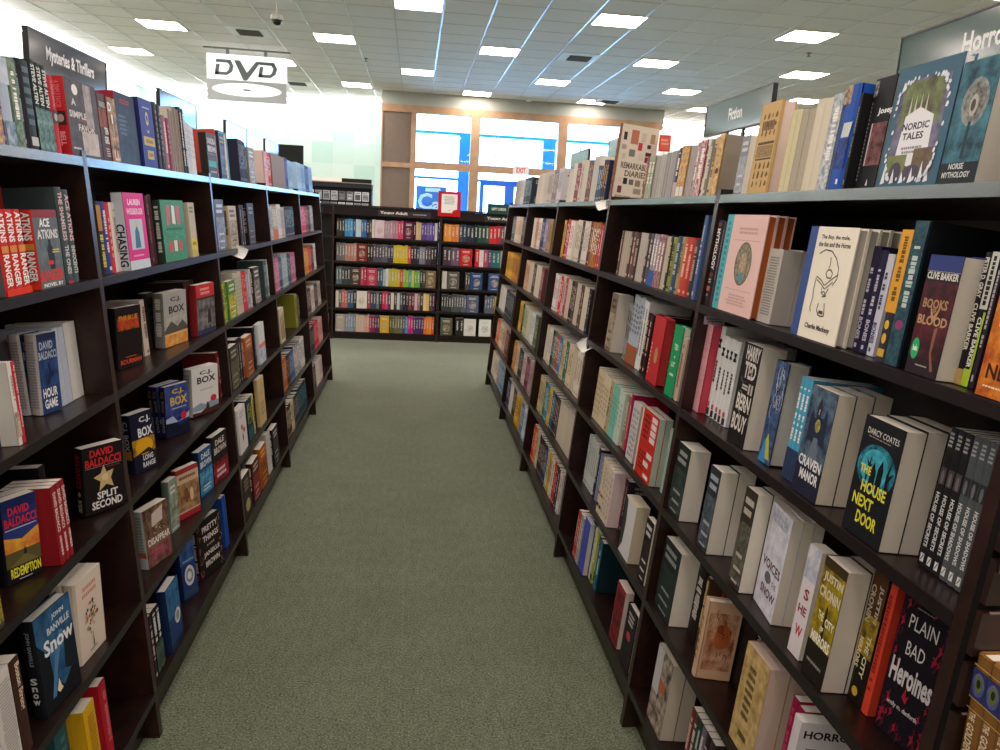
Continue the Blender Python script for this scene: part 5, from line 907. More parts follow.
(-0.8231,1.9191,1.607,180,.135,.026,.19,104,'dark spine with pale lettering and sea-green, first of three alike, first mystery bay top ledge','first mystery bay, top ledge'),
(-0.9712,2.0575,0.9968,0,.135,.032,.194,100,'white page block standing by the upright, second of two alike, first mystery bay second shelf','first mystery bay, second shelf'),
(0.8109,2.3971,1.3095,0,.106,.041,.177,105,'blue spine standing sixth from the near end, fiction bay first shelf','fiction bay, first shelf'),
(0.9421,1.7823,1.5977,180,.106,.025,.184,106,'cream page block with a yellow sticky, first of two alike, horror bay top ledge','horror bay, top ledge'),
(0.7167,1.5821,0.1384,0,.135,.026,.202,107,'dark red spine standing third from the near end, horror bay bottom shelf','horror bay, bottom shelf'),
(0.793,1.4952,1.0119,0,.152,.016,.218,103,'blue spine standing tenth from the near end, horror bay second shelf','horror bay, second shelf'),
(0.9421,1.8079,1.5977,180,.106,.025,.186,106,'cream page block with a yellow sticky, second of two alike, horror bay top ledge','horror bay, top ledge'),
(0.7007,2.2582,0.1397,-90,.1,.022,.196,108,'black hardcover with a small red spot, standing near the lip, fiction bay bottom shelf','fiction bay, bottom shelf'),
(0.793,1.5113,1.0119,0,.152,.016,.218,103,'blue spine standing eleventh from the near end, horror bay second shelf','horror bay, second shelf'),
(0.7167,1.6085,0.1384,0,.135,.026,.202,109,'purple spine standing fourth from the near end, horror bay bottom shelf','horror bay, bottom shelf'),
(-0.8231,1.9455,1.607,180,.135,.026,.188,104,'dark spine with pale lettering and sea-green, second of three alike, first mystery bay top ledge','first mystery bay, top ledge'),
(-0.7562,2.8775,0.425,82.286,.121,.026,.18,110,'bright blue cover with white author name, second mystery bay fourth shelf','second mystery bay, fourth shelf',0.6),
(0.7027,2.4008,0.1395,-90,.096,.03,.201,111,'dark red paperback with cream spine, fiction bay bottom shelf','fiction bay, bottom shelf'),
(0.7638,2.8845,0.7154,0,.135,.05,.203,112,'cream spine standing twelfth from the near end, fiction bay third shelf','fiction bay, third shelf'),
(0.847,1.4466,1.0075,-90,.097,.036,.221,11,'third copy back behind the slate-blue haunted house cover with pale, horror bay second shelf','horror bay, second shelf'),
(-0.8616,2.6907,1.0058,180,.106,.049,.183,113,'tan spine standing second from the near end, second mystery bay second shelf','second mystery bay, second shelf'),
(0.8105,1.4466,1.0105,-90,.097,.036,.218,11,'second copy back behind the slate-blue haunted house cover with pale, horror bay second shelf','horror bay, second shelf'),
(-0.8231,2.0036,1.607,180,.106,.029,.17,114,'red spine with dark middle band, first mystery bay top ledge','first mystery bay, top ledge'),
(-0.9712,1.9647,0.9968,0,.135,.028,.192,115,'bluish white page block, first of two alike, first mystery bay second shelf','first mystery bay, second shelf'),
(0.7167,1.656,0.1384,0,.135,.026,.202,116,'charcoal spine standing sixth from the near end, horror bay bottom shelf','horror bay, bottom shelf'),
(0.8109,2.4386,1.3095,0,.106,.041,.173,117,'yellow spine standing seventh from the near end, fiction bay first shelf','fiction bay, first shelf'),
(-0.8231,1.972,1.607,180,.106,.026,.186,104,'dark spine with pale lettering and sea-green, third of three alike, first mystery bay top ledge','first mystery bay, top ledge'),
(0.7803,2.181,1.013,0,.106,.031,.187,118,'narrow beige-pink spine beside the green book, fiction bay second shelf','fiction bay, second shelf'),
(0.7167,1.6824,0.1384,0,.135,.026,.202,119,'red spine standing seventh from the near end, horror bay bottom shelf','horror bay, bottom shelf'),
(-0.9423,1.9935,0.9992,0,.106,.028,.19,115,'bluish white page block, second of two alike, first mystery bay second shelf','first mystery bay, second shelf'),
(0.8285,2.2117,1.607,0,.106,.036,.162,120,'cream spine standing second from the near end, fiction bay top ledge','fiction bay, top ledge'),
(0.7578,2.5868,0.7159,-90,.085,.03,.202,121,'white book scattered with small grey drawings, fiction bay third shelf','fiction bay, third shelf'),
(-0.8231,2.2629,1.607,90,.055,.03,.173,122,'brown and rust cover with white capitals, second mystery bay top ledge','second mystery bay, top ledge'),
(-0.8192,2.3438,1.3083,180,.135,.032,.19,123,'pale grey spine standing fourth from the near end, second mystery bay first shelf','second mystery bay, first shelf'),
(0.8465,2.0969,1.6055,-90,.05,.03,.154,124,'silver-grey book beside the upright, horror bay top ledge','horror bay, top ledge'),
(0.798,2.7054,1.0115,0,.152,.032,.251,125,'pale blue-grey spine with a red and, first of four alike, fiction bay second shelf','fiction bay, second shelf'),
(0.7687,1.4794,0.424,-90,.11,.045,.229,15,'second copy back behind the thick tan paperback with dark hand-drawn, horror bay fourth shelf','horror bay, fourth shelf'),
(-0.7492,1.725,0.716,180,.106,.022,.179,126,'dark red spine with small white lettering, first of three alike, first mystery bay third shelf','first mystery bay, third shelf'),
(0.7322,2.2517,0.427,-90,.07,.02,.202,127,'black paperback with white lettering beside the upright, fiction bay fourth shelf','fiction bay, fourth shelf'),
(0.8012,2.0588,1.0113,0,.152,.02,.247,128,'second red and white speckled spine, horror bay second shelf','horror bay, second shelf'),
(0.8099,1.7637,0.4206,0,.106,.025,.193,129,'red spine standing ninth from the near end, horror bay fourth shelf','horror bay, fourth shelf'),
(0.8099,1.7385,0.4206,0,.106,.025,.188,130,'white spine standing eighth from the near end, horror bay fourth shelf','horror bay, fourth shelf'),
(0.9166,2.5485,1.3008,180,.106,.041,.173,131,'cream page block standing ninth from the near end, fiction bay first shelf','fiction bay, first shelf'),
(0.8109,2.3625,1.3095,0,.106,.034,.177,132,'gold spine standing fifth from the near end, fiction bay first shelf','fiction bay, first shelf'),
(0.7737,2.6743,0.7145,0,.135,.041,.194,133,'olive spine standing sixth from the near end, fiction bay third shelf','fiction bay, third shelf'),
(-0.7492,1.7475,0.716,180,.106,.022,.179,126,'dark red spine with small white lettering, second of three alike, first mystery bay third shelf','first mystery bay, third shelf'),
(0.8012,2.0794,1.0113,0,.152,.02,.247,134,'red and white speckled spine, horror bay second shelf','horror bay, second shelf'),
(-0.8167,1.5899,1.0095,180,.106,.019,.17,135,'teal spine standing first from the near end, first mystery bay second shelf','first mystery bay, second shelf'),
(0.798,2.738,1.0115,0,.152,.032,.245,125,'pale blue-grey spine with a red and, second of four alike, fiction bay second shelf','fiction bay, second shelf'),
(-0.7492,1.77,0.716,180,.106,.022,.179,126,'dark red spine with small white lettering, third of three alike, first mystery bay third shelf','first mystery bay, third shelf'),
(0.798,2.7706,1.0115,0,.152,.032,.248,125,'pale blue-grey spine with a red and, third of four alike, fiction bay second shelf','fiction bay, second shelf'),
(-0.8167,1.6097,1.0095,180,.106,.019,.17,136,'teal spine standing second from the near end, first mystery bay second shelf','first mystery bay, second shelf'),
(0.8109,2.8532,1.3095,0,.106,.048,.173,137,'dark red spine standing nineteenth from the near end, fiction bay first shelf','fiction bay, first shelf'),
(-0.9729,2.6405,1.2957,0,.152,.034,.218,138,'dark plum page block, second mystery bay first shelf','second mystery bay, first shelf'),
(-0.7093,2.2166,0.1384,180,.135,.032,.202,139,'black spine with white capitals and green, first of two alike, second mystery bay bottom shelf','second mystery bay, bottom shelf'),
(0.798,2.8032,1.0115,0,.152,.032,.251,125,'pale blue-grey spine with a red and, fourth of four alike, fiction bay second shelf','fiction bay, second shelf'),
(0.8272,1.0578,1.3081,0,.135,.009,.199,140,'black spine standing second from the near end, horror bay first shelf','horror bay, first shelf'),
(0.8109,2.6873,1.3095,0,.106,.041,.177,141,'dark red spine standing fourteenth from the near end, fiction bay first shelf','fiction bay, first shelf'),
(0.7266,2.7056,0.1375,0,.135,.044,.198,142,'dark teal rounded spine, fiction bay bottom shelf','fiction bay, bottom shelf'),
(-0.8231,2.7562,1.607,180,.135,.036,.207,143,'near-black spine beside the gold-banded cover, first of two alike, second mystery bay top ledge','second mystery bay, top ledge'),
(-0.7093,2.2496,0.1384,180,.135,.032,.2,139,'black spine with white capitals and green, second of two alike, second mystery bay bottom shelf','second mystery bay, bottom shelf'),
(-0.8214,1.6332,1.3081,180,.106,.018,.173,144,'dark blue spine standing first from the near end, first mystery bay first shelf','first mystery bay, first shelf'),
(0.7282,2.7404,0.4273,0,.135,.037,.214,145,'cream spine with a red rule, first of two alike, fiction bay fourth shelf','fiction bay, fourth shelf'),
(0.798,2.6467,1.0115,0,.152,.029,.241,146,'clean white spine, first of two alike, fiction bay second shelf','fiction bay, second shelf'),
(0.7747,1.8202,0.4235,0,.135,.021,.205,147,'dark gold lettered spine, horror bay fourth shelf','horror bay, fourth shelf'),
(-0.8214,1.6514,1.3081,180,.106,.018,.173,36,'grey cover with dark silhouette and red, first of five alike, first mystery bay first shelf','first mystery bay, first shelf'),
(-0.8231,2.8402,1.607,180,.106,.044,.176,148,'red spine standing seventh from the near end, second mystery bay top ledge','second mystery bay, top ledge'),
(0.798,2.6761,1.0115,0,.152,.029,.244,146,'clean white spine, second of two alike, fiction bay second shelf','fiction bay, second shelf'),
(0.7282,2.7782,0.4273,0,.152,.037,.217,145,'cream spine with a red rule, second of two alike, fiction bay fourth shelf','fiction bay, fourth shelf'),
(-0.8211,2.3211,1.6072,90,.062,.02,.17,149,'brown patterned cover with scattered white letters, second mystery bay top ledge','second mystery bay, top ledge'),
(-0.8231,2.7928,1.607,180,.135,.036,.204,143,'near-black spine beside the gold-banded cover, second of two alike, second mystery bay top ledge','second mystery bay, top ledge'),
(0.798,2.5785,1.0115,0,.135,.032,.206,150,'dark red spine standing fourth from the near end, fiction bay second shelf','fiction bay, second shelf'),
(-0.7093,2.1538,0.1384,180,.135,.029,.202,151,'dark pink spine standing first from the near end, second mystery bay bottom shelf','second mystery bay, bottom shelf'),
(-0.7965,3.3834,1.3102,90,.15,.03,.211,152,'blue-grey cover with pale patterned text, third mystery bay first shelf','third mystery bay, first shelf'),
(0.9342,2.6303,1.5983,180,.106,.045,.151,153,'grey page block standing thirteenth from the near end, fiction bay top ledge','fiction bay, top ledge'),
(0.798,2.6107,1.0115,0,.135,.032,.209,150,'dark red spine standing fifth from the near end, fiction bay second shelf','fiction bay, second shelf'),
(0.7167,1.6349,0.1384,0,.135,.021,.202,154,'dark teal spine standing fifth from the near end, horror bay bottom shelf','horror bay, bottom shelf'),
(0.7266,2.7735,0.1375,0,.135,.041,.208,155,'lime green spine, fiction bay bottom shelf','fiction bay, bottom shelf'),
(0.8285,2.2482,1.607,0,.106,.031,.158,156,'olive spine standing third from the near end, fiction bay top ledge','fiction bay, top ledge'),
(0.7638,2.7167,0.7154,0,.135,.037,.195,157,'pale mint spine, first of two alike, fiction bay third shelf','fiction bay, third shelf'),
(-0.9746,2.9314,1.5945,0,.152,.037,.219,158,'tall grey-brown page block, first of two alike, second mystery bay top ledge','second mystery bay, top ledge'),
(0.7638,2.7545,0.7154,0,.135,.037,.198,157,'pale mint spine, second of two alike, fiction bay third shelf','fiction bay, third shelf'),
(-0.7093,2.1835,0.1384,180,.135,.029,.2,151,'dark pink spine standing second from the near end, second mystery bay bottom shelf','second mystery bay, bottom shelf'),
(-0.7702,2.5604,0.4236,82.853,.064,.024,.18,159,'grey-green misty landscape cover, second mystery bay fourth shelf','second mystery bay, fourth shelf',0.6),
(0.8285,2.4487,1.607,0,.106,.036,.156,160,'orange and gold sunset spine with white, first of two alike, fiction bay top ledge','fiction bay, top ledge'),
(0.8109,2.5499,1.3095,0,.106,.034,.175,161,'pale red spine standing tenth from the near end, fiction bay first shelf','fiction bay, first shelf'),
(0.8285,2.4851,1.607,0,.106,.036,.158,160,'orange and gold sunset spine with white, second of two alike, fiction bay top ledge','fiction bay, top ledge'),
(-0.9746,2.9688,1.5945,0,.152,.037,.216,158,'tall grey-brown page block, second of two alike, second mystery bay top ledge','second mystery bay, top ledge'),
(-0.8412,1.6198,0.7104,62.493,.079,.028,.184,21,'second copy back behind the blue and orange landscape cover with, first mystery bay third shelf','first mystery bay, third shelf',0.35),
(0.8109,2.5847,1.3095,0,.106,.034,.177,161,'pale red spine standing eleventh from the near end, fiction bay first shelf','fiction bay, first shelf'),
(0.7501,2.9411,0.4255,0,.135,.041,.203,162,'black spine standing fourteenth from the near end, fiction bay fourth shelf','fiction bay, fourth shelf'),
(0.8109,2.9016,1.3095,0,.106,.041,.177,163,'red spine standing twentieth from the near end, fiction bay first shelf','fiction bay, first shelf'),
(-0.7818,1.6424,1.0124,180,.106,.016,.172,164,'cream spine with a small brown picture, first mystery bay second shelf','first mystery bay, second shelf'),
(0.8285,2.5216,1.607,0,.106,.036,.155,165,'dark blue spine standing eleventh from the near end, fiction bay top ledge','fiction bay, top ledge'),
(0.8109,2.6194,1.3095,0,.106,.034,.175,166,'grey spine standing twelfth from the near end, fiction bay first shelf','fiction bay, first shelf'),
(-0.8214,2.6391,1.3081,180,.135,.028,.213,167,'dark pink spine standing sixth from the near end, second mystery bay first shelf','second mystery bay, first shelf'),
(0.7282,2.6432,0.4273,0,.135,.032,.207,168,'pale pink-white spine, fiction bay fourth shelf','fiction bay, fourth shelf'),
(0.8109,2.6526,1.3095,0,.106,.034,.177,166,'grey spine standing thirteenth from the near end, fiction bay first shelf','fiction bay, first shelf'),
(0.8229,1.5503,0.7105,-96.963,.122,.022,.234,25,'third copy back behind the pale lilac paperback with dark plum, horror bay third shelf','horror bay, third shelf'),
(0.8109,2.943,1.3095,0,.106,.041,.177,169,'dark red spine standing twenty-first from the near end, fiction bay first shelf','fiction bay, first shelf'),
(0.7282,2.6756,0.4273,0,.135,.032,.209,170,'cream spine standing sixth from the near end, fiction bay fourth shelf','fiction bay, fourth shelf'),
(-0.8815,2.7819,1.0042,90,.07,.03,.192,171,'plain black cover behind the grey landscape cover, second mystery bay second shelf','second mystery bay, second shelf'),
(0.7282,2.708,0.4273,0,.135,.032,.212,170,'cream spine standing seventh from the near end, fiction bay fourth shelf','fiction bay, fourth shelf'),
(0.9342,2.4139,1.5983,180,.106,.034,.153,172,'pale grey page block standing seventh from the near end, fiction bay top ledge','fiction bay, top ledge'),
(0.8006,1.553,0.7123,-96.963,.122,.022,.232,25,'second copy back behind the pale lilac paperback with dark plum, horror bay third shelf','horror bay, third shelf'),
(0.8285,2.8724,1.607,0,.106,.045,.151,173,'brown spine standing twenty-second from the near end, fiction bay top ledge','fiction bay, top ledge'),
(0.9342,2.4473,1.5983,180,.106,.034,.155,172,'pale grey page block standing eighth from the near end, fiction bay top ledge','fiction bay, top ledge'),
(-0.8211,3.3565,1.6072,90,.15,.03,.173,174,'dark cover with beige capitals and a teal band, third mystery bay top ledge','third mystery bay, top ledge'),
(0.8109,2.7288,1.3095,0,.106,.034,.177,175,'charcoal spine standing fifteenth from the near end, fiction bay first shelf','fiction bay, first shelf'),
(0.8134,1.5851,0.4203,81.183,.13,.015,.215,176,'black spine standing fifth from the near end, horror bay fourth shelf','horror bay, fourth shelf'),
(-0.8211,3.5728,1.6072,90,.15,.03,.2,177,'navy and tan cover with a bright teal border, third mystery bay top ledge','third mystery bay, top ledge'),
(0.7638,3.0355,0.7154,0,.135,.036,.208,178,'cream spine standing sixteenth from the near end, fiction bay third shelf','fiction bay, third shelf'),
(0.7638,3.0719,0.7154,0,.135,.036,.21,178,'cream spine standing seventeenth from the near end, fiction bay third shelf','fiction bay, third shelf'),
(0.7638,3.1082,0.7154,0,.135,.036,.213,178,'cream spine standing eighteenth from the near end, fiction bay third shelf','fiction bay, third shelf'),
(-0.7472,3.3839,0.7162,90,.142,.03,.191,179,'dark olive patterned cover, third mystery bay third shelf','third mystery bay, third shelf'),
(0.8109,2.48,1.3095,0,.106,.027,.177,180,'black spine standing eighth from the near end, fiction bay first shelf','fiction bay, first shelf'),
(-0.8167,1.6249,1.0095,180,.106,.015,.168,181,'pale teal spine standing third from the near end, first mystery bay second shelf','first mystery bay, second shelf'),
(-0.7818,1.6573,1.0124,180,.106,.014,.17,182,'red spine with pale lettering, first mystery bay second shelf','first mystery bay, second shelf'),
(0.7638,2.9349,0.7154,0,.135,.033,.203,183,'cream spine standing thirteenth from the near end, fiction bay third shelf','fiction bay, third shelf'),
(-0.7771,1.7767,0.4232,86.114,.123,.03,.207,30,'second copy back behind the cream cover with a bouquet of, first mystery bay fourth shelf','first mystery bay, fourth shelf',0.4),
(-0.7965,2.9938,1.3102,90,.08,.026,.195,184,'beige cover with yellow bands at its foot, second mystery bay first shelf','second mystery bay, first shelf'),
(0.7638,2.9684,0.7154,0,.135,.033,.205,183,'cream spine standing fourteenth from the near end, fiction bay third shelf','fiction bay, third shelf'),
(0.7638,3.002,0.7154,0,.135,.033,.208,183,'cream spine standing fifteenth from the near end, fiction bay third shelf','fiction bay, third shelf'),
(0.8285,2.353,1.607,0,.106,.027,.158,185,'red spine standing sixth from the near end, fiction bay top ledge','fiction bay, top ledge'),
(-0.8231,3.0355,1.607,180,.152,.029,.226,186,'black spine filled with white lettering, first of two alike, second mystery bay top ledge','second mystery bay, top ledge'),
(-0.7233,3.4117,0.4272,90,.15,.025,.201,187,'white cover with red flowers, third mystery bay fourth shelf','third mystery bay, fourth shelf'),
(0.7638,2.7922,0.7154,0,.135,.03,.198,188,'mint green spine, first of three alike, fiction bay third shelf','fiction bay, third shelf'),
(0.7638,2.823,0.7154,0,.135,.03,.2,188,'mint green spine, second of three alike, fiction bay third shelf','fiction bay, third shelf'),
(-0.8231,2.8755,1.607,180,.106,.035,.171,189,'deep pink spine, second mystery bay top ledge','second mystery bay, top ledge'),
(0.7638,2.8538,0.7154,0,.135,.03,.203,188,'mint green spine, third of three alike, fiction bay third shelf','fiction bay, third shelf'),
(-0.7572,3.5806,0.7154,180,.135,.045,.202,190,'black spine standing second from the near end, third mystery bay third shelf','third mystery bay, third shelf'),
(-0.8231,3.0654,1.607,180,.152,.029,.223,186,'black spine filled with white lettering, second of two alike, second mystery bay top ledge','second mystery bay, top ledge'),
(0.7737,2.6476,0.7145,0,.135,.025,.209,191,'thin magenta spine, fiction bay third shelf','fiction bay, third shelf'),
(-0.7965,3.6145,1.3102,90,.15,.03,.186,192,'tan and white cover with dark lettering, third mystery bay first shelf','third mystery bay, first shelf'),
(-0.6994,3.3751,0.1392,90,.15,.03,.191,193,'dark cover with a pale gold disc, third mystery bay bottom shelf','third mystery bay, bottom shelf'),
(-0.7572,3.6261,0.7154,180,.135,.045,.202,194,'black spine standing third from the near end, third mystery bay third shelf','third mystery bay, third shelf'),
(0.8003,2.0467,1.3103,0,.152,.013,.227,195,'narrow dull purple spine, horror bay first shelf','horror bay, first shelf'),
(0.8285,2.7995,1.607,0,.106,.036,.149,196,'pale olive spine standing twentieth from the near end, fiction bay top ledge','fiction bay, top ledge'),
(0.8285,1.4993,1.607,0,.106,.01,.181,197,'black spine standing fifth from the near end, horror bay top ledge','horror bay, top ledge'),
(-0.8616,3.1778,1.0058,180,.135,.036,.198,198,'dark pink spine standing sixth from the near end, second mystery bay second shelf','second mystery bay, second shelf'),
(0.7501,2.9826,0.4255,0,.135,.03,.214,199,'pale grey spine standing fifteenth from the near end, fiction bay fourth shelf','fiction bay, fourth shelf'),
(0.8285,2.836,1.607,0,.106,.036,.151,196,'pale olive spine standing twenty-first from the near end, fiction bay top ledge','fiction bay, top ledge'),
(0.7027,2.9323,0.1395,-90,.088,.02,.216,200,'bright cobalt blue book, fiction bay bottom shelf','fiction bay, bottom shelf'),
(0.7501,2.8169,0.4255,0,.135,.03,.193,201,'plain lavender-grey spine, first of four alike, fiction bay fourth shelf','fiction bay, fourth shelf'),
(-0.7771,3.3119,0.7137,180,.135,.039,.193,202,'red spine standing fourth from the near end, second mystery bay third shelf','second mystery bay, third shelf'),
(0.7863,1.6345,0.7135,-90,.061,.036,.236,33,'second copy back behind the dark brown paperback with small pale, horror bay third shelf','horror bay, third shelf'),
(0.8285,2.2801,1.607,0,.106,.022,.162,203,'white spine standing fourth from the near end, fiction bay top ledge','fiction bay, top ledge'),
(0.798,2.8358,1.0115,0,.135,.025,.211,204,'grey spine standing twelfth from the near end, fiction bay second shelf','fiction bay, second shelf'),
(0.798,2.8619,1.0115,0,.135,.025,.214,204,'grey spine standing thirteenth from the near end, fiction bay second shelf','fiction bay, second shelf'),
(-0.8616,3.214,1.0058,180,.135,.036,.196,198,'dark pink spine standing seventh from the near end, second mystery bay second shelf','second mystery bay, second shelf'),
(-0.8616,3.2502,1.0058,180,.135,.036,.198,198,'dark pink spine standing eighth from the near end, second mystery bay second shelf','second mystery bay, second shelf'),
(0.7266,2.8149,0.1375,0,.135,.029,.208,205,'pale grey spine standing sixth from the near end, fiction bay bottom shelf','fiction bay, bottom shelf'),
(0.7501,3.0136,0.4255,0,.135,.03,.208,199,'pale grey spine standing sixteenth from the near end, fiction bay fourth shelf','fiction bay, fourth shelf'),
(0.7501,3.0447,0.4255,0,.135,.03,.211,199,'pale grey spine standing seventeenth from the near end, fiction bay fourth shelf','fiction bay, fourth shelf'),
(0.7501,2.8479,0.4255,0,.106,.03,.189,201,'plain lavender-grey spine, second of four alike, fiction bay fourth shelf','fiction bay, fourth shelf'),
(0.7501,3.0758,0.4255,0,.135,.03,.214,199,'pale grey spine standing eighteenth from the near end, fiction bay fourth shelf','fiction bay, fourth shelf'),
(0.7701,2.5946,0.4239,0,.135,.025,.195,206,'black spine standing third from the near end, fiction bay fourth shelf','fiction bay, fourth shelf'),
(-0.7719,3.4671,1.0132,90,.138,.03,.166,207,'small green and yellow cover, third mystery bay second shelf','third mystery bay, second shelf'),
(0.7501,2.879,0.4255,0,.135,.03,.191,201,'plain lavender-grey spine, third of four alike, fiction bay fourth shelf','fiction bay, fourth shelf'),
(0.8109,3.0882,1.3095,0,.106,.034,.177,208,'dark brown spine standing twenty-fifth from the near end, fiction bay first shelf','fiction bay, first shelf'),
(0.9166,3.0184,1.3008,180,.106,.034,.173,209,'tan page block standing twenty-second from the near end, fiction bay first shelf','fiction bay, first shelf'),
(0.7501,2.9101,0.4255,0,.135,.03,.193,201,'plain lavender-grey spine, fourth of four alike, fiction bay fourth shelf','fiction bay, fourth shelf'),
(-0.7572,3.9675,0.7154,180,.135,.048,.202,210,'black spine standing sixth from the near end, third mystery bay third shelf','third mystery bay, third shelf'),
(0.9166,2.7927,1.3008,180,.106,.029,.173,211,'tan page block standing sixteenth from the near end, fiction bay first shelf','fiction bay, first shelf'),
(-0.9577,2.8769,1.5959,0,.135,.026,.206,212,'brown page block standing ninth from the near end, second mystery bay top ledge','second mystery bay, top ledge'),
(0.9166,3.053,1.3008,180,.106,.034,.175,209,'tan page block standing twenty-third from the near end, fiction bay first shelf','fiction bay, first shelf'),
(0.9166,2.8226,1.3008,180,.106,.029,.175,211,'tan page block standing seventeenth from the near end, fiction bay first shelf','fiction bay, first shelf'),
(-0.8231,1.8375,1.607,180,.106,.013,.176,213,'black spine standing fifth from the near end, first mystery bay top ledge','first mystery bay, top ledge'),
(-0.8616,3.2864,1.0058,180,.135,.036,.196,198,'dark pink spine standing ninth from the near end, second mystery bay second shelf','second mystery bay, second shelf'),
(0.9166,3.0868,1.3008,180,.106,.034,.177,209,'tan page block standing twenty-fourth from the near end, fiction bay first shelf','fiction bay, first shelf'),
(-0.8065,3.916,1.3094,180,.135,.048,.191,214,'black spine standing third from the near end, third mystery bay first shelf','third mystery bay, first shelf'),
(0.9166,2.8518,1.3008,180,.106,.029,.177,211,'tan page block standing eighteenth from the near end, fiction bay first shelf','fiction bay, first shelf'),
(-0.7472,3.6906,0.7162,90,.15,.03,.186,215,'orange, black and tan cover, third mystery bay third shelf','third mystery bay, third shelf'),
(0.8122,3.4369,1.3094,0,.135,.037,.191,216,'red spine standing first from the near end, third fiction-case bay first shelf','third fiction-case bay, first shelf'),
(0.7638,3.4566,0.7154,0,.135,.037,.198,217,'white spine standing first from the near end, third fiction-case bay third shelf','third fiction-case bay, third shelf'),
(-0.9577,2.9036,1.5959,0,.135,.026,.203,212,'brown page block standing tenth from the near end, second mystery bay top ledge','second mystery bay, top ledge'),]
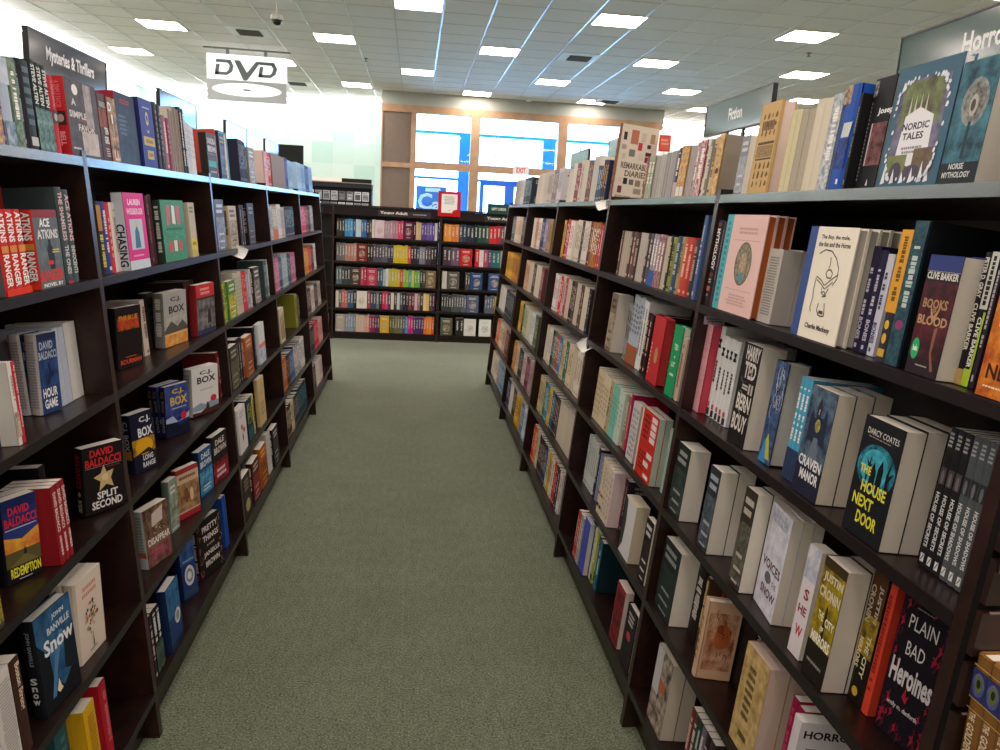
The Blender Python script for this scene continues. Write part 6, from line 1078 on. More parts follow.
FAR=[
(0.8122,3.4748,1.3094,0,.135,.037,.193,216), (-0.8065,3.9645,1.3094,180,.135,.048,.191,218), (0.7638,3.4945,0.7154,0,.135,.037,.2,217), (-0.6994,3.5876,0.1392,90,.15,.03,.191,219),
(0.7638,3.5325,0.7154,0,.135,.037,.203,217), (-0.7332,3.7907,0.4264,180,.135,.046,.192,220), (0.7167,3.5485,0.1384,0,.135,.041,.2,221), (0.7167,3.5899,0.1384,0,.135,.041,.203,221),
(0.8747,3.4745,0.4153,180,.135,.037,.208,222), (-0.7193,3.1152,0.1375,180,.135,.03,.213,223), (-0.7233,3.8725,0.4272,90,.15,.02,.236,224), (-0.8231,1.7497,1.607,180,.106,.012,.169,225),
(0.8122,3.6456,1.3094,0,.135,.037,.201,226), (-0.7965,4.0154,1.3102,90,.15,.03,.201,227), (0.9342,2.5848,1.5983,180,.106,.027,.151,228), (0.8122,3.6835,1.3094,0,.135,.037,.203,226),
(-0.7193,3.1462,0.1375,180,.135,.03,.21,223), (0.8747,3.5117,0.4153,180,.135,.037,.203,222), (-0.7818,3.4241,1.0124,180,.106,.04,.162,229), (0.8747,3.5489,0.4153,180,.135,.037,.205,222),
(-0.6994,3.7813,0.1392,90,.15,.03,.201,230), (0.8747,3.586,0.4153,180,.135,.037,.208,222), (0.7472,1.9662,0.1359,-90,.12,.04,.229,45), (0.788,3.6436,1.0124,0,.135,.036,.201,231),
(0.7167,3.6935,0.1384,0,.135,.041,.2,232), (0.7962,1.844,0.7127,-90,.066,.046,.219,44), (-0.7818,3.991,1.0124,180,.106,.047,.182,233), (0.788,3.6806,1.0124,0,.135,.036,.203,231),
(0.7167,3.7349,0.1384,0,.135,.041,.203,232), (-0.8747,1.8865,1.0055,76.976,.066,.03,.19,42), (0.7638,3.7753,0.7154,0,.135,.039,.201,234), (0.7638,3.6615,0.7154,0,.135,.037,.198,235),
(0.7638,3.8152,0.7154,0,.135,.039,.203,234), (0.8122,3.5128,1.3094,0,.135,.033,.203,236), (0.7638,3.6994,0.7154,0,.135,.037,.201,235), (0.7638,3.7374,0.7154,0,.135,.037,.203,235),
(0.9342,2.6577,1.5983,180,.106,.027,.149,237), (0.8122,4.2811,1.3094,0,.135,.047,.203,238), (0.9342,2.685,1.5983,180,.106,.027,.151,237), (0.8577,1.7846,1.3056,-90,.07,.045,.174,50),
(0.9225,3.5725,1.0013,180,.135,.035,.198,239), (0.8365,4.0692,1.6064,0,.135,.041,.211,240), (0.9225,3.6077,1.0013,180,.135,.035,.201,239), (0.7025,2.9357,0.1395,0,.135,.027,.199,241),
(0.7025,2.963,0.1395,0,.135,.027,.201,241), (0.9225,3.6422,1.0013,180,.135,.035,.203,239), (0.8365,4.1104,1.6064,0,.135,.041,.213,240), (-0.7818,4.4538,1.0124,180,.135,.05,.202,242),
(0.8122,3.546,1.3094,0,.135,.033,.198,236), (0.8122,3.5792,1.3094,0,.135,.033,.201,236), (0.9342,2.7693,1.5983,180,.106,.029,.142,243), (0.8122,3.6124,1.3094,0,.135,.033,.203,236),
(0.7701,2.6206,0.4239,0,.135,.021,.195,244), (-0.7719,4.0169,1.0132,90,.15,.03,.186,245), (0.7025,2.9903,0.1395,0,.135,.027,.199,246), (0.7266,2.7499,0.1375,0,.135,.023,.203,247),
(0.7025,3.0176,0.1395,0,.135,.027,.201,246), (0.9342,2.7981,1.5983,180,.106,.029,.144,243), (0.8122,3.9017,1.3094,0,.135,.037,.203,248), (-0.7472,4.0056,0.7162,90,.15,.025,.201,249),
(0.8122,3.9396,1.3094,0,.135,.037,.206,248), (0.8122,3.9775,1.3094,0,.135,.037,.208,248), (0.9342,2.7123,1.5983,180,.106,.027,.145,250), (0.9342,2.7397,1.5983,180,.106,.027,.147,250),
(0.7501,3.1068,0.4255,0,.135,.025,.206,251), (-0.8231,3.0944,1.607,180,.106,.026,.183,252), (0.7501,3.1327,0.4255,0,.135,.025,.209,251), (0.7402,3.7849,0.4264,0,.135,.037,.2,253),
(0.7402,3.8221,0.4264,0,.135,.037,.203,253), (0.8365,3.5324,1.6064,0,.106,.034,.179,254), (0.8365,3.5668,1.6064,0,.106,.034,.181,254), (-0.8231,3.1208,1.607,180,.106,.026,.18,252),
(0.8365,3.6012,1.6064,0,.106,.034,.183,254), (0.7402,3.8593,0.4264,0,.135,.037,.2,255), (0.7402,3.8965,0.4264,0,.135,.037,.203,255), (-0.7818,3.6478,1.0124,180,.135,.032,.192,256),
(-0.7818,3.457,1.0124,180,.106,.032,.172,257), (-0.8211,4.1593,1.6072,90,.15,.03,.176,258), (0.8747,3.6191,0.4153,180,.135,.032,.198,259), (-0.8231,3.1472,1.607,180,.106,.026,.176,260),
(0.9468,4.0528,1.2983,180,.135,.037,.201,261), (0.7402,3.9336,0.4264,0,.135,.037,.2,262), (0.8747,3.6521,0.4153,180,.135,.032,.2,259), (0.9468,4.0908,1.2983,180,.135,.037,.203,261),
(0.8747,3.6852,0.4153,180,.135,.032,.203,259), (0.7402,3.9708,0.4264,0,.135,.037,.203,262), (-0.7818,3.6806,1.0124,180,.135,.032,.189,256), (0.7713,2.4499,0.7147,-90,.174,.022,.218,59),
(0.8365,3.8627,1.6064,0,.135,.034,.198,263), (-0.7572,3.6579,0.7154,180,.135,.031,.197,264), (0.7167,3.4863,0.1384,0,.135,.03,.2,265), (0.971,3.7692,1.5953,180,.135,.03,.213,266),
(0.788,4.0986,1.0124,0,.135,.036,.206,267), (0.8365,3.8971,1.6064,0,.135,.034,.201,263), (0.7167,3.5174,0.1384,0,.135,.03,.203,265), (0.8122,4.0922,1.3094,0,.135,.037,.198,268),
(-0.6994,4.1252,0.1392,90,.15,.03,.201,269), (0.8365,3.9315,1.6064,0,.135,.034,.203,263), (0.788,4.1357,1.0124,0,.135,.036,.208,267), (0.8122,4.1303,1.3094,0,.135,.037,.201,268),
(0.8122,3.7214,1.3094,0,.135,.03,.203,270), (-0.8231,3.1736,1.607,180,.106,.026,.174,260), (0.8122,4.1684,1.3094,0,.135,.037,.203,268), (-0.7818,3.7463,1.0124,180,.135,.032,.192,256),
(0.8122,4.2066,1.3094,0,.135,.037,.206,271), (0.8122,4.2429,1.3094,0,.135,.037,.208,271), (-0.7818,3.7134,1.0124,180,.106,.032,.187,256), (0.8983,3.6002,0.7043,180,.135,.03,.198,272),
(0.8747,3.7182,0.4153,180,.135,.032,.198,259), (0.8983,3.6305,0.7043,180,.135,.03,.2,272), (0.8747,3.7513,0.4153,180,.135,.032,.2,259), (0.8983,3.6601,0.7043,180,.135,.03,.203,272),
(0.971,3.8002,1.5953,180,.135,.03,.208,266), (0.8747,3.7835,0.4153,180,.135,.032,.203,259), (0.9225,3.7488,1.0013,180,.135,.031,.198,273), (0.971,3.8312,1.5953,180,.135,.03,.211,266),
(0.9225,3.9746,1.0013,180,.135,.035,.198,274), (0.9225,3.7806,1.0013,180,.135,.031,.201,273), (0.788,3.8129,1.0124,0,.135,.031,.201,275), (-0.7818,3.7791,1.0124,180,.135,.032,.189,256),
(0.971,3.8613,1.5953,180,.135,.03,.213,266), (0.9225,4.0098,1.0013,180,.135,.035,.201,274), (0.9225,3.8115,1.0013,180,.135,.031,.203,273), (0.788,3.8447,1.0124,0,.135,.031,.203,275),
(0.8122,3.7523,1.3094,0,.135,.03,.198,270), (0.9225,4.0451,1.0013,180,.135,.035,.203,274), (0.8122,3.7831,1.3094,0,.135,.03,.201,270), (0.8122,3.8139,1.3094,0,.135,.03,.203,270),
(0.788,4.1727,1.0124,0,.135,.036,.201,276), (0.788,3.4849,1.0124,0,.135,.026,.201,277), (0.788,3.5113,1.0124,0,.135,.026,.203,277), (0.788,4.2097,1.0124,0,.135,.036,.203,276),
(0.7167,3.6313,0.1384,0,.135,.03,.2,278), (0.7167,3.6624,0.1384,0,.135,.03,.203,278), (-0.8349,2.7003,0.7117,65.436,.115,.02,.179,61), (0.788,3.8764,1.0124,0,.135,.031,.201,279),
(0.971,3.9997,1.5953,180,.135,.034,.198,280), (0.788,3.9082,1.0124,0,.135,.031,.203,279), (-0.8536,2.7089,0.7102,65.436,.115,.02,.179,61), (0.971,4.0341,1.5953,180,.135,.034,.201,280),
(-0.7818,3.9089,1.0124,180,.106,.034,.187,281), (0.971,4.0678,1.5953,180,.135,.034,.203,280), (-0.7093,4.0294,0.1384,180,.135,.034,.212,282), (0.7638,4.0371,0.7154,0,.135,.034,.201,283),
(0.7638,4.0713,0.7154,0,.135,.034,.203,283), (0.7638,4.1054,0.7154,0,.135,.034,.206,284), (0.8365,3.6356,1.6064,0,.106,.034,.159,285), (-0.7818,3.811,1.0124,180,.106,.031,.187,286),
(0.7638,4.1396,0.7154,0,.135,.034,.208,284), (0.8365,3.67,1.6064,0,.106,.034,.161,285), (-0.7818,3.9431,1.0124,180,.106,.034,.184,281), (-0.7093,4.0637,0.1384,180,.135,.034,.209,282),
(0.8365,3.7045,1.6064,0,.106,.034,.163,285), (0.7167,3.9628,0.1384,0,.135,.034,.198,287), (0.7167,3.9974,0.1384,0,.135,.034,.2,287), (0.7167,4.0319,0.1384,0,.135,.034,.203,287),
(-0.7818,3.8429,1.0124,180,.106,.031,.184,286), (0.8365,4.1517,1.6064,0,.135,.034,.198,288), (0.7167,3.7764,0.1384,0,.135,.03,.2,289), (0.8365,4.1861,1.6064,0,.135,.034,.201,288),
(0.7167,3.8074,0.1384,0,.135,.03,.203,289), (-0.7093,4.098,0.1384,180,.135,.034,.207,282), (0.8365,4.2205,1.6064,0,.135,.034,.203,288), (0.7638,3.855,0.7154,0,.135,.03,.198,290),
(-0.7332,3.6566,0.4264,180,.135,.029,.192,291), (0.7638,3.8854,0.7154,0,.135,.03,.201,290), (0.7638,3.9157,0.7154,0,.135,.03,.203,290), (0.7167,4.17,0.1384,0,.135,.036,.2,292),
(-0.8311,3.5523,1.6064,180,.135,.024,.201,293), (0.7167,4.2063,0.1384,0,.135,.036,.203,292), (0.7638,4.1737,0.7154,0,.135,.034,.201,294), (-0.7818,3.8748,1.0124,180,.106,.031,.182,286),
(0.8983,4.3705,0.7043,180,.135,.037,.198,295), (0.7638,4.2079,0.7154,0,.135,.034,.203,294), (0.7167,3.8385,0.1384,0,.135,.03,.2,296), (0.8122,3.8448,1.3094,0,.135,.028,.201,297),
(0.8983,4.4084,0.7043,180,.135,.037,.201,295), (0.7167,3.8696,0.1384,0,.135,.03,.203,296), (0.8122,3.8732,1.3094,0,.135,.028,.203,297), (-0.7818,4.3678,1.0124,180,.135,.035,.202,298),
(-0.7332,3.6858,0.4264,180,.135,.029,.19,291), (0.8983,4.4463,0.7043,180,.135,.037,.203,295), (0.7402,4.3426,0.4264,0,.135,.037,.2,299), (0.7167,4.0664,0.1384,0,.135,.034,.198,300),
(-0.7332,3.7149,0.4264,180,.135,.029,.192,291), (0.7167,4.1009,0.1384,0,.135,.034,.2,300), (0.7402,4.3798,0.4264,0,.135,.037,.203,299), (0.7167,4.1355,0.1384,0,.135,.034,.203,300),
(0.788,4.3103,1.0124,0,.135,.035,.198,301), (0.7167,4.2425,0.1384,0,.135,.036,.2,302), (0.971,4.2887,1.5953,180,.135,.034,.203,303), (0.7638,3.9461,0.7154,0,.135,.03,.198,304),
(0.7167,4.2788,0.1384,0,.135,.036,.203,302), (0.788,4.3455,1.0124,0,.135,.035,.201,301), (0.971,4.3232,1.5953,180,.135,.034,.206,303), (0.7638,3.9764,0.7154,0,.135,.03,.201,304),
(0.7638,4.0068,0.7154,0,.135,.03,.203,304), (0.971,4.3576,1.5953,180,.135,.034,.208,303), (0.788,4.3808,1.0124,0,.135,.035,.203,301), (0.7167,3.9007,0.1384,0,.135,.03,.2,305),
(0.7167,3.9318,0.1384,0,.135,.03,.203,305), (-0.7818,4.4037,1.0124,180,.135,.035,.199,298), (-0.7472,4.6363,0.7162,90,.15,.03,.201,306), (-0.7332,3.7441,0.4264,180,.135,.029,.19,291),
(0.7167,4.315,0.1384,0,.135,.036,.2,307), (0.7167,4.3513,0.1384,0,.135,.036,.203,307), (-0.8311,4.0037,1.6064,180,.135,.028,.201,308), (0.788,4.2468,1.0124,0,.135,.031,.201,309),
(0.788,4.2785,1.0124,0,.135,.031,.203,309), (0.7402,4.2435,0.4264,0,.135,.032,.198,310), (0.7402,4.2765,0.4264,0,.135,.032,.2,310), (0.7402,4.3096,0.4264,0,.135,.032,.203,310),
(-0.8311,4.0319,1.6064,180,.135,.028,.199,308), (-0.8311,4.0602,1.6064,180,.135,.028,.201,311), (0.7402,4.1815,0.4264,0,.135,.03,.2,312), (0.7402,4.2125,0.4264,0,.135,.03,.203,312),
(0.7402,4.008,0.4264,0,.135,.028,.198,313), (0.7402,4.0369,0.4264,0,.135,.028,.2,313), (-0.8311,4.0885,1.6064,180,.135,.028,.199,311), (0.7402,4.0658,0.4264,0,.135,.028,.203,313),
(-0.7818,4.6533,1.0124,180,.135,.037,.192,314), (0.7167,4.6637,0.1384,0,.135,.037,.203,315), (-0.8311,4.1168,1.6064,180,.135,.028,.196,308), (0.7638,4.242,0.7154,0,.135,.03,.198,316),
(0.7638,4.2724,0.7154,0,.135,.03,.201,316), (0.7638,4.3028,0.7154,0,.135,.03,.203,316), (-0.7818,4.6906,1.0124,180,.135,.037,.189,314), (0.7402,4.0948,0.4264,0,.135,.028,.198,317),
(0.7402,4.1237,0.4264,0,.135,.028,.2,317), (0.7402,4.1526,0.4264,0,.135,.028,.203,317), (0.7402,4.8468,0.4264,0,.135,.037,.203,318), (0.8122,4.7642,1.3094,0,.135,.035,.203,319),
(-0.8311,4.145,1.6064,180,.135,.028,.194,308), (0.7167,4.7013,0.1384,0,.135,.037,.198,315), (0.788,4.0465,1.0124,0,.135,.026,.201,320), (0.788,4.072,1.0124,0,.135,.026,.203,320),
(0.7167,4.739,0.1384,0,.135,.037,.2,315), (-0.7818,4.7652,1.0124,180,.135,.037,.192,314), (0.7167,4.7766,0.1384,0,.135,.037,.203,315), (-0.7818,4.7279,1.0124,180,.106,.037,.187,314),
(0.8122,4.906,1.3094,0,.135,.037,.198,321), (0.8122,4.9438,1.3094,0,.135,.037,.201,321), (0.8122,4.9816,1.3094,0,.135,.037,.203,321), (-0.7818,4.8025,1.0124,180,.135,.037,.189,314),
(-0.7093,4.8319,0.1384,180,.135,.039,.192,322), (0.7402,4.8847,0.4264,0,.135,.037,.198,318), (0.8122,4.7997,1.3094,0,.135,.035,.198,319), (0.7402,4.9227,0.4264,0,.135,.037,.2,318),
(0.8122,4.8351,1.3094,0,.135,.035,.201,319), (0.7402,4.9606,0.4264,0,.135,.037,.203,318), (0.8122,4.8706,1.3094,0,.135,.035,.203,319), (0.8122,4.3285,1.3094,0,.135,.028,.201,323),
(0.8122,4.357,1.3094,0,.135,.028,.203,323), (-0.8065,4.63,1.3094,180,.135,.033,.191,324), (0.7402,4.9986,0.4264,0,.135,.037,.203,325), (-0.8311,4.6395,1.6064,180,.135,.033,.191,326),
(-0.7818,4.8388,1.0124,180,.135,.036,.192,327), (-0.7093,4.8711,0.1384,180,.135,.039,.19,322), (0.7638,4.889,0.7154,0,.135,.035,.203,328), (0.9421,4.392,1.5977,180,.106,.034,.169,329),
(0.9421,4.4264,1.5977,180,.106,.034,.171,329), (-0.7093,4.6517,0.1384,180,.135,.035,.192,330), (0.9421,4.4608,1.5977,180,.106,.034,.173,329), (-0.8065,4.6636,1.3094,180,.135,.033,.189,324),
(0.788,5.1328,1.0124,0,.135,.038,.198,331), (0.7402,4.7139,0.4264,0,.135,.033,.203,332), (0.788,5.1716,1.0124,0,.135,.038,.201,331), (-0.8311,4.673,1.6064,180,.135,.033,.189,326),
(0.788,5.2103,1.0124,0,.135,.038,.203,331), (-0.7818,4.875,1.0124,180,.135,.036,.189,327), (0.8365,4.6429,1.6064,0,.135,.031,.201,333), (-0.7093,4.9103,0.1384,180,.106,.039,.187,322),
(0.8365,4.6742,1.6064,0,.135,.031,.203,333), (-0.8065,4.7306,1.3094,180,.135,.033,.191,324), (0.7402,5.0366,0.4264,0,.135,.037,.198,325), (0.9225,4.9521,1.0013,180,.135,.035,.198,334),
(0.7402,5.0745,0.4264,0,.135,.037,.2,325), (0.9225,4.9881,1.0013,180,.135,.035,.201,334), (0.7402,5.1125,0.4264,0,.135,.037,.203,325), (0.9225,5.0242,1.0013,180,.135,.035,.203,334),
(-0.8311,4.74,1.6064,180,.135,.033,.191,335), (-0.7093,4.687,0.1384,180,.135,.035,.19,330), (0.8122,5.0194,1.3094,0,.135,.035,.203,336), (-0.8065,4.6971,1.3094,180,.106,.033,.187,324),
(0.7638,4.9244,0.7154,0,.135,.035,.198,328), (0.7638,4.9598,0.7154,0,.135,.035,.201,328), (0.7638,4.9952,0.7154,0,.135,.035,.203,328), (0.7167,5.0551,0.1384,0,.135,.037,.203,337),
(-0.8311,4.7065,1.6064,180,.106,.033,.187,326), (-0.7093,4.7575,0.1384,180,.135,.035,.192,330), (-0.7818,4.9113,1.0124,180,.106,.036,.187,327), (0.788,4.817,1.0124,0,.135,.033,.198,338),
(0.788,4.8502,1.0124,0,.135,.033,.201,338), (0.788,4.8835,1.0124,0,.135,.033,.203,338), (0.7402,4.7471,0.4264,0,.135,.033,.198,332), (-0.8065,4.9251,1.3094,180,.135,.033,.201,339),
(0.7402,4.7804,0.4264,0,.135,.033,.2,332), (-0.7572,5.4267,0.7154,180,.135,.04,.202,340), (0.7402,4.8136,0.4264,0,.135,.033,.203,332), (-0.8311,4.7735,1.6064,180,.135,.033,.189,335),
(-0.7093,4.7222,0.1384,180,.106,.035,.187,330), (0.8365,4.7056,1.6064,0,.135,.031,.198,333), (-0.7818,4.945,1.0124,180,.135,.033,.202,341), (0.8365,4.7369,1.6064,0,.135,.031,.201,333),
(0.8365,4.7682,1.6064,0,.135,.031,.203,333), (-0.8311,4.8939,1.6064,180,.135,.033,.196,342), (0.9225,5.0602,1.0013,180,.135,.035,.198,334), (0.8122,5.0549,1.3094,0,.135,.035,.198,336),
(0.9225,5.0962,1.0013,180,.135,.035,.201,334), (0.8122,5.0903,1.3094,0,.135,.035,.201,336), (-0.7093,4.7928,0.1384,180,.135,.035,.19,330), (0.9225,5.1314,1.0013,180,.135,.035,.203,334),
(0.8122,5.1258,1.3094,0,.135,.035,.203,336), (-0.8065,4.9586,1.3094,180,.135,.033,.199,339), (0.7167,5.0927,0.1384,0,.135,.037,.198,337), (-0.8065,4.7628,1.3094,180,.135,.032,.191,343),
(-0.7572,5.4676,0.7154,180,.135,.04,.199,340), (0.7167,5.1303,0.1384,0,.135,.037,.2,337), (0.7167,5.168,0.1384,0,.135,.037,.203,337), (-0.8311,4.807,1.6064,180,.106,.033,.187,335),
(-0.7818,4.9787,1.0124,180,.135,.033,.199,341), (0.7638,4.765,0.7154,0,.135,.03,.203,344), (0.8365,4.7995,1.6064,0,.135,.031,.201,345), (0.8365,4.8309,1.6064,0,.135,.031,.203,345),
(-0.8311,4.9276,1.6064,180,.135,.033,.194,342), (0.8122,5.1612,1.3094,0,.135,.035,.203,346), (0.8983,5.0655,0.7043,180,.135,.035,.201,347), (0.8983,5.1009,0.7043,180,.135,.035,.203,347),
(-0.8065,5.0257,1.3094,180,.135,.033,.201,339), (0.7167,5.2056,0.1384,0,.135,.037,.203,348), (-0.7818,5.046,1.0124,180,.135,.033,.202,341), (-0.8311,4.9951,1.6064,180,.135,.033,.196,342),
(-0.8311,5.3702,1.6064,180,.135,.037,.201,349), (-0.8065,4.9922,1.3094,180,.135,.033,.197,339), (-0.7572,5.3177,0.7154,180,.152,.033,.222,350), (-0.8065,4.795,1.3094,180,.135,.032,.189,343),
(-0.7818,5.0124,1.0124,180,.135,.033,.197,341), (-0.8311,4.9613,1.6064,180,.135,.033,.192,342), (0.7402,5.3402,0.4264,0,.135,.037,.203,351), (-0.7332,5.0804,0.4264,180,.135,.034,.202,352),
(-0.7093,4.9456,0.1384,180,.135,.035,.192,353), (-0.8065,4.8594,1.3094,180,.135,.032,.191,343), (-0.7332,4.647,0.4264,180,.135,.03,.192,354), (0.7638,4.796,0.7154,0,.135,.03,.198,344),
(0.7638,4.827,0.7154,0,.135,.03,.201,344), (0.7638,4.858,0.7154,0,.135,.03,.203,344), (0.8365,4.8622,1.6064,0,.135,.031,.198,345), (0.8365,4.8935,1.6064,0,.135,.031,.201,345),
(0.8365,4.9249,1.6064,0,.135,.031,.203,345), (-0.7818,5.0797,1.0124,180,.135,.033,.199,341), (0.8122,5.1967,1.3094,0,.135,.035,.198,346), (0.8122,5.2321,1.3094,0,.135,.035,.201,346),
(0.8983,5.1363,0.7043,180,.135,.035,.198,347), (-0.8311,5.0288,1.6064,180,.135,.033,.194,342), (0.8122,5.2676,1.3094,0,.135,.035,.203,346), (0.8983,5.1717,0.7043,180,.135,.035,.201,347),
(-0.8311,5.408,1.6064,180,.135,.037,.199,349), (0.8983,5.2072,0.7043,180,.135,.035,.203,347), (-0.7572,5.3517,0.7154,180,.152,.033,.219,350), (-0.8065,4.8272,1.3094,180,.106,.032,.187,343),
(0.7638,5.2086,0.7154,0,.135,.035,.201,355), (0.7638,5.2442,0.7154,0,.135,.035,.203,355), (0.7167,5.2432,0.1384,0,.135,.037,.198,348), (0.7167,5.2808,0.1384,0,.135,.037,.2,348),
(0.7167,5.3185,0.1384,0,.135,.037,.203,348), (-0.7818,5.2906,1.0124,180,.135,.037,.192,356), (-0.8311,5.0963,1.6064,180,.135,.033,.196,342), (-0.7332,5.1149,0.4264,180,.135,.034,.199,352),
(-0.8065,5.1956,1.3094,180,.135,.035,.191,357), (-0.7093,4.9809,0.1384,180,.135,.035,.19,353), (-0.8065,4.8916,1.3094,180,.135,.032,.189,343), (-0.7332,4.6776,0.4264,180,.135,.03,.189,354),
(-0.7818,5.1134,1.0124,180,.135,.033,.197,341), (-0.7818,5.1484,1.0124,180,.135,.034,.192,358), (0.7402,5.3782,0.4264,0,.135,.037,.198,351), (-0.8311,5.0625,1.6064,180,.135,.033,.192,342),
(0.7402,5.4161,0.4264,0,.135,.037,.201,351), (-0.7572,5.3858,0.7154,180,.152,.033,.216,350), (-0.8311,5.4458,1.6064,180,.135,.037,.197,349), (-0.7332,5.184,0.4264,180,.135,.034,.202,352),
(0.7402,5.4541,0.4264,0,.135,.037,.203,351), (-0.7332,4.739,0.4264,180,.135,.03,.192,354), (-0.7093,5.0514,0.1384,180,.135,.035,.192,353), (0.8365,4.9562,1.6064,0,.135,.031,.198,359),
(0.8365,4.9875,1.6064,0,.135,.031,.201,359), (0.8365,5.0189,1.6064,0,.135,.031,.203,359), (-0.7818,5.3279,1.0124,180,.135,.037,.189,356), (-0.8311,5.13,1.6064,180,.135,.033,.194,342),
(-0.7332,5.1494,0.4264,180,.135,.034,.197,352), (0.7402,5.492,0.4264,0,.135,.037,.203,360), (-0.8065,5.2313,1.3094,180,.135,.035,.189,357), (-0.7332,4.7083,0.4264,180,.106,.03,.187,354),
(-0.7093,5.0161,0.1384,180,.106,.035,.187,353), (0.7638,5.2798,0.7154,0,.135,.035,.198,355), (0.7638,5.3154,0.7154,0,.135,.035,.201,355), (0.7638,5.351,0.7154,0,.135,.035,.203,355),
(-0.7818,5.1834,1.0124,180,.135,.034,.189,358), (-0.7332,5.2185,0.4264,180,.135,.034,.199,352), (-0.8311,5.1975,1.6064,180,.135,.033,.196,342), (0.7167,4.8142,0.1384,0,.135,.03,.203,361),
(-0.7332,5.3578,0.4264,180,.135,.035,.202,362), (-0.7818,5.4025,1.0124,180,.135,.037,.192,356), (-0.7332,4.8004,0.4264,180,.135,.03,.192,363), (-0.7332,4.7697,0.4264,180,.135,.03,.189,354),
(-0.7093,5.0867,0.1384,180,.135,.035,.19,353), (-0.8065,5.0592,1.3094,180,.106,.033,.186,364), (-0.8311,5.1637,1.6064,180,.135,.033,.192,342), (-0.7818,5.3652,1.0124,180,.106,.037,.187,356),
(-0.7818,5.2533,1.0124,180,.135,.034,.192,358), (-0.7332,5.2875,0.4264,180,.135,.034,.202,352), (0.7638,5.4734,0.7154,0,.135,.035,.208,365), (-0.8065,5.2671,1.3094,180,.106,.035,.187,357),
(0.9468,5.4371,1.2983,180,.135,.035,.203,366), (0.8365,5.1128,1.6064,0,.135,.031,.203,359), (0.8365,5.0815,1.6064,0,.135,.031,.201,359), (0.8365,5.0502,1.6064,0,.135,.031,.198,359),
(-0.7818,5.2183,1.0124,180,.106,.034,.187,358), (-0.7332,5.253,0.4264,180,.135,.034,.197,352), (-0.8311,5.2312,1.6064,180,.135,.033,.194,342), (-0.7332,5.3936,0.4264,180,.135,.035,.199,362),
(-0.7332,4.8311,0.4264,180,.135,.03,.189,363), (0.7402,5.53,0.4264,0,.135,.037,.198,360), (-0.7818,5.4398,1.0124,180,.135,.037,.189,356), (0.7402,5.5679,0.4264,0,.135,.037,.201,360),
(0.7402,5.6059,0.4264,0,.135,.037,.203,360), (-0.8065,5.0927,1.3094,180,.106,.033,.184,364), (0.7167,5.5367,0.1384,0,.135,.037,.203,367), (0.7167,4.9045,0.1384,0,.135,.03,.203,361),
(0.7167,4.8744,0.1384,0,.135,.03,.2,361), (0.7167,4.8443,0.1384,0,.135,.03,.198,361), (-0.7332,5.322,0.4264,180,.135,.034,.199,352), (-0.7332,4.8924,0.4264,180,.135,.03,.192,363),
(-0.8311,5.2987,1.6064,180,.135,.033,.196,342), (-0.7332,5.4652,0.4264,180,.135,.035,.202,362), (-0.8065,5.1598,1.3094,180,.106,.033,.186,364), (0.8512,5.3916,0.1273,180,.135,.036,.2,368),
(0.8512,5.4278,0.1273,180,.135,.036,.203,368), (0.9225,5.2818,1.0013,180,.135,.033,.201,369), (0.9225,5.315,1.0013,180,.135,.033,.203,369), (0.7167,4.9346,0.1384,0,.135,.03,.203,370),
(-0.7332,4.9231,0.4264,180,.135,.03,.192,371), (-0.8311,5.2649,1.6064,180,.135,.033,.192,342), (0.7638,5.5088,0.7154,0,.135,.035,.203,365), (0.7638,5.5442,0.7154,0,.135,.035,.206,365),
(0.7638,5.5796,0.7154,0,.135,.035,.208,365), (-0.7332,4.8618,0.4264,180,.106,.03,.187,363), (-0.7332,5.4294,0.4264,180,.135,.035,.197,362), (-0.8065,5.1263,1.3094,180,.106,.033,.182,364),
(-0.6934,1.3097,0.1397,90,.14,.03,.212,372), (0.9468,5.4725,1.2983,180,.135,.035,.198,366), (-0.7093,5.1185,0.1384,180,.135,.031,.202,373), (0.9468,5.508,1.2983,180,.135,.035,.201,366),
(0.9468,5.5434,1.2983,180,.135,.035,.203,366), (0.8122,5.3692,1.3094,0,.135,.032,.203,374), (0.8122,5.3361,1.3094,0,.135,.032,.201,374), (0.8122,5.303,1.3094,0,.135,.032,.198,374),
(-0.8311,5.3324,1.6064,180,.135,.033,.194,342), (0.971,5.2062,1.5953,180,.135,.031,.203,375), (0.971,5.1749,1.5953,180,.135,.031,.201,375), (-0.7332,5.501,0.4264,180,.135,.035,.199,362),
(0.8769,2.0969,1.603,-90,.05,.03,.156,124), (-0.8065,5.3006,1.3094,180,.135,.033,.191,376), (0.7167,5.5744,0.1384,0,.135,.037,.198,367), (0.7167,5.612,0.1384,0,.135,.037,.2,367),
(0.7167,5.6496,0.1384,0,.135,.037,.203,367), (-0.7332,4.9538,0.4264,180,.135,.03,.189,371), (0.7402,5.2137,0.4264,0,.135,.031,.203,377), (0.7402,5.1821,0.4264,0,.135,.031,.2,377),
(0.7402,5.1504,0.4264,0,.135,.031,.198,377), (0.7167,5.025,0.1384,0,.135,.03,.203,370), (-0.7093,5.1503,0.1384,180,.135,.031,.199,373), (0.9225,5.4147,1.0013,180,.135,.033,.203,369),
(0.8512,5.5353,0.1273,180,.135,.036,.203,368), (0.8512,5.499,0.1273,180,.135,.036,.2,368), (0.8512,5.4627,0.1273,180,.135,.036,.198,368), (0.9225,5.3815,1.0013,180,.135,.033,.201,369),
(0.9225,5.3482,1.0013,180,.135,.033,.198,369), (0.7167,4.9949,0.1384,0,.135,.03,.2,370), (0.7167,4.9647,0.1384,0,.135,.03,.198,370), (-0.7332,5.0152,0.4264,180,.135,.03,.192,371),
(-0.7332,5.5368,0.4264,180,.135,.035,.197,362), (-0.7093,5.214,0.1384,180,.135,.031,.202,373), (-0.8065,5.3342,1.3094,180,.135,.033,.189,376), (0.788,5.4818,1.0124,0,.135,.033,.203,378),
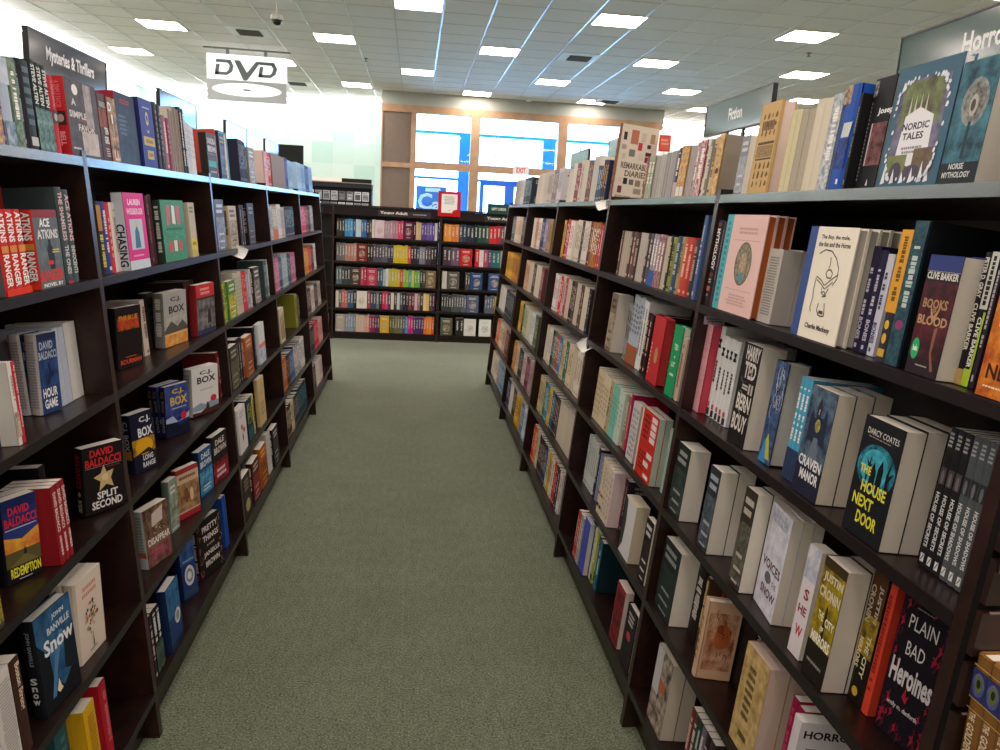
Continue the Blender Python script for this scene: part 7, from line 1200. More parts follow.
(0.788,5.4486,1.0124,0,.135,.033,.201,378), (0.788,5.4151,1.0124,0,.135,.033,.198,378), (0.971,5.3002,1.5953,180,.135,.031,.203,375), (-0.7332,4.9845,0.4264,180,.106,.03,.187,371),
(0.971,5.2689,1.5953,180,.135,.031,.201,375), (0.971,5.2376,1.5953,180,.135,.031,.198,375), (-0.7093,5.1822,0.1384,180,.135,.031,.197,373), (-0.8065,5.4012,1.3094,180,.135,.033,.191,376),
(-0.7332,5.0459,0.4264,180,.135,.03,.189,371), (0.7402,5.3086,0.4264,0,.135,.031,.203,377), (0.7402,5.2769,0.4264,0,.135,.031,.2,377), (0.7402,5.2453,0.4264,0,.135,.031,.198,377),
(-0.7093,5.2458,0.1384,180,.135,.031,.199,373), (-0.8065,5.4347,1.3094,180,.135,.033,.191,379), (-0.8065,5.3677,1.3094,180,.106,.033,.187,376), (0.971,5.3629,1.5953,180,.135,.031,.203,380),
(0.971,5.3315,1.5953,180,.135,.031,.201,380), (-0.7093,5.3095,0.1384,180,.135,.031,.202,381), (0.788,5.5815,1.0124,0,.135,.033,.203,378), (0.788,5.5483,1.0124,0,.135,.033,.201,378),
(0.788,5.515,1.0124,0,.135,.033,.198,378), (-0.7093,5.2777,0.1384,180,.135,.031,.197,373), (-0.8065,5.4683,1.3094,180,.135,.033,.189,379), (-0.7093,5.3414,0.1384,180,.135,.031,.199,381),
(-0.8065,5.5353,1.3094,180,.135,.033,.191,379), (0.971,5.4569,1.5953,180,.135,.031,.203,380), (0.971,5.4255,1.5953,180,.135,.031,.201,380), (0.971,5.3942,1.5953,180,.135,.031,.198,380),
(-0.7093,5.405,0.1384,180,.135,.031,.202,381), (-0.8065,5.5018,1.3094,180,.106,.033,.187,379), (-0.7093,5.3732,0.1384,180,.135,.031,.197,381), (0.971,5.5195,1.5953,180,.135,.031,.203,382),
(0.971,5.4882,1.5953,180,.135,.031,.201,382), (-0.7093,5.4369,0.1384,180,.135,.031,.199,381), (-0.8311,5.8934,1.6064,180,.135,.034,.201,383), (-0.8311,5.4772,1.6064,180,.135,.031,.191,384),
(-0.7093,5.4687,0.1384,180,.135,.031,.197,381), (0.971,5.6135,1.5953,180,.135,.031,.203,382), (0.971,5.5822,1.5953,180,.135,.031,.201,382), (-0.8311,5.9282,1.6064,180,.135,.034,.199,383),
(-0.7818,5.9154,1.0124,180,.135,.036,.192,385), (0.971,5.5509,1.5953,180,.135,.031,.198,382), (-0.7093,5.9172,0.1384,180,.135,.037,.192,386), (0.7638,5.4439,0.7154,0,.135,.029,.203,387),
(0.7638,5.4144,0.7154,0,.135,.029,.201,387), (0.7638,5.3846,0.7154,0,.135,.029,.198,387), (-0.8311,5.998,1.6064,180,.135,.034,.201,383), (-0.8311,5.5087,1.6064,180,.135,.031,.189,384),
(-0.8311,5.5717,1.6064,180,.135,.031,.191,384), (-0.8311,5.9631,1.6064,180,.135,.034,.197,383), (-0.7818,5.9515,1.0124,180,.135,.036,.189,385), (-0.7093,5.9547,0.1384,180,.135,.037,.189,386),
(0.7067,1.4244,0.1392,-90,.13,.03,.211,388), (-0.8311,6.0329,1.6064,180,.135,.034,.199,383), (-0.8311,5.5402,1.6064,180,.106,.031,.187,384), (-0.7818,6.0238,1.0124,180,.135,.036,.192,385),
(-0.7093,6.0297,0.1384,180,.135,.037,.192,386), (-0.8311,6.1027,1.6064,180,.135,.034,.201,389), (-0.8311,5.6032,1.6064,180,.135,.031,.189,384), (-0.7818,5.9877,1.0124,180,.106,.036,.187,385),
(-0.8065,5.9134,1.3094,180,.135,.034,.191,390), (-0.7093,5.9922,0.1384,180,.106,.037,.187,386), (-0.8311,6.0678,1.6064,180,.135,.034,.197,383), (-0.7818,6.06,1.0124,180,.135,.036,.189,385),
(-0.8311,6.1376,1.6064,180,.135,.034,.199,389), (-0.8311,5.6347,1.6064,180,.106,.031,.187,384), (-0.7572,5.9134,0.7154,180,.135,.033,.192,391), (-0.7818,6.1323,1.0124,180,.135,.036,.192,392),
(-0.8065,5.9477,1.3094,180,.135,.034,.189,390), (-0.8311,6.2073,1.6064,180,.135,.034,.201,389), (0.7638,6.0252,0.7154,0,.135,.033,.203,393), (0.7638,5.9919,0.7154,0,.135,.033,.201,393),
(0.8122,5.9709,1.3094,0,.135,.032,.203,394), (0.8122,5.9386,1.3094,0,.135,.032,.201,394), (0.7167,5.9394,0.1384,0,.135,.033,.203,395), (0.788,6.0245,1.0124,0,.135,.032,.203,396),
(-0.8065,6.0163,1.3094,180,.135,.034,.191,390), (-0.7818,6.0961,1.0124,180,.106,.036,.187,385), (0.788,5.9917,1.0124,0,.135,.032,.201,396), (0.8365,5.9501,1.6064,0,.135,.031,.203,397),
(-0.8311,6.1724,1.6064,180,.135,.034,.197,389), (-0.7572,5.9475,0.7154,180,.135,.033,.189,391), (0.8365,5.9183,1.6064,0,.135,.031,.201,397), (0.8365,5.8866,1.6064,0,.135,.031,.198,397),
(-0.7818,6.1684,1.0124,180,.135,.036,.189,392), (-0.8065,5.982,1.3094,180,.106,.034,.187,390), (-0.8311,6.2422,1.6064,180,.135,.034,.199,389), (-0.7572,6.0156,0.7154,180,.135,.033,.192,391),
(0.8122,6.167,1.3094,0,.135,.033,.203,398), (0.8122,6.1334,1.3094,0,.135,.033,.201,398), (0.788,6.2243,1.0124,0,.135,.034,.203,399), (-0.7818,6.2408,1.0124,180,.135,.036,.192,392),
(0.8122,6.0998,1.3094,0,.135,.033,.198,398), (-0.8065,6.0507,1.3094,180,.135,.034,.189,390), (0.788,6.1901,1.0124,0,.135,.034,.201,399), (0.788,6.1559,1.0124,0,.135,.034,.198,399),
(0.7638,6.1249,0.7154,0,.135,.033,.203,393), (-0.8311,6.312,1.6064,180,.135,.034,.201,400), (0.7638,6.0917,0.7154,0,.135,.033,.201,393), (0.8122,6.0676,1.3094,0,.135,.032,.203,394),
(0.7638,6.0584,0.7154,0,.135,.033,.198,393), (0.7167,6.0389,0.1384,0,.135,.033,.203,395), (0.8122,6.0353,1.3094,0,.135,.032,.201,394), (0.788,6.123,1.0124,0,.135,.032,.203,396),
(-0.7572,5.9816,0.7154,180,.106,.033,.187,391), (0.7167,6.0058,0.1384,0,.135,.033,.2,395), (0.8122,6.0031,1.3094,0,.135,.032,.198,394), (0.788,6.0902,1.0124,0,.135,.032,.201,396),
(-0.8065,6.1193,1.3094,180,.135,.034,.191,390), (0.7167,5.9726,0.1384,0,.135,.033,.198,395), (0.788,6.0574,1.0124,0,.135,.032,.198,396), (-0.7818,6.2046,1.0124,180,.106,.036,.187,392),
(-0.7818,6.4577,1.0124,180,.135,.036,.202,401), (0.8365,6.0454,1.6064,0,.135,.031,.203,397), (0.8365,6.0136,1.6064,0,.135,.031,.201,397), (-0.8311,6.2771,1.6064,180,.135,.034,.197,389),
(-0.7572,6.0497,0.7154,180,.135,.033,.189,391), (0.8365,5.9819,1.6064,0,.135,.031,.198,397), (0.7638,6.3577,0.7154,0,.135,.034,.208,402), (-0.7332,6.1339,0.4264,180,.135,.033,.202,403),
(-0.8065,6.1537,1.3094,180,.135,.034,.191,404), (-0.7818,6.3131,1.0124,180,.135,.036,.192,405), (-0.7818,6.2769,1.0124,180,.135,.036,.189,392), (-0.8065,6.085,1.3094,180,.106,.034,.187,390),
(-0.8311,6.3469,1.6064,180,.135,.034,.199,400), (0.8122,6.2678,1.3094,0,.135,.033,.203,398), (-0.7572,6.1178,0.7154,180,.135,.033,.192,406), (0.8122,6.2342,1.3094,0,.135,.033,.201,398),
(0.788,6.327,1.0124,0,.135,.034,.203,399), (0.8122,6.2006,1.3094,0,.135,.033,.198,398), (0.788,6.2928,1.0124,0,.135,.034,.201,399), (0.788,6.2585,1.0124,0,.135,.034,.198,399),
(0.7638,6.2247,0.7154,0,.135,.033,.203,393), (0.7638,6.1914,0.7154,0,.135,.033,.201,393), (-0.8311,6.4166,1.6064,180,.135,.034,.201,400), (-0.7818,6.4939,1.0124,180,.135,.036,.199,401),
(0.7167,6.1385,0.1384,0,.135,.033,.203,395), (0.7638,6.1582,0.7154,0,.135,.033,.198,393), (0.7167,6.1053,0.1384,0,.135,.033,.2,395), (-0.8439,6.0311,0.1273,0,.135,.032,.202,407),
(-0.7572,6.0838,0.7154,180,.106,.033,.187,391), (0.7167,6.0721,0.1384,0,.135,.033,.198,395), (-0.7332,6.1671,0.4264,180,.135,.033,.199,403), (-0.8065,6.188,1.3094,180,.135,.034,.189,404),
(-0.7818,6.3492,1.0124,180,.135,.036,.189,405), (0.8365,6.1407,1.6064,0,.135,.031,.203,408), (-0.7818,6.5662,1.0124,180,.135,.036,.202,401), (0.8365,6.109,1.6064,0,.135,.031,.201,408),
(0.7167,6.1716,0.1384,0,.135,.033,.203,409), (0.8365,6.0772,1.6064,0,.135,.031,.198,408), (-0.8311,6.3817,1.6064,180,.135,.034,.197,400), (-0.7332,5.9111,0.4264,180,.135,.031,.192,410),
(-0.7572,6.1519,0.7154,180,.135,.033,.189,406), (-0.7332,6.2334,0.4264,180,.135,.033,.202,403), (0.7402,6.055,0.4264,0,.135,.031,.203,411), (0.7638,6.4606,0.7154,0,.135,.034,.208,402),
(0.7638,6.4263,0.7154,0,.135,.034,.206,402), (-0.8065,6.2567,1.3094,180,.135,.034,.191,404), (0.7402,6.0236,0.4264,0,.135,.031,.201,411), (-0.7818,6.4215,1.0124,180,.135,.036,.192,405),
(0.7638,6.392,0.7154,0,.135,.034,.203,402), (-0.8065,6.4283,1.3094,180,.135,.034,.201,412), (0.7402,5.9922,0.4264,0,.135,.031,.198,411), (0.8122,6.3686,1.3094,0,.135,.033,.203,413),
(-0.8311,6.4515,1.6064,180,.135,.034,.199,400), (-0.7572,6.22,0.7154,180,.135,.033,.192,406), (-0.7818,6.53,1.0124,180,.135,.036,.197,401), (0.8122,6.335,1.3094,0,.135,.033,.201,413),
(0.788,6.4296,1.0124,0,.135,.034,.203,414), (0.8122,6.3014,1.3094,0,.135,.033,.198,413), (-0.8439,6.0635,0.1273,0,.135,.032,.199,407), (0.788,6.3954,1.0124,0,.135,.034,.201,414),
(-0.8065,6.291,1.3094,180,.135,.034,.191,415), (-0.7332,6.2003,0.4264,180,.135,.033,.197,403), (0.788,6.3612,1.0124,0,.135,.034,.198,414), (0.7638,6.3244,0.7154,0,.135,.033,.203,393),
(-0.8065,6.2223,1.3094,180,.106,.034,.187,404), (0.7638,6.2912,0.7154,0,.135,.033,.201,393), (-0.7818,6.3854,1.0124,180,.106,.036,.187,405), (-0.8311,6.5213,1.6064,180,.135,.034,.201,416),
(0.7638,6.2579,0.7154,0,.135,.033,.198,393), (-0.8439,6.1268,0.1273,0,.135,.032,.202,407), (-0.7332,5.9427,0.4264,180,.135,.031,.189,410), (-0.7332,6.2666,0.4264,180,.135,.033,.199,403),
(-0.7572,6.186,0.7154,180,.106,.033,.187,406), (0.8365,6.236,1.6064,0,.135,.031,.203,408), (-0.8065,6.4627,1.3094,180,.135,.034,.199,412), (0.7402,6.3692,0.4264,0,.135,.033,.203,417),
(0.8365,6.2043,1.6064,0,.135,.031,.201,408), (0.7167,6.2711,0.1384,0,.135,.033,.203,409), (0.8365,6.1725,1.6064,0,.135,.031,.198,408), (0.7167,6.238,0.1384,0,.135,.033,.2,409),
(0.7402,6.1493,0.4264,0,.135,.031,.203,411), (-0.7332,6.0059,0.4264,180,.135,.031,.192,410), (-0.7332,6.333,0.4264,180,.135,.033,.202,403), (-0.8311,6.4864,1.6064,180,.135,.034,.197,400),
(0.7167,6.2048,0.1384,0,.135,.033,.198,409), (-0.7572,6.2541,0.7154,180,.135,.033,.189,406), (0.7402,6.1179,0.4264,0,.135,.031,.201,411), (0.7402,6.0864,0.4264,0,.135,.031,.198,411),
(-0.8439,6.0944,0.1273,0,.135,.032,.197,407), (-0.8065,6.5313,1.3094,180,.135,.034,.201,412), (-0.8065,6.3253,1.3094,180,.135,.034,.189,415), (0.8122,6.4694,1.3094,0,.135,.033,.203,413),
(-0.8311,6.5562,1.6064,180,.135,.034,.199,416), (-0.7572,6.3222,0.7154,180,.135,.033,.192,418), (0.8122,6.4358,1.3094,0,.135,.033,.201,413), (-0.8439,6.1589,0.1273,0,.135,.032,.199,407),
(0.788,6.5323,1.0124,0,.135,.034,.203,414), (0.8122,6.4022,1.3094,0,.135,.033,.198,413), (0.788,6.4981,1.0124,0,.135,.034,.201,414), (-0.7332,5.9743,0.4264,180,.106,.031,.187,410),
(-0.7332,6.2998,0.4264,180,.135,.033,.197,403), (-0.8065,6.394,1.3094,180,.135,.034,.191,415), (0.788,6.4638,1.0124,0,.135,.034,.198,414), (-0.8311,6.6259,1.6064,180,.135,.034,.201,416),
(-0.8065,6.497,1.3094,180,.135,.034,.197,412), (-0.8439,6.2232,0.1273,0,.135,.032,.202,407), (-0.7332,6.0375,0.4264,180,.135,.031,.189,410), (-0.7332,6.3662,0.4264,180,.135,.033,.199,403),
(-0.7572,6.2881,0.7154,180,.106,.033,.187,406), (0.8365,6.3313,1.6064,0,.135,.031,.203,419), (0.8365,6.2996,1.6064,0,.135,.031,.201,419), (0.7167,6.3706,0.1384,0,.135,.033,.203,409),
(0.7402,6.4702,0.4264,0,.135,.033,.203,417), (-0.8065,6.5657,1.3094,180,.135,.034,.199,412), (-0.8065,6.3597,1.3094,180,.106,.034,.187,415), (0.7402,6.2435,0.4264,0,.135,.031,.203,420),
(0.8365,6.2678,1.6064,0,.135,.031,.198,419), (0.7167,6.3375,0.1384,0,.135,.033,.2,409), (0.7402,6.4365,0.4264,0,.135,.033,.201,417), (-0.7332,6.1007,0.4264,180,.135,.031,.192,410),
(0.7402,6.2121,0.4264,0,.135,.031,.201,420), (0.7402,6.4028,0.4264,0,.135,.033,.198,417), (0.7167,6.3043,0.1384,0,.135,.033,.198,409), (-0.8311,6.5911,1.6064,180,.135,.034,.197,416),
(-0.7572,6.3563,0.7154,180,.135,.033,.189,418), (0.7402,6.1807,0.4264,0,.135,.031,.198,420), (-0.8439,6.1911,0.1273,0,.135,.032,.197,407), (0.7167,6.4038,0.1384,0,.135,.033,.203,421),
(0.8122,6.5701,1.3094,0,.135,.033,.203,422), (-0.8311,6.6608,1.6064,180,.135,.034,.199,416), (0.8122,6.5365,1.3094,0,.135,.033,.201,422), (-0.7572,6.4244,0.7154,180,.135,.033,.192,418),
(0.788,6.6349,1.0124,0,.135,.034,.203,423), (0.8122,6.503,1.3094,0,.135,.033,.198,422), (-0.7332,6.0691,0.4264,180,.106,.031,.187,410), (0.788,6.6007,1.0124,0,.135,.034,.201,423),
(0.788,6.5665,1.0124,0,.135,.034,.198,423), (0.8365,6.4266,1.6064,0,.135,.031,.203,419), (-0.7572,6.3903,0.7154,180,.106,.033,.187,418), (0.8365,6.3949,1.6064,0,.135,.031,.201,419),
(0.7402,6.5711,0.4264,0,.135,.033,.203,417), (0.7402,6.3378,0.4264,0,.135,.031,.203,420), (0.8365,6.3631,1.6064,0,.135,.031,.198,419), (0.7402,6.5375,0.4264,0,.135,.033,.201,417),
(0.7402,6.3063,0.4264,0,.135,.031,.201,420), (0.7402,6.5038,0.4264,0,.135,.033,.198,417), (0.7402,6.2749,0.4264,0,.135,.031,.198,420), (-0.8311,6.6957,1.6064,180,.135,.034,.197,416),
(-0.7572,6.4585,0.7154,180,.135,.033,.189,418), (0.7167,6.5033,0.1384,0,.135,.033,.203,421), (0.7402,6.6048,0.4264,0,.135,.033,.203,424), (0.7167,6.4701,0.1384,0,.135,.033,.2,421),
(0.8122,6.6709,1.3094,0,.135,.033,.203,422), (0.8983,6.5269,0.7043,180,.135,.032,.203,425), (0.7167,6.437,0.1384,0,.135,.033,.198,421), (0.8122,6.6373,1.3094,0,.135,.033,.201,422),
(-0.7332,6.3993,0.4264,180,.135,.033,.192,426), (-0.7572,6.5266,0.7154,180,.135,.033,.192,427), (0.788,6.7376,1.0124,0,.135,.034,.203,423), (0.8122,6.6037,1.3094,0,.135,.033,.198,422),
(0.788,6.7034,1.0124,0,.135,.034,.201,423), (0.788,6.6691,1.0124,0,.135,.034,.198,423), (-0.7572,6.4925,0.7154,180,.106,.033,.187,418), (0.5369,9.265,0.905,0,.14,.03,.2,428),
(0.3981,9.265,0.632,0,.14,.03,.2,429), (-0.7332,6.4325,0.4264,180,.135,.033,.189,426), (-0.7572,6.5607,0.7154,180,.135,.033,.189,427), (0.7167,6.6028,0.1384,0,.135,.033,.203,421),
(0.6703,9.265,0.632,0,.14,.03,.2,430), (0.7402,6.7058,0.4264,0,.135,.033,.203,424), (0.7167,6.5697,0.1384,0,.135,.033,.2,421), (0.971,6.5531,1.5953,180,.135,.031,.203,431),
(0.8983,6.6249,0.7043,180,.135,.032,.203,425), (0.7402,6.6721,0.4264,0,.135,.033,.201,424), (0.6379,9.265,0.364,0,.14,.03,.2,432), (0.7167,6.5365,0.1384,0,.135,.033,.198,421),
(0.971,6.5213,1.5953,180,.135,.031,.201,431), (0.8834,9.265,0.632,0,.14,.03,.2,433), (0.8983,6.5922,0.7043,180,.135,.032,.201,425), (0.7402,6.6385,0.4264,0,.135,.033,.198,424),
(-0.7332,6.4989,0.4264,180,.135,.033,.192,426), (-0.7572,6.6288,0.7154,180,.135,.033,.192,427), (0.3389,9.265,0.085,0,.14,.03,.2,434), (0.971,6.4896,1.5953,180,.135,.031,.198,431),
(0.8983,6.5596,0.7043,180,.135,.032,.198,425), (1.1604,9.265,0.905,0,.14,.03,.2,435), (0.6185,9.265,0.085,0,.14,.03,.2,436), (-1.2917,9.265,1.182,0,.14,.03,.2,437),
(0.9728,9.265,0.364,0,.14,.03,.2,438), (0.7982,9.265,0.085,0,.14,.03,.2,439), (-1.322,9.265,0.905,0,.14,.03,.2,440), (-0.7093,6.2861,0.1384,180,.135,.031,.192,441),
(-1.2568,9.265,0.632,0,.14,.03,.2,442), (1.274,9.265,0.632,0,.14,.03,.2,443), (-0.7332,6.4657,0.4264,180,.106,.033,.187,426), (-0.7572,6.5947,0.7154,180,.106,.033,.187,427),
(0.8512,6.6686,0.1273,180,.135,.033,.203,369), (-1.3092,9.265,0.364,0,.14,.03,.2,444), (1.1277,9.265,0.085,0,.14,.03,.2,445), (-0.7332,6.5321,0.4264,180,.135,.033,.189,426),
(-0.7572,6.6629,0.7154,180,.135,.033,.189,427), (0.7402,6.8068,0.4264,0,.135,.033,.203,424), (-1.6305,9.265,1.182,0,.14,.03,.2,446), (0.971,6.6484,1.5953,180,.135,.031,.203,431),
(0.8983,6.7229,0.7043,180,.135,.032,.203,425), (0.7402,6.7731,0.4264,0,.135,.033,.201,424), (0.971,6.6166,1.5953,180,.135,.031,.201,431), (1.3074,9.265,0.085,0,.14,.03,.2,447),
(0.8983,6.6902,0.7043,180,.135,.032,.201,425), (0.7402,6.7394,0.4264,0,.135,.033,.198,424), (-1.691,9.265,0.905,0,.14,.03,.2,448), (-0.7332,6.5984,0.4264,180,.135,.033,.192,426),
(0.971,6.5849,1.5953,180,.135,.031,.198,431), (0.8983,6.6576,0.7043,180,.135,.032,.198,425), (-0.7093,6.3173,0.1384,180,.135,.031,.189,441), (0.8983,6.7555,0.7043,180,.135,.032,.203,449),
(-0.7093,6.3798,0.1384,180,.135,.031,.192,441), (-0.7332,6.5652,0.4264,180,.106,.033,.187,426), (0.8512,6.7681,0.1273,180,.135,.033,.203,369), (-0.7572,6.6969,0.7154,180,.106,.033,.187,427),
(0.8512,6.7349,0.1273,180,.135,.033,.2,369), (0.8512,6.7017,0.1273,180,.135,.033,.198,369), (-0.7332,6.6316,0.4264,180,.135,.033,.189,426), (0.971,6.7437,1.5953,180,.135,.031,.203,450),
(-0.7093,6.3486,0.1384,180,.106,.031,.187,441), (0.971,6.7119,1.5953,180,.135,.031,.201,450), (0.971,6.6802,1.5953,180,.135,.031,.198,450), (-0.7093,6.4111,0.1384,180,.135,.031,.189,441),
(0.8983,6.8535,0.7043,180,.135,.032,.203,449), (0.8983,6.8208,0.7043,180,.135,.032,.201,449), (0.8983,6.7882,0.7043,180,.135,.032,.198,449), (0.8512,6.8676,0.1273,180,.135,.033,.203,369),
(0.8512,6.8344,0.1273,180,.135,.033,.2,369), (0.8512,6.8012,0.1273,180,.135,.033,.198,369), (0.971,6.839,1.5953,180,.135,.031,.203,450), (-0.7093,6.4424,0.1384,180,.106,.031,.187,441),
(0.971,6.8072,1.5953,180,.135,.031,.201,450), (0.971,6.7755,1.5953,180,.135,.031,.198,450), (0.8983,6.9515,0.7043,180,.135,.032,.203,449), (0.8983,6.9188,0.7043,180,.135,.032,.201,449),
(0.8983,6.8862,0.7043,180,.135,.032,.198,449), (-0.6419,9.265,0.364,0,.117,.03,.2,451), (-0.6488,9.265,0.905,0,.113,.03,.2,452), (0.1483,9.265,0.632,0,.113,.03,.2,453),
(-0.5314,9.265,0.632,0,.113,.03,.2,454), (-0.7161,9.265,0.632,0,.113,.03,.2,455), (-0.1218,9.265,1.182,0,.105,.03,.2,456), (-0.449,9.265,1.182,0,.105,.03,.2,457),
(-0.3687,9.265,0.085,0,.105,.03,.2,458), (-0.8811,9.265,0.085,0,.105,.03,.2,459), (-1.7935,9.265,0.905,0,.097,.03,.2,460), (-1.8961,9.265,0.905,0,.097,.03,.2,460),
(-1.9986,9.265,0.905,0,.097,.03,.2,460), (-2.1011,9.265,0.905,0,.097,.03,.2,460), (-1.4082,9.265,0.364,0,.093,.03,.2,460), (-1.5072,9.265,0.364,0,.093,.03,.2,460),
(-1.6062,9.265,0.364,0,.093,.03,.2,460), (-1.7052,9.265,0.364,0,.093,.03,.2,460), (-1.8041,9.265,0.364,0,.093,.03,.2,460), (-1.0486,9.265,0.085,0,.09,.03,.2,461),
(-1.9031,9.265,0.364,0,.093,.03,.2,460), (-1.1443,9.265,0.085,0,.09,.03,.2,461), (-1.24,9.265,0.085,0,.09,.03,.2,461), (-2.0021,9.265,0.364,0,.093,.03,.2,462),
(-1.3356,9.265,0.085,0,.09,.03,.2,461), (-2.1011,9.265,0.364,0,.093,.03,.2,462), (-1.4313,9.265,0.085,0,.09,.03,.2,463), (-1.527,9.265,0.085,0,.09,.03,.2,463),
(-1.6227,9.265,0.085,0,.09,.03,.2,463), (-1.7246,9.265,1.182,0,.088,.03,.2,464), (-1.7184,9.265,0.085,0,.09,.03,.2,463), (-1.8187,9.265,1.182,0,.088,.03,.2,464),
(-1.814,9.265,0.085,0,.09,.03,.2,463), (-1.9129,9.265,1.182,0,.088,.03,.2,463), (-1.9097,9.265,0.085,0,.09,.03,.2,463), (-2.007,9.265,1.182,0,.088,.03,.2,463),
(-2.0054,9.265,0.085,0,.09,.03,.2,463), (-2.1011,9.265,1.182,0,.088,.03,.2,463), (-2.1011,9.265,0.085,0,.09,.03,.2,463), (-1.3413,9.265,0.632,0,.078,.03,.2,465),
(-1.4257,9.265,0.632,0,.078,.03,.2,465), (-1.5101,9.265,0.632,0,.078,.03,.2,465), (-1.5945,9.265,0.632,0,.078,.03,.2,465), (-1.679,9.265,0.632,0,.078,.03,.2,465),
(-1.7634,9.265,0.632,0,.078,.03,.2,465), (-1.8478,9.265,0.632,0,.078,.03,.2,466), (-1.9322,9.265,0.632,0,.078,.03,.2,466), (-2.0167,9.265,0.632,0,.078,.03,.2,466),
(-2.1011,9.265,0.632,0,.078,.03,.2,466), (0.3848,9.275,0.905,90,.135,.049,.206,467), (0.4343,9.275,0.905,90,.135,.049,.204,467), (0.6141,9.275,0.085,90,.135,.049,.206,468),
(0.5325,9.275,0.905,90,.135,.049,.203,469), (0.4828,9.275,0.905,90,.135,.049,.203,469), (0.564,9.275,0.085,90,.135,.049,.204,468), (0.7609,9.275,0.905,90,.135,.049,.202,470),
(1.3845,9.275,0.905,90,.135,.049,.205,471), (1.4835,9.275,0.905,90,.135,.049,.205,472), (1.156,9.275,0.905,90,.135,.049,.202,473), (0.8599,9.275,0.905,90,.135,.049,.199,474),
(1.0242,9.275,0.085,90,.135,.049,.201,475), (1.1233,9.275,0.085,90,.135,.049,.2,476), (0.9094,9.275,0.905,90,.135,.049,.197,477), (0.8104,9.275,0.905,90,.135,.049,.195,478),
(1.434,9.275,0.905,90,.135,.049,.198,471), (1.0579,9.275,0.905,90,.135,.049,.196,479), (1.1064,9.275,0.905,90,.135,.049,.196,479), (1.0731,9.275,0.085,90,.135,.049,.197,476),
(0.9589,9.275,0.905,90,.135,.049,.192,480), (1.0084,9.275,0.905,90,.135,.049,.192,480), (0.7328,9.275,1.182,90,.135,.044,.205,481), (0.9977,9.275,1.182,90,.135,.044,.206,482),
(0.6003,9.275,1.182,90,.135,.044,.204,483), (0.7372,1.4244,0.1367,-90,.13,.03,.213,388), (1.0419,9.275,1.182,90,.135,.044,.204,484), (1.2627,9.275,1.182,90,.135,.044,.203,485),
(1.086,9.275,1.182,90,.135,.044,.202,486), (1.351,9.275,1.182,90,.135,.044,.203,487), (0.3795,9.275,1.182,90,.135,.044,.199,488), (1.4835,9.275,1.182,90,.135,.044,.203,489),
(0.7769,9.275,1.182,90,.135,.044,.199,490), (0.8652,9.275,1.182,90,.135,.044,.2,491), (0.9536,9.275,1.182,90,.135,.044,.199,492), (0.512,9.275,1.182,90,.135,.044,.197,493),
(1.3068,9.275,1.182,90,.135,.044,.199,494), (0.5561,9.275,1.182,90,.135,.044,.196,495), (1.1744,9.275,1.182,90,.135,.044,.197,496), (0.6444,9.275,1.182,90,.135,.044,.194,497),
(0.4678,9.275,1.182,90,.135,.044,.193,493), (0.4236,9.275,1.182,90,.135,.044,.193,498), (1.1302,9.275,1.182,90,.135,.044,.196,499), (0.8211,9.275,1.182,90,.135,.044,.194,490),
(1.3952,9.275,1.182,90,.135,.044,.197,487), (0.6886,9.275,1.182,90,.135,.044,.192,497), (1.2185,9.275,1.182,90,.135,.044,.194,500), (0.9094,9.275,1.182,90,.135,.044,.192,492),
(1.4393,9.275,1.182,90,.135,.044,.195,501), (0.1268,9.275,0.364,90,.135,.034,.205,502), (-0.2833,9.275,0.364,90,.135,.034,.205,503), (-0.3174,9.275,0.364,90,.135,.034,.204,504),
(-0.4541,9.275,0.364,90,.135,.034,.204,495), (-0.6463,9.275,0.364,90,.135,.034,.204,505), (-0.4883,9.275,0.364,90,.135,.034,.203,506), (-0.7822,9.275,0.364,90,.135,.034,.204,507),
(-0.0684,9.275,0.905,90,.135,.033,.206,508), (0.161,9.275,0.364,90,.135,.034,.202,509), (0.2635,9.275,0.364,90,.135,.034,.201,510), (0.2293,9.275,0.364,90,.135,.034,.201,511),
(-0.0782,9.275,0.364,90,.135,.034,.2,512), (-0.1679,9.275,0.905,90,.135,.033,.204,513), (0.2635,9.275,0.905,90,.135,.033,.204,514), (0.0926,9.275,0.364,90,.135,.034,.2,515),
(-0.2182,9.275,0.632,90,.135,.032,.206,516), (0.1951,9.275,0.364,90,.135,.034,.199,517), (-0.3338,9.275,0.905,90,.135,.033,.203,518), (-0.1124,9.275,0.364,90,.135,.034,.199,519),
(-0.6807,9.275,0.364,90,.135,.034,.2,520), (0.1971,9.275,0.905,90,.135,.033,.203,467), (0.0312,9.275,0.905,90,.135,.033,.203,521), (-0.5358,9.275,0.632,90,.135,.032,.205,522),
(-0.1347,9.275,0.905,90,.135,.033,.202,513), (0.0243,9.275,0.364,90,.135,.034,.198,523), (-0.3006,9.275,0.905,90,.135,.033,.202,518), (-0.3858,9.275,0.364,90,.135,.034,.198,524),
(-0.1852,9.275,0.632,90,.135,.032,.204,516), (0.1639,9.275,0.905,90,.135,.033,.201,467), (0.0585,9.275,0.364,90,.135,.034,.197,525), (-0.715,9.275,0.364,90,.135,.034,.198,520),
(-0.5689,9.275,0.632,90,.135,.032,.204,526), (0.1117,9.275,0.632,90,.135,.032,.203,527), (-0.3516,9.275,0.364,90,.135,.034,.197,528), (-0.6532,9.275,0.905,90,.135,.033,.202,529),
(-0.8163,9.275,0.364,90,.135,.034,.197,530), (-0.2343,9.275,0.905,90,.135,.033,.2,531), (0.2303,9.275,0.905,90,.135,.033,.2,514), (-0.4334,9.275,0.905,90,.135,.033,.2,532),
(-0.2842,9.275,0.632,90,.135,.032,.202,533), (-0.0441,9.275,0.364,90,.135,.034,.196,512), (-0.4199,9.275,0.364,90,.135,.034,.196,495), (-0.0862,9.275,0.632,90,.135,.032,.201,534),
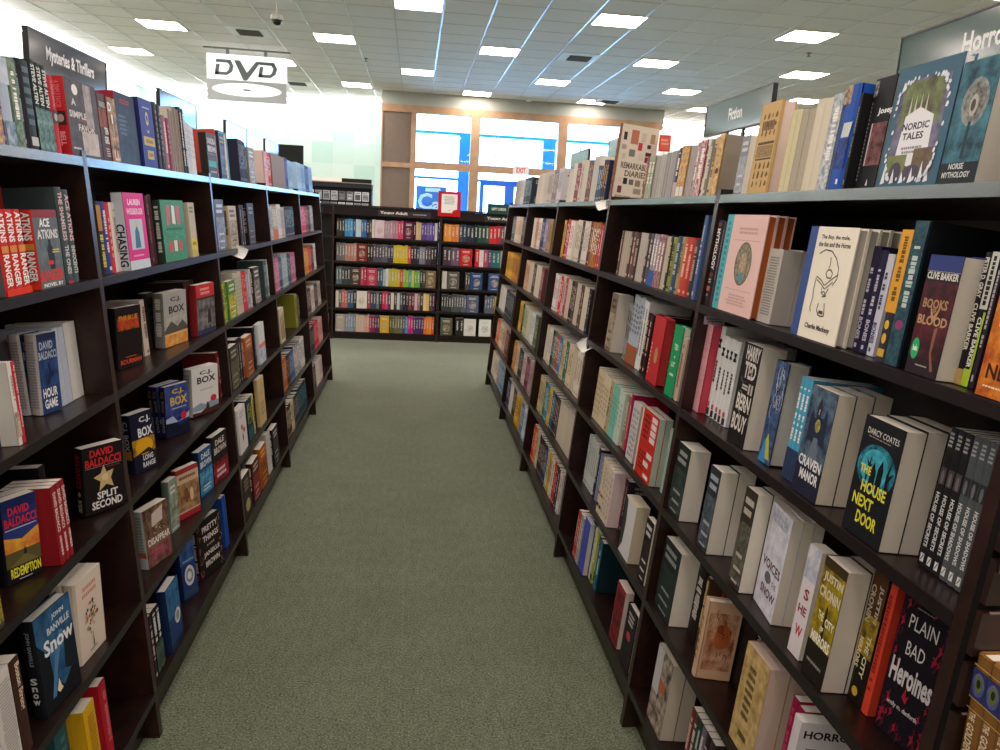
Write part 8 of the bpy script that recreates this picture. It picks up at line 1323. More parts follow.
(-0.8515,9.275,0.905,90,.135,.033,.201,535), (-0.2011,9.275,0.905,90,.135,.033,.199,513), (-0.1466,9.275,0.364,90,.135,.034,.195,536), (-0.1807,9.275,0.364,90,.135,.034,.195,537),
(-0.3502,9.275,0.632,90,.135,.032,.201,538), (-0.2512,9.275,0.632,90,.135,.032,.201,516), (0.0976,9.275,0.905,90,.135,.033,.199,539), (-0.2149,9.275,0.364,90,.135,.034,.194,540),
(-0.7851,9.275,0.905,90,.135,.033,.2,535), (-0.8187,9.275,0.632,90,.135,.032,.202,541), (-0.4002,9.275,0.905,90,.135,.033,.198,532), (-0.2491,9.275,0.364,90,.135,.034,.194,542),
(-0.002,9.275,0.905,90,.135,.033,.198,521), (-0.8505,9.275,0.364,90,.135,.034,.195,543), (-0.4997,9.275,0.905,90,.135,.033,.198,544), (-0.7857,9.275,0.632,90,.135,.032,.2,545),
(-0.7527,9.275,0.632,90,.135,.032,.2,545), (-0.0203,9.275,0.632,90,.135,.032,.198,546), (-0.3832,9.275,0.632,90,.135,.032,.199,538), (-0.1015,9.275,0.905,90,.135,.033,.196,513),
(-0.0099,9.275,0.364,90,.135,.034,.192,547), (-0.4666,9.275,0.905,90,.135,.033,.196,544), (-0.367,9.275,0.905,90,.135,.033,.196,532), (-0.7494,9.275,0.364,90,.135,.034,.193,507),
(-0.8183,9.275,0.905,90,.135,.033,.197,535), (-0.1192,9.275,0.632,90,.135,.032,.197,548), (-0.2675,9.275,0.905,90,.135,.033,.195,531), (-0.7205,9.275,0.632,90,.135,.032,.198,545),
(0.0644,9.275,0.905,90,.135,.033,.194,521), (-0.1522,9.275,0.632,90,.135,.032,.196,549), (-0.6866,9.275,0.905,90,.135,.033,.195,550), (-0.0352,9.275,0.905,90,.135,.033,.194,551),
(-0.8517,9.275,0.632,90,.135,.032,.196,541), (0.1307,9.275,0.905,90,.135,.033,.193,539), (0.0127,9.275,0.632,90,.135,.032,.194,552), (0.1439,9.275,0.632,90,.135,.032,.194,553),
(0.0457,9.275,0.632,90,.135,.032,.194,554), (-0.72,9.275,0.905,90,.135,.033,.193,550), (-0.7533,9.275,0.905,90,.135,.033,.193,550), (-0.1262,9.275,1.182,90,.135,.03,.206,555),
(-0.218,9.275,1.182,90,.135,.03,.205,556), (0.0787,9.275,0.632,90,.135,.032,.193,554), (-0.3172,9.275,0.632,90,.135,.032,.193,557), (-0.0533,9.275,0.632,90,.135,.032,.192,534),
(0.0474,9.275,1.182,90,.135,.03,.204,558), (0.2018,9.275,1.182,90,.135,.03,.203,559), (-0.4534,9.275,1.182,90,.135,.03,.204,560), (0.2326,9.275,0.085,90,.135,.03,.206,561),
(-0.2489,9.275,1.182,90,.135,.03,.201,562), (-0.0143,9.275,0.085,90,.135,.03,.204,563), (-0.1871,9.275,1.182,90,.135,.03,.2,564), (0.2635,9.275,1.182,90,.135,.03,.2,565),
(0.2018,9.275,0.085,90,.135,.03,.204,561), (-0.7921,9.275,1.182,90,.135,.03,.201,468), (-0.7118,9.275,0.085,90,.135,.03,.205,566), (-0.6501,9.275,0.085,90,.135,.03,.204,567),
(-0.6192,9.275,0.085,90,.135,.03,.203,568), (-0.7304,9.275,1.182,90,.135,.03,.2,569), (-0.6378,9.275,1.182,90,.135,.03,.199,570), (-0.681,9.275,0.085,90,.135,.03,.203,566),
(-0.1573,9.275,1.182,90,.135,.03,.198,555), (-0.4844,9.275,1.182,90,.135,.03,.198,553), (-0.576,9.275,1.182,90,.135,.03,.198,571), (0.0166,9.275,0.085,90,.135,.03,.201,563),
(-0.4958,9.275,0.085,90,.135,.03,.201,572), (0.1709,9.275,1.182,90,.135,.03,.196,559), (0.0783,9.275,1.182,90,.135,.03,.196,573), (-0.6995,9.275,1.182,90,.135,.03,.197,574),
(0.3649,9.275,0.632,90,.135,.029,.206,575), (-0.2797,9.275,1.182,90,.135,.03,.195,562), (-0.8538,9.275,1.182,90,.135,.03,.197,576), (0.2635,9.275,0.085,90,.135,.03,.199,577),
(0.2326,9.275,1.182,90,.135,.03,.195,578), (0.1092,9.275,1.182,90,.135,.03,.194,579), (0.425,9.275,0.364,90,.135,.029,.203,580), (0.14,9.275,1.182,90,.135,.03,.194,579),
(-0.3106,9.275,1.182,90,.135,.03,.194,562), (0.5446,9.275,0.364,90,.135,.029,.203,581), (-0.076,9.275,0.085,90,.135,.03,.197,582), (0.14,9.275,0.085,90,.135,.03,.197,583),
(-0.5575,9.275,0.085,90,.135,.03,.198,568), (0.1092,9.275,0.085,90,.135,.03,.197,583), (0.5147,9.275,0.364,90,.135,.029,.202,581), (-0.5884,9.275,0.085,90,.135,.03,.197,568),
(0.3937,9.275,0.632,90,.135,.029,.203,575), (-0.2304,9.275,0.085,90,.135,.03,.197,584), (1.2742,9.275,0.364,90,.135,.029,.205,585), (-0.5155,9.275,1.182,90,.135,.03,.193,586),
(0.0166,9.275,1.182,90,.135,.03,.193,587), (-0.823,9.275,1.182,90,.135,.03,.194,576), (0.8795,9.275,0.364,90,.135,.029,.203,588), (0.9393,9.275,0.364,90,.135,.029,.203,588),
(-0.5466,9.275,1.182,90,.135,.03,.193,571), (0.9684,9.275,0.364,90,.135,.029,.203,588), (0.4848,9.275,0.364,90,.135,.029,.201,581), (-0.6686,9.275,1.182,90,.135,.03,.193,589),
(-0.7612,9.275,1.182,90,.135,.03,.193,569), (-0.6069,9.275,1.182,90,.135,.03,.193,570), (0.0783,9.275,0.085,90,.135,.03,.196,590), (1.2408,9.275,0.632,90,.135,.029,.205,591),
(-0.4032,9.275,0.085,90,.135,.03,.195,592), (0.5745,9.275,0.364,90,.135,.029,.2,581), (-0.1378,9.275,0.085,90,.135,.03,.194,593), (0.0474,9.275,0.085,90,.135,.03,.194,590),
(-0.3731,9.275,0.085,90,.135,.03,.194,592), (1.4536,9.275,0.364,90,.135,.029,.203,594), (0.1709,9.275,0.085,90,.135,.03,.194,595), (0.3652,9.275,0.364,90,.135,.029,.199,580),
(0.3951,9.275,0.364,90,.135,.029,.199,580), (-0.1069,9.275,0.085,90,.135,.03,.193,593), (0.6044,9.275,0.364,90,.135,.029,.199,596), (-0.5267,9.275,0.085,90,.135,.03,.193,572),
(1.4237,9.275,0.364,90,.135,.029,.202,594), (-0.1995,9.275,0.085,90,.135,.03,.193,584), (-0.4341,9.275,0.085,90,.135,.03,.193,597), (-0.4649,9.275,0.085,90,.135,.03,.193,522),
(-0.0452,9.275,0.085,90,.135,.03,.192,598), (-0.1686,9.275,0.085,90,.135,.03,.192,593), (1.2696,9.275,0.632,90,.135,.029,.201,591), (-0.7427,9.275,0.085,90,.135,.03,.193,566),
(1.3041,9.275,0.364,90,.135,.029,.2,585), (0.6372,9.275,0.632,90,.135,.029,.197,465), (1.2144,9.275,0.364,90,.135,.029,.198,599), (1.2112,9.275,0.632,90,.135,.029,.198,600),
(0.9094,9.275,0.364,90,.135,.029,.194,588), (1.2443,9.275,0.364,90,.135,.029,.195,599), (1.1225,9.275,0.632,90,.135,.029,.195,600), (0.6335,9.275,0.364,90,.135,.029,.192,596),
(1.1816,9.275,0.632,90,.135,.029,.195,600), (0.6659,9.275,0.632,90,.135,.029,.193,465), (1.334,9.275,0.364,90,.135,.029,.194,601), (0.4549,9.275,0.364,90,.135,.029,.191,580),
(1.3938,9.275,0.364,90,.135,.029,.194,594), (1.1521,9.275,0.632,90,.135,.029,.192,600), (1.3639,9.275,0.364,90,.135,.029,.191,601), (1.4835,9.275,0.364,90,.135,.029,.192,594),
]

def book_parts(W,T,H,d,seed,cov,pag,M=None):
    """local frame: spine at x=0, front cover at y=0 facing -y, bottom at z=0"""
    c,s,CI,SI,hard,pg=DESIGNS[d]; t=.0027 if hard else .0007; ins=.0035 if hard else .0006; zb=.003 if hard else .0003
    mc,ms=paint(c),paint(s)
    nv=len(cov.v); cov.box((0,0,0),(W,t,H),mc); cov.box((0,T-t,0),(W,T,H),mc)
    b=min(.0035,T*.12)   # gently rounded spine
    pr=[(0,0),(t,0),(t,T),(0,T),(-b*.75,T*.8),(-b,T*.5),(-b*.75,T*.2)]
    n=len(pr); cov.mesh([(x,y,0) for x,y in pr]+[(x,y,H) for x,y in pr],[tuple(range(n-1,-1,-1)),tuple(range(n,2*n))]+[(i,(i+1)%n,(i+1)%n+n,i+n) for i in range(n)],ms)
    decorate(cov,(0,0,0),(1,0,0),(0,0,1),W,H,CI,seed)
    decorate(cov,(-b-.0001,T,0),(0,-1,0),(0,0,1),T,H,SI,seed+3)
    pm=paper(pg or 'e6e0d4'); pv=len(pag.v)
    pag.box((t*.5,t,zb),(W-ins,T-t,H-ins),pm)
    if M:
        cov.v[nv:]=[tuple(M@Vector(p)) for p in cov.v[nv:]]
        if pag is not cov: pag.v[pv:]=[tuple(M@Vector(p)) for p in pag.v[pv:]]
LEAN=math.atan(.1329/1.615)   # the cases, and every book in them, lean back by this much
def lean_rot(x,y,rot,lf=1):
    l=lf*(0 if y>9 else LEAN if x>0 else -LEAN)
    return Matrix.Rotation(l,4,'Y')@Matrix.Rotation(math.radians(rot),4,'Z')
BM={}
def place_books():
    for i,(x,y,z,rot,W,T,H,d,label,group,*lf) in enumerate(BOOKS):
        k=(W,T,H,d)
        if k not in BM:
            a,b=MB(),MB(); book_parts(W,T,H,d,d*7+1,a,b); BM[k]=(a.data('cover'),b.data('pages'))
        hard=DESIGNS[d][4]
        t=thing('hardcover_book' if hard else 'paperback_book',(x,y,z+.0014),label,'book','books, '+group)
        t.rotation_euler=lean_rot(x,y,rot,*lf).to_euler()
        for nm,me in zip(('cover','pages'),BM[k]):
            o=bpy.data.objects.new(nm,me); COL.objects.link(o); o.parent=t
    a=MB()
    for i,(x,y,z,rot,W,T,H,d) in enumerate(FAR):
        book_parts(W,T,H,d,d*7+i,a,a,Matrix.Translation((x,y,z+.0014))@lean_rot(x,y,rot))
    tag(a.build('distant_books'),'dense rows of small coloured books in the farther bays and the young adult bookcase','books',None,'stuff')
place_books()
# ------------------------------------------------------------------ bookcases
WOOD=noisy('160c0a','24120e',16,.32,6,name='dark_espresso_laminate',spec=.5)
WOOD2=noisy('1d0f0c','301812',20,.36,6,name='red_brown_espresso_panel',spec=.5)
LIP=paint('1a1315',.34,.32,name='shelf_edge_laminate')
TOPM=paint('26241f',.2,.8,name='top_ledge_laminate')
KNOB=paint('8a8a8c',.3,.5,1)
ZS=[1.608,1.311,1.014,.717,.428,.14]; BAYW=1.22; PT=.025; XB=1.10
def fx(z): return .681+.1329*z/1.615
def bookcase(sg,y0,near_end,label,group,BAYW=BAYW):
    """one bay between two uprights; sg +1 stands on the fiction side, -1 on the mystery side; y0 the near upright's near face"""
    t=thing('bookcase',(sg*.9,y0+BAYW/2,0),label,'bookcase',group)
    def loc(mb,name): return mb.build(name,t,(-sg*.9,-(y0+BAYW/2),0))
    def upright(ya):
        m=MB(); pr=[(sg*fx(0),0),(sg*XB,0),(sg*XB,1.62),(sg*fx(1.62),1.62)]
        if sg<0: pr=pr[::-1]
        m.prism(pr,ya,ya+PT,WOOD2); 
        m.box(*sorted_box((sg*(fx(1.62)-.0005),ya-.0006,1.612),(sg*XB,ya+PT+.0006,1.6225)),WOOD); return loc(m,'side_panel')
    upright(y0+BAYW)
    if near_end: upright(y0)
    for k,z in enumerate(ZS):
        m=MB(); th=.022
        a,b=y0+PT+.0005,y0+BAYW-.0005
        c,s=math.cos(LEAN),math.sin(LEAN); D=(XB+(.006 if k==0 else -.004)-fx(z))/c
        def at(u,v): return (sg*(fx(z)+u*c+v*s),z-u*s+v*c)
        for u0,u1,v1,mm in ((.003,D,0,TOPM if k==0 else WOOD),(0,.003,-.0004,TOPM if k==0 else LIP)):
            pr=[at(u0,-th),at(u1,-th),at(u1,v1),at(u0,v1)]
            m.prism(pr if sg>0 else pr[::-1],a,b,mm)
        loc(m,'top_ledge' if k==0 else 'shelf')
    m=MB(); m.box(*sorted_box((sg*(XB-.004),y0+PT+.0005,.02),(sg*(XB+.006),y0+BAYW-.0005,1.575)),WOOD); loc(m,'back_panel')
    m=MB(); m.box(*sorted_box((sg*(fx(0)+.045),y0+PT+.0005,0),(sg*(fx(0)+.06),y0+BAYW-.0005,.1175)),WOOD); loc(m,'kick_plate')
    for z in (.10,.16):
        pass
    return t
def sorted_box(a,b): return tuple(min(p,q) for p,q in zip(a,b)),tuple(max(p,q) for p,q in zip(a,b))
YR0,YL0,YRE=2.1-BAYW,2.094-BAYW,.911
RN=['dark bookcase bay below the horror sign, beside the slotted end panel','dark bookcase bay below the fiction sign','dark bookcase bay third along the fiction side of the aisle','dark bookcase bay fourth along the fiction side of the aisle','last dark bookcase bay on the fiction side of the aisle']
LN=['dark bookcase bay before the mysteries sign, cut by the edge of the picture','dark bookcase bay below the mysteries sign','dark bookcase bay third along the mystery side of the aisle','dark bookcase bay fourth along the mystery side of the aisle','last dark bookcase bay on the mystery side of the aisle']
for i in range(5):
    bookcase(1,YR0+i*BAYW if i else YRE,i==0,RN[i],'fiction side bookcases',BAYW if i else YR0+BAYW-YRE)
    bookcase(-1,YL0+i*BAYW,i==0,LN[i],'mystery side bookcases')
# low bookcase across the end of the aisle
def back_case(x0,label,first):
    yf=9.25; t=thing('bookcase',(x0+BAYW/2,yf,0),label,'bookcase','young adult bookcases')
    def loc(mb,name): return mb.build(name,t,(-(x0+BAYW/2),-yf,0))
    for k,z in enumerate([1.182,.905,.632,.364,.085]):
        m=MB(); m.box((x0+.0126,yf,z-.024),(x0+BAYW-.0126,yf+.27,z),WOOD); loc(m,'shelf')
    m=MB(); m.box((x0+.0125,yf-.004,1.425),(x0+BAYW-.0125,yf+.012,1.525),paint('231d1e',.4)); hb=loc(m,'header_board')
    m=MB(); m.box((x0+.0003,yf-.012,1.5255),(x0+BAYW-.0003,yf+.28,1.54),WOOD); loc(m,'top_board')
    for xa in ([x0-.012,x0+BAYW-.012] if first else [x0+BAYW-.012]):
        m=MB(); m.box((xa,yf-.008,0),(xa+.024,yf+.28,1.525),WOOD2); loc(m,'side_panel')
    m=MB(); m.box((x0+.0126,yf+.27,.02),(x0+BAYW-.0126,yf+.28,1.525),WOOD); loc(m,'back_panel')
    m=MB(); m.box((x0+.0126,yf+.03,0),(x0+BAYW-.0126,yf+.045,.061),WOOD); loc(m,'kick_plate')
    m=MB(); m.box((x0+.5,yf-.0055,1.43),(x0+1.1,yf-.004,1.495),paint('3a3436',.4))
    decorate(m,(x0+.5,yf-.0056,1.43),(1,0,0),(0,0,1),.6,.065,[('t','Young Adult',.04,.25,.56,.9,'e8e6e2'),('m',.66,.4,.96,.7,'a8a4a0',1)]); s=loc(m,'shelf_header_label')
back_case(.3-2*BAYW,'young adult bookcase bay partly hidden behind the mystery bookcases',True)
back_case(.3-BAYW,'middle bay of the young adult bookcase closing the aisle',False)
back_case(.3,'young adult bookcase bay behind the red notice holder',False)
# slotted end panel of the fiction bookcases
t=thing('slatwall_panel',(1.1,YRE-.012,0),'dark red-brown slotted end panel closing the horror bay','end panel')
m=MB(); zz=[0]+[.070+.075*k for k in range(20)]+[1.62]
for a,b in zip(zz,zz[1:]):
    a2=a+.006 if a>0 else 0; pr=[(fx(a2),a2),(1.5,a2),(1.5,b-.006),(fx(b-.006),b-.006)]
    m.prism(pr,-.011,.0,WOOD2)
m.prism([(fx(0),0),(1.5,0),(1.5,1.62),(fx(1.62),1.62)],.0,.0115,paint('0a0606',.6)); m.build('slotted_face',t,(-1.1,0,0))
m=MB(); 
for z in zz[1:-1]: m.box((fx(z)+.01,-.0118,z-.0065),(1.5,-.0085,z-.0042),paint('a0908a',.35,.5,.5))
m.build('slot_trim',t,(-1.1,0,0))
# hook with price tag
t=thing('hanging_hook',(.787,YRE-.0245,1.118),'small chrome hook with a white price tag on the slotted panel','hook')
m=MB(); m.box((-.012,-.002,-.02),(.012,.001,.02),KNOB); m.tube((0,0,.005),(0,-.09,.0),.0022,KNOB); m.tube((0,-.09,0),(0,-.10,.012),.0022,KNOB); m.build('hook_arm',t)
m=MB(); m.box((-.02,-.1035,-.045),(.02,-.102,-.008),paint('e8e6e4',.5)); decorate(m,(-.02,-.1035,-.045),(1,0,0),(0,0,1),.04,.037,[('m',.1,.2,.9,.8,'5a5a5c',3)]); m.build('price_tag',t)
# three fantasy hardcovers on the end panel's ledge
t=thing('display_shelf',(.9,YRE-.02,.772),'dark ledge hung on the slotted end panel under three brown hardcovers','shelf')
m=MB(); m.box((-.17,-.16,-.012),(.17,.0,0),WOOD); m.build('ledge_board',t)
GC=('8a6234','7a5428',[('n',0,.3,1,.8,'2a3a7a','7a6a9a',5),('t','THE GOLDEN',.1,.84,.9,.9,'e0d0a0'),('t','COMPASS',.1,.74,.9,.82,'e0d0a0')],[('r',0,.70,1,.90,'2c3560'),('x',.1,.72,.9,.88,'3a4a8a','6a5a9a',9),('e',.22,.745,.78,.865,'5a6a34'),('e',.36,.78,.64,.84,'22281c'),('r',0,.92,1,.925,'c8a860'),('r',0,.695,1,.70,'c8a860'),('r',0,.62,1,.625,'c8a860'),('T','THE',.3,.55,.7,.61,'d8c8a8'),('T','GOLDEN COMPASS',.25,.08,.75,.53,'d8c8a8')],1,'e4dccc')
DESIGNS.append(GC)
for k in range(3):
    a,b=MB(),MB(); book_parts(  .15,.026,.212,len(DESIGNS)-1,5,a,b)
    q=thing('hardcover_book',(.771,YRE-.050-.0268*k,.7725),['innermost brown hardcover with blue spine band on the end panel ledge','middle brown hardcover with blue spine band on the end panel ledge','outermost brown hardcover with blue spine band on the end panel ledge'][k],'book','hardcovers on the end panel ledge')
    a.build('cover',q); b.build('pages',q)
# ------------------------------------------------------------------ section signs on the bookcases
SIGN=paint('3d5551',.12,.5,name='grey_green_sign_face'); SIGNL=paint('2d2c33',.10,.6,name='charcoal_sign_face'); FR=paint('17181a',.35,.5)
def section_sign(sg,yc,text,label,w=.56,h=.105,zb=1.853):
    t=thing('section_sign',(sg*1.08,yc,1.5927),label,'sign','signs standing on the bookcases')
    face=SIGN if sg>0 else SIGNL; b=zb-1.5927
    m=MB(); m.box((-.006,-w/2,b),(.006,w/2,b+h),face)
    if text:
        u=(0,-1,0) if sg>0 else (0,1,0); o=(-.0062,w/2,b) if sg>0 else (.0062,-w/2,b)
        a=glyphs(text)[2]; th=.042 if sg>0 else .05; tw=min(th*a*.8,w*.80)
        decorate(m,o,u,(0,0,1),w,h,[('t',text,.5-tw/w/2,.5-th/h/2,.5+tw/w/2,.5+th/h/2,'eeeef0')])
    m.build('sign_face',t)
    m=MB(); e=.004
    for lo,hi in (((-.008,-w/2-e,b-e),(.008,w/2+e,b)),((-.008,-w/2-e,b+h),(.008,w/2+e,b+h+e)),((-.008,-w/2-e,b),(.008,-w/2,b+h)),((-.008,w/2,b),(.008,w/2+e,b+h))): m.box(lo,hi,FR)
    m.build('sign_frame',t)
    for y in (-.07,.07):
        m=MB(); m.box((-.004,y-.008,.0),(.004,y+.008,b-e),FR); m.build('post',t)
    m=MB(); m.box((-.02,-.12,-.0033),(.02,.12,.001),FR); m.build('base_plate',t)
section_sign(1,1.50,'Horror','grey-green sign reading Horror above the pale teal books')
section_sign(1,2.715,'Fiction','grey-green sign reading Fiction on two posts')
section_sign(1,4.25,'','third grey-green sign along the fiction bookcases, seen edge on')
section_sign(1,5.35,'','fourth grey-green sign along the fiction bookcases, small and far')
section_sign(-1,2.72,'Mysteries & Thrillers','charcoal sign reading Mysteries and Thrillers')
section_sign(-1,3.87,'','charcoal sign mirroring the window, second along the mystery side')
section_sign(-1,5.05,'','charcoal sign mirroring the window, third along the mystery side')
section_sign(-1,6.25,'','charcoal sign mirroring the window, fourth along the mystery side')
# ------------------------------------------------------------------ small cards clipped to the shelves
def card(x,y,z,label,w=.064,h=.07,yaw=0,tilt=.25,roll=0):
    t=thing('shelf_card',(x,y,z),label,'card','white cards clipped to the shelf lips',yaw); t.rotation_euler=(0,roll,yaw)
    m=MB(); n=6; pts=[]
    for i in range(n+1):
        s=i/n; pts.append((s*h*math.sin(tilt*s)*.9,-s*h*math.cos(tilt*s)))
    for (a,b),(c,d) in zip(pts,pts[1:]):
        m.mesh([(-w/2,-a,b),(w/2,-a,b),(w/2,-c,d),(-w/2,-c,d),(-w/2,-a+.0008,b),(w/2,-a+.0008,b),(w/2,-c+.0008,d),(-w/2,-c+.0008,d)],[(3,2,1,0),(4,5,6,7),(0,1,5,4),(2,3,7,6),(1,2,6,5),(3,0,4,7)],paint('f4f4f2',.55))
    m.build('paper',t)
    m=MB(); m.box((-w*.12,-.001,-.003),(w*.12,.003,.004),paint('c8c8c8',.3)); m.build('clip',t)
card(.796,3.40,1.604,'white card hanging from the top ledge beside the tall beige picture book',yaw=.1,tilt=1.1,roll=-.25)
card(.745,3.352,1.006,'white card hanging from the fiction bay second shelf, beside the upright',yaw=.1,tilt=1.0,roll=-.5)
card(-.772,3.70,1.318,'white card hanging on the mystery side beside the navy and plum books',yaw=-.1,tilt=.9,roll=.3)
def lab(x,y,z,label,txt=None):
    t=thing('upright_label',(x,y,z),label,'label','small labels stuck on bookcase uprights')
    m=MB(); m.box((-.03,-.001,-.012),(.03,0,.012),paint('c8c0c8',.5)); decorate(m,(-.03,-.001,-.012),(1,0,0),(0,0,1),.06,.024,[('m',.1,.2,.9,.8,'6a6468',2)]); m.build('sticker',t)
lab(.835,2.0995,1.268,'pale lilac label stuck on the upright above the red speckled spines')
lab(.80,3.3195,.985,'small dull label on the upright under the fiction bay first shelf')
lab(.83,8.2,1.49,'x') if 0 else None
# ------------------------------------------------------------------ notice and gift card sign on the low bookcase
t=thing('notice_holder',(.386,9.23,1.541),'red framed white notice standing on the low bookcase','notice')
m=MB(); m.box((-.128,-.012,-.075),(.128,-.004,.205),paint('c01c22',.35)); 
m.box((-.02,-.004,.0),(.02,.05,.004),paint('a01a20',.4)); m.build('red_board',t)
m=MB(); m.box((-.09,-.0135,-.035),(.09,-.012,.175),paint('f2efec',.5)); decorate(m,(-.09,-.0135,-.035),(1,0,0),(0,0,1),.18,.21,[('m',.15,.45,.85,.9,'b0a8a6',6),('p',[(.7,0),(.7,.08),(.8,.16),(1,.2),(1,0)],'c01c22'),('r',.45,.12,.55,.16,'d8a0a0')]); m.build('notice_sheet',t)
t=thing('gift_card_sign',(.955,9.23,1.541),'small dark green sign reading GIFT CARDS on the low bookcase','sign')
m=MB(); m.box((-.13,-.012,-.022),(.13,-.004,.095),paint('16342e',.35)); decorate(m,(-.13,-.012,-.022),(1,0,0),(0,0,1),.26,.117,[('r',.04,.06,.96,.94,'2a4a44'),('t','GIFT CARDS',.18,.38,.82,.64,'dfe6e0')]); m.build('sign_board',t)
m=MB(); m.box((-.03,-.004,0),(.03,.05,.004),FR); m.build('stand',t)
# ------------------------------------------------------------------ the room
CZ=3.965; YW=17.8; YB=19.9; XLW=-6.4; XR=13.0; YN=-7.5
def quadobj(name,pts,m,label=None):
    b=MB(); b.poly(pts,m); return struct(b.build(name),label)
# carpet
m_,nt,b=node_mat('grey_green_loop_carpet'); N=nt.nodes; L=nt.links
tc=N.new('ShaderNodeTexCoord'); n1=N.new('ShaderNodeTexNoise'); n1.inputs['Scale'].default_value=150; n1.inputs['Detail'].default_value=3
n2=N.new('ShaderNodeTexNoise'); n2.inputs['Scale'].default_value=3.0; n2.inputs['Detail'].default_value=6
n3=N.new('ShaderNodeTexNoise'); n3.inputs['Scale'].default_value=38; n3.inputs['Detail'].default_value=4
mp=N.new('ShaderNodeMapping'); mp.inputs['Scale'].default_value=(1,.35,1)
r1=N.new('ShaderNodeValToRGB'); r1.color_ramp.elements[0].position=.3; r1.color_ramp.elements[1].position=.7; r1.color_ramp.elements[0].color=lin('353d2f'); r1.color_ramp.elements[1].color=lin('808b70')
ad=N.new('ShaderNodeMath'); ad.operation='ADD'; sc=N.new('ShaderNodeMath'); sc.operation='MULTIPLY_ADD'; sc.inputs[1].default_value=.12; sc.inputs[2].default_value=-.06
s3=N.new('ShaderNodeMath'); s3.operation='MULTIPLY_ADD'; s3.inputs[1].default_value=.2; s3.inputs[2].default_value=-.1; ad2=N.new('ShaderNodeMath'); ad2.operation='ADD'
br=N.new('ShaderNodeTexBrick'); br.inputs['Scale'].default_value=1; br.inputs['Brick Width'].default_value=.61; br.inputs['Row Height'].default_value=.61; br.inputs['Mortar Size'].default_value=.004; br.offset=0; br.inputs['Color1'].default_value=(1,1,1,1); br.inputs['Color2'].default_value=(.95,.95,.95,1); br.inputs['Mortar'].default_value=(1.08,1.08,1.06,1)
mu=N.new('ShaderNodeMix'); mu.data_type='RGBA'; mu.blend_type='MULTIPLY'; mu.inputs['Factor'].default_value=1
bp=N.new('ShaderNodeBump'); bp.inputs['Strength'].default_value=.7; bp.inputs['Distance'].default_value=.004
L.new(tc.outputs['Object'],n1.inputs['Vector']); L.new(tc.outputs['Object'],n2.inputs['Vector']); L.new(tc.outputs['Object'],mp.inputs['Vector']); L.new(mp.outputs['Vector'],n3.inputs['Vector']); L.new(tc.outputs['Object'],br.inputs['Vector'])
L.new(n2.outputs['Fac'],sc.inputs[0]); L.new(n1.outputs['Fac'],ad.inputs[0]); L.new(sc.outputs[0],ad.inputs[1]); L.new(n3.outputs['Fac'],s3.inputs[0]); L.new(ad.outputs[0],ad2.inputs[0]); L.new(s3.outputs[0],ad2.inputs[1]); L.new(ad2.outputs[0],r1.inputs['Fac'])
L.new(r1.outputs['Color'],mu.inputs['A']); L.new(br.outputs['Color'],mu.inputs['B']); L.new(mu.outputs['Result'],b.inputs['Base Color']); L.new(n1.outputs['Fac'],bp.inputs['Height']); L.new(bp.outputs['Normal'],b.inputs['Normal'])
b.inputs['Roughness'].default_value=.95; b.inputs['Specular IOR Level'].default_value=.1; b.inputs['Sheen Weight'].default_value=.3; b.inputs['Sheen Roughness'].default_value=.5
quadobj('floor',[(XLW,YN,0),(XR,YN,0),(XR,YB,0),(XLW,YB,0)],m_,'grey-green looped carpet')
TILE=noisy('e8e0da','f0eae5',60,.8,3,.15,name='mineral_ceiling_tile',spec=.2)
LX=[-6.23,-4.99,-3.75,-2.51,-1.27,-.035,1.205,2.445,3.665,4.91,6.11,7.35,8.6,9.8]
# ceiling with openings left for the troffers
lights=[]
for j in range(10):
    y=(17.25 if j==0 else 17.62-2.44*j)
    for i,x in enumerate(LX):
        if (i+j)%2==0 and x>XLW+.4: lights.append((x,y))
GX0,GY0=.27,10.0
quadobj('ceiling',[(XLW,YN,CZ),(XLW,YB,CZ),(XR,YB,CZ),(XR,YN,CZ)],TILE,'suspended ceiling of pale square tiles')
m=MB(); GB=paint('c8c4be',.28,.45); GB2=paint('cfcbc5',.8,.1)
x=GX0-.61*11
while x<XR:
    if x>XLW: m.box((x-.012,YN,CZ-.007),(x+.012,YB,CZ-.0005),GB)
    x+=.61
y=GY0-.61*28
while y<YB:
    if y>YN: m.box((XLW,y-.010,CZ-.003),(XR,y+.010,CZ-.0004),GB2)
    y+=.61
struct(m.build('ceiling_grid'),'thin white grid bars of the suspended ceiling')
DIFF=emit('ffeee4',15.0,'fluorescent_diffuser'); TF=paint('e8e6e2',.4)
def troffer(x,y,label):
    t=thing('ceiling_light',(x,y,CZ),label,'ceiling light','square ceiling lights')
    m=MB(); w=.302
    for lo,hi in (((-w,-w,-.012),(w,-w+.018,-.001)),((-w,w-.018,-.012),(w,w,-.001)),((-w,-w+.018,-.012),(-w+.018,w-.018,-.001)),((w-.018,-w+.018,-.012),(w,w-.018,-.001))): m.box(lo,hi,TF)
    m.build('light_frame',t)
    m=MB(); m.poly([(-w+.018,-w+.018,-.009),(-w+.018,w-.018,-.009),(w-.018,w-.018,-.009),(w-.018,-w+.018,-.009)],DIFF); m.build('diffuser',t)
RANKS=['last rank before the windows','second rank from the windows','third rank from the windows','fourth rank from the windows','fifth rank from the windows','rank overhead, sixth from the windows','rank above the camera','first rank behind the camera','second rank behind the camera','rank at the rear wall']
cntr={}
ON=['first','second','third','fourth','fifth','sixth','seventh','eighth']
for x,y in sorted(lights,key=lambda p:(-p[1],p[0])):
    j=round((17.62-y)/2.44); k=cntr.get(j,0); cntr[j]=k+1
    troffer(x,y,'square white ceiling light, %s from the mystery-side wall, %s'%(ON[k],RANKS[j]))
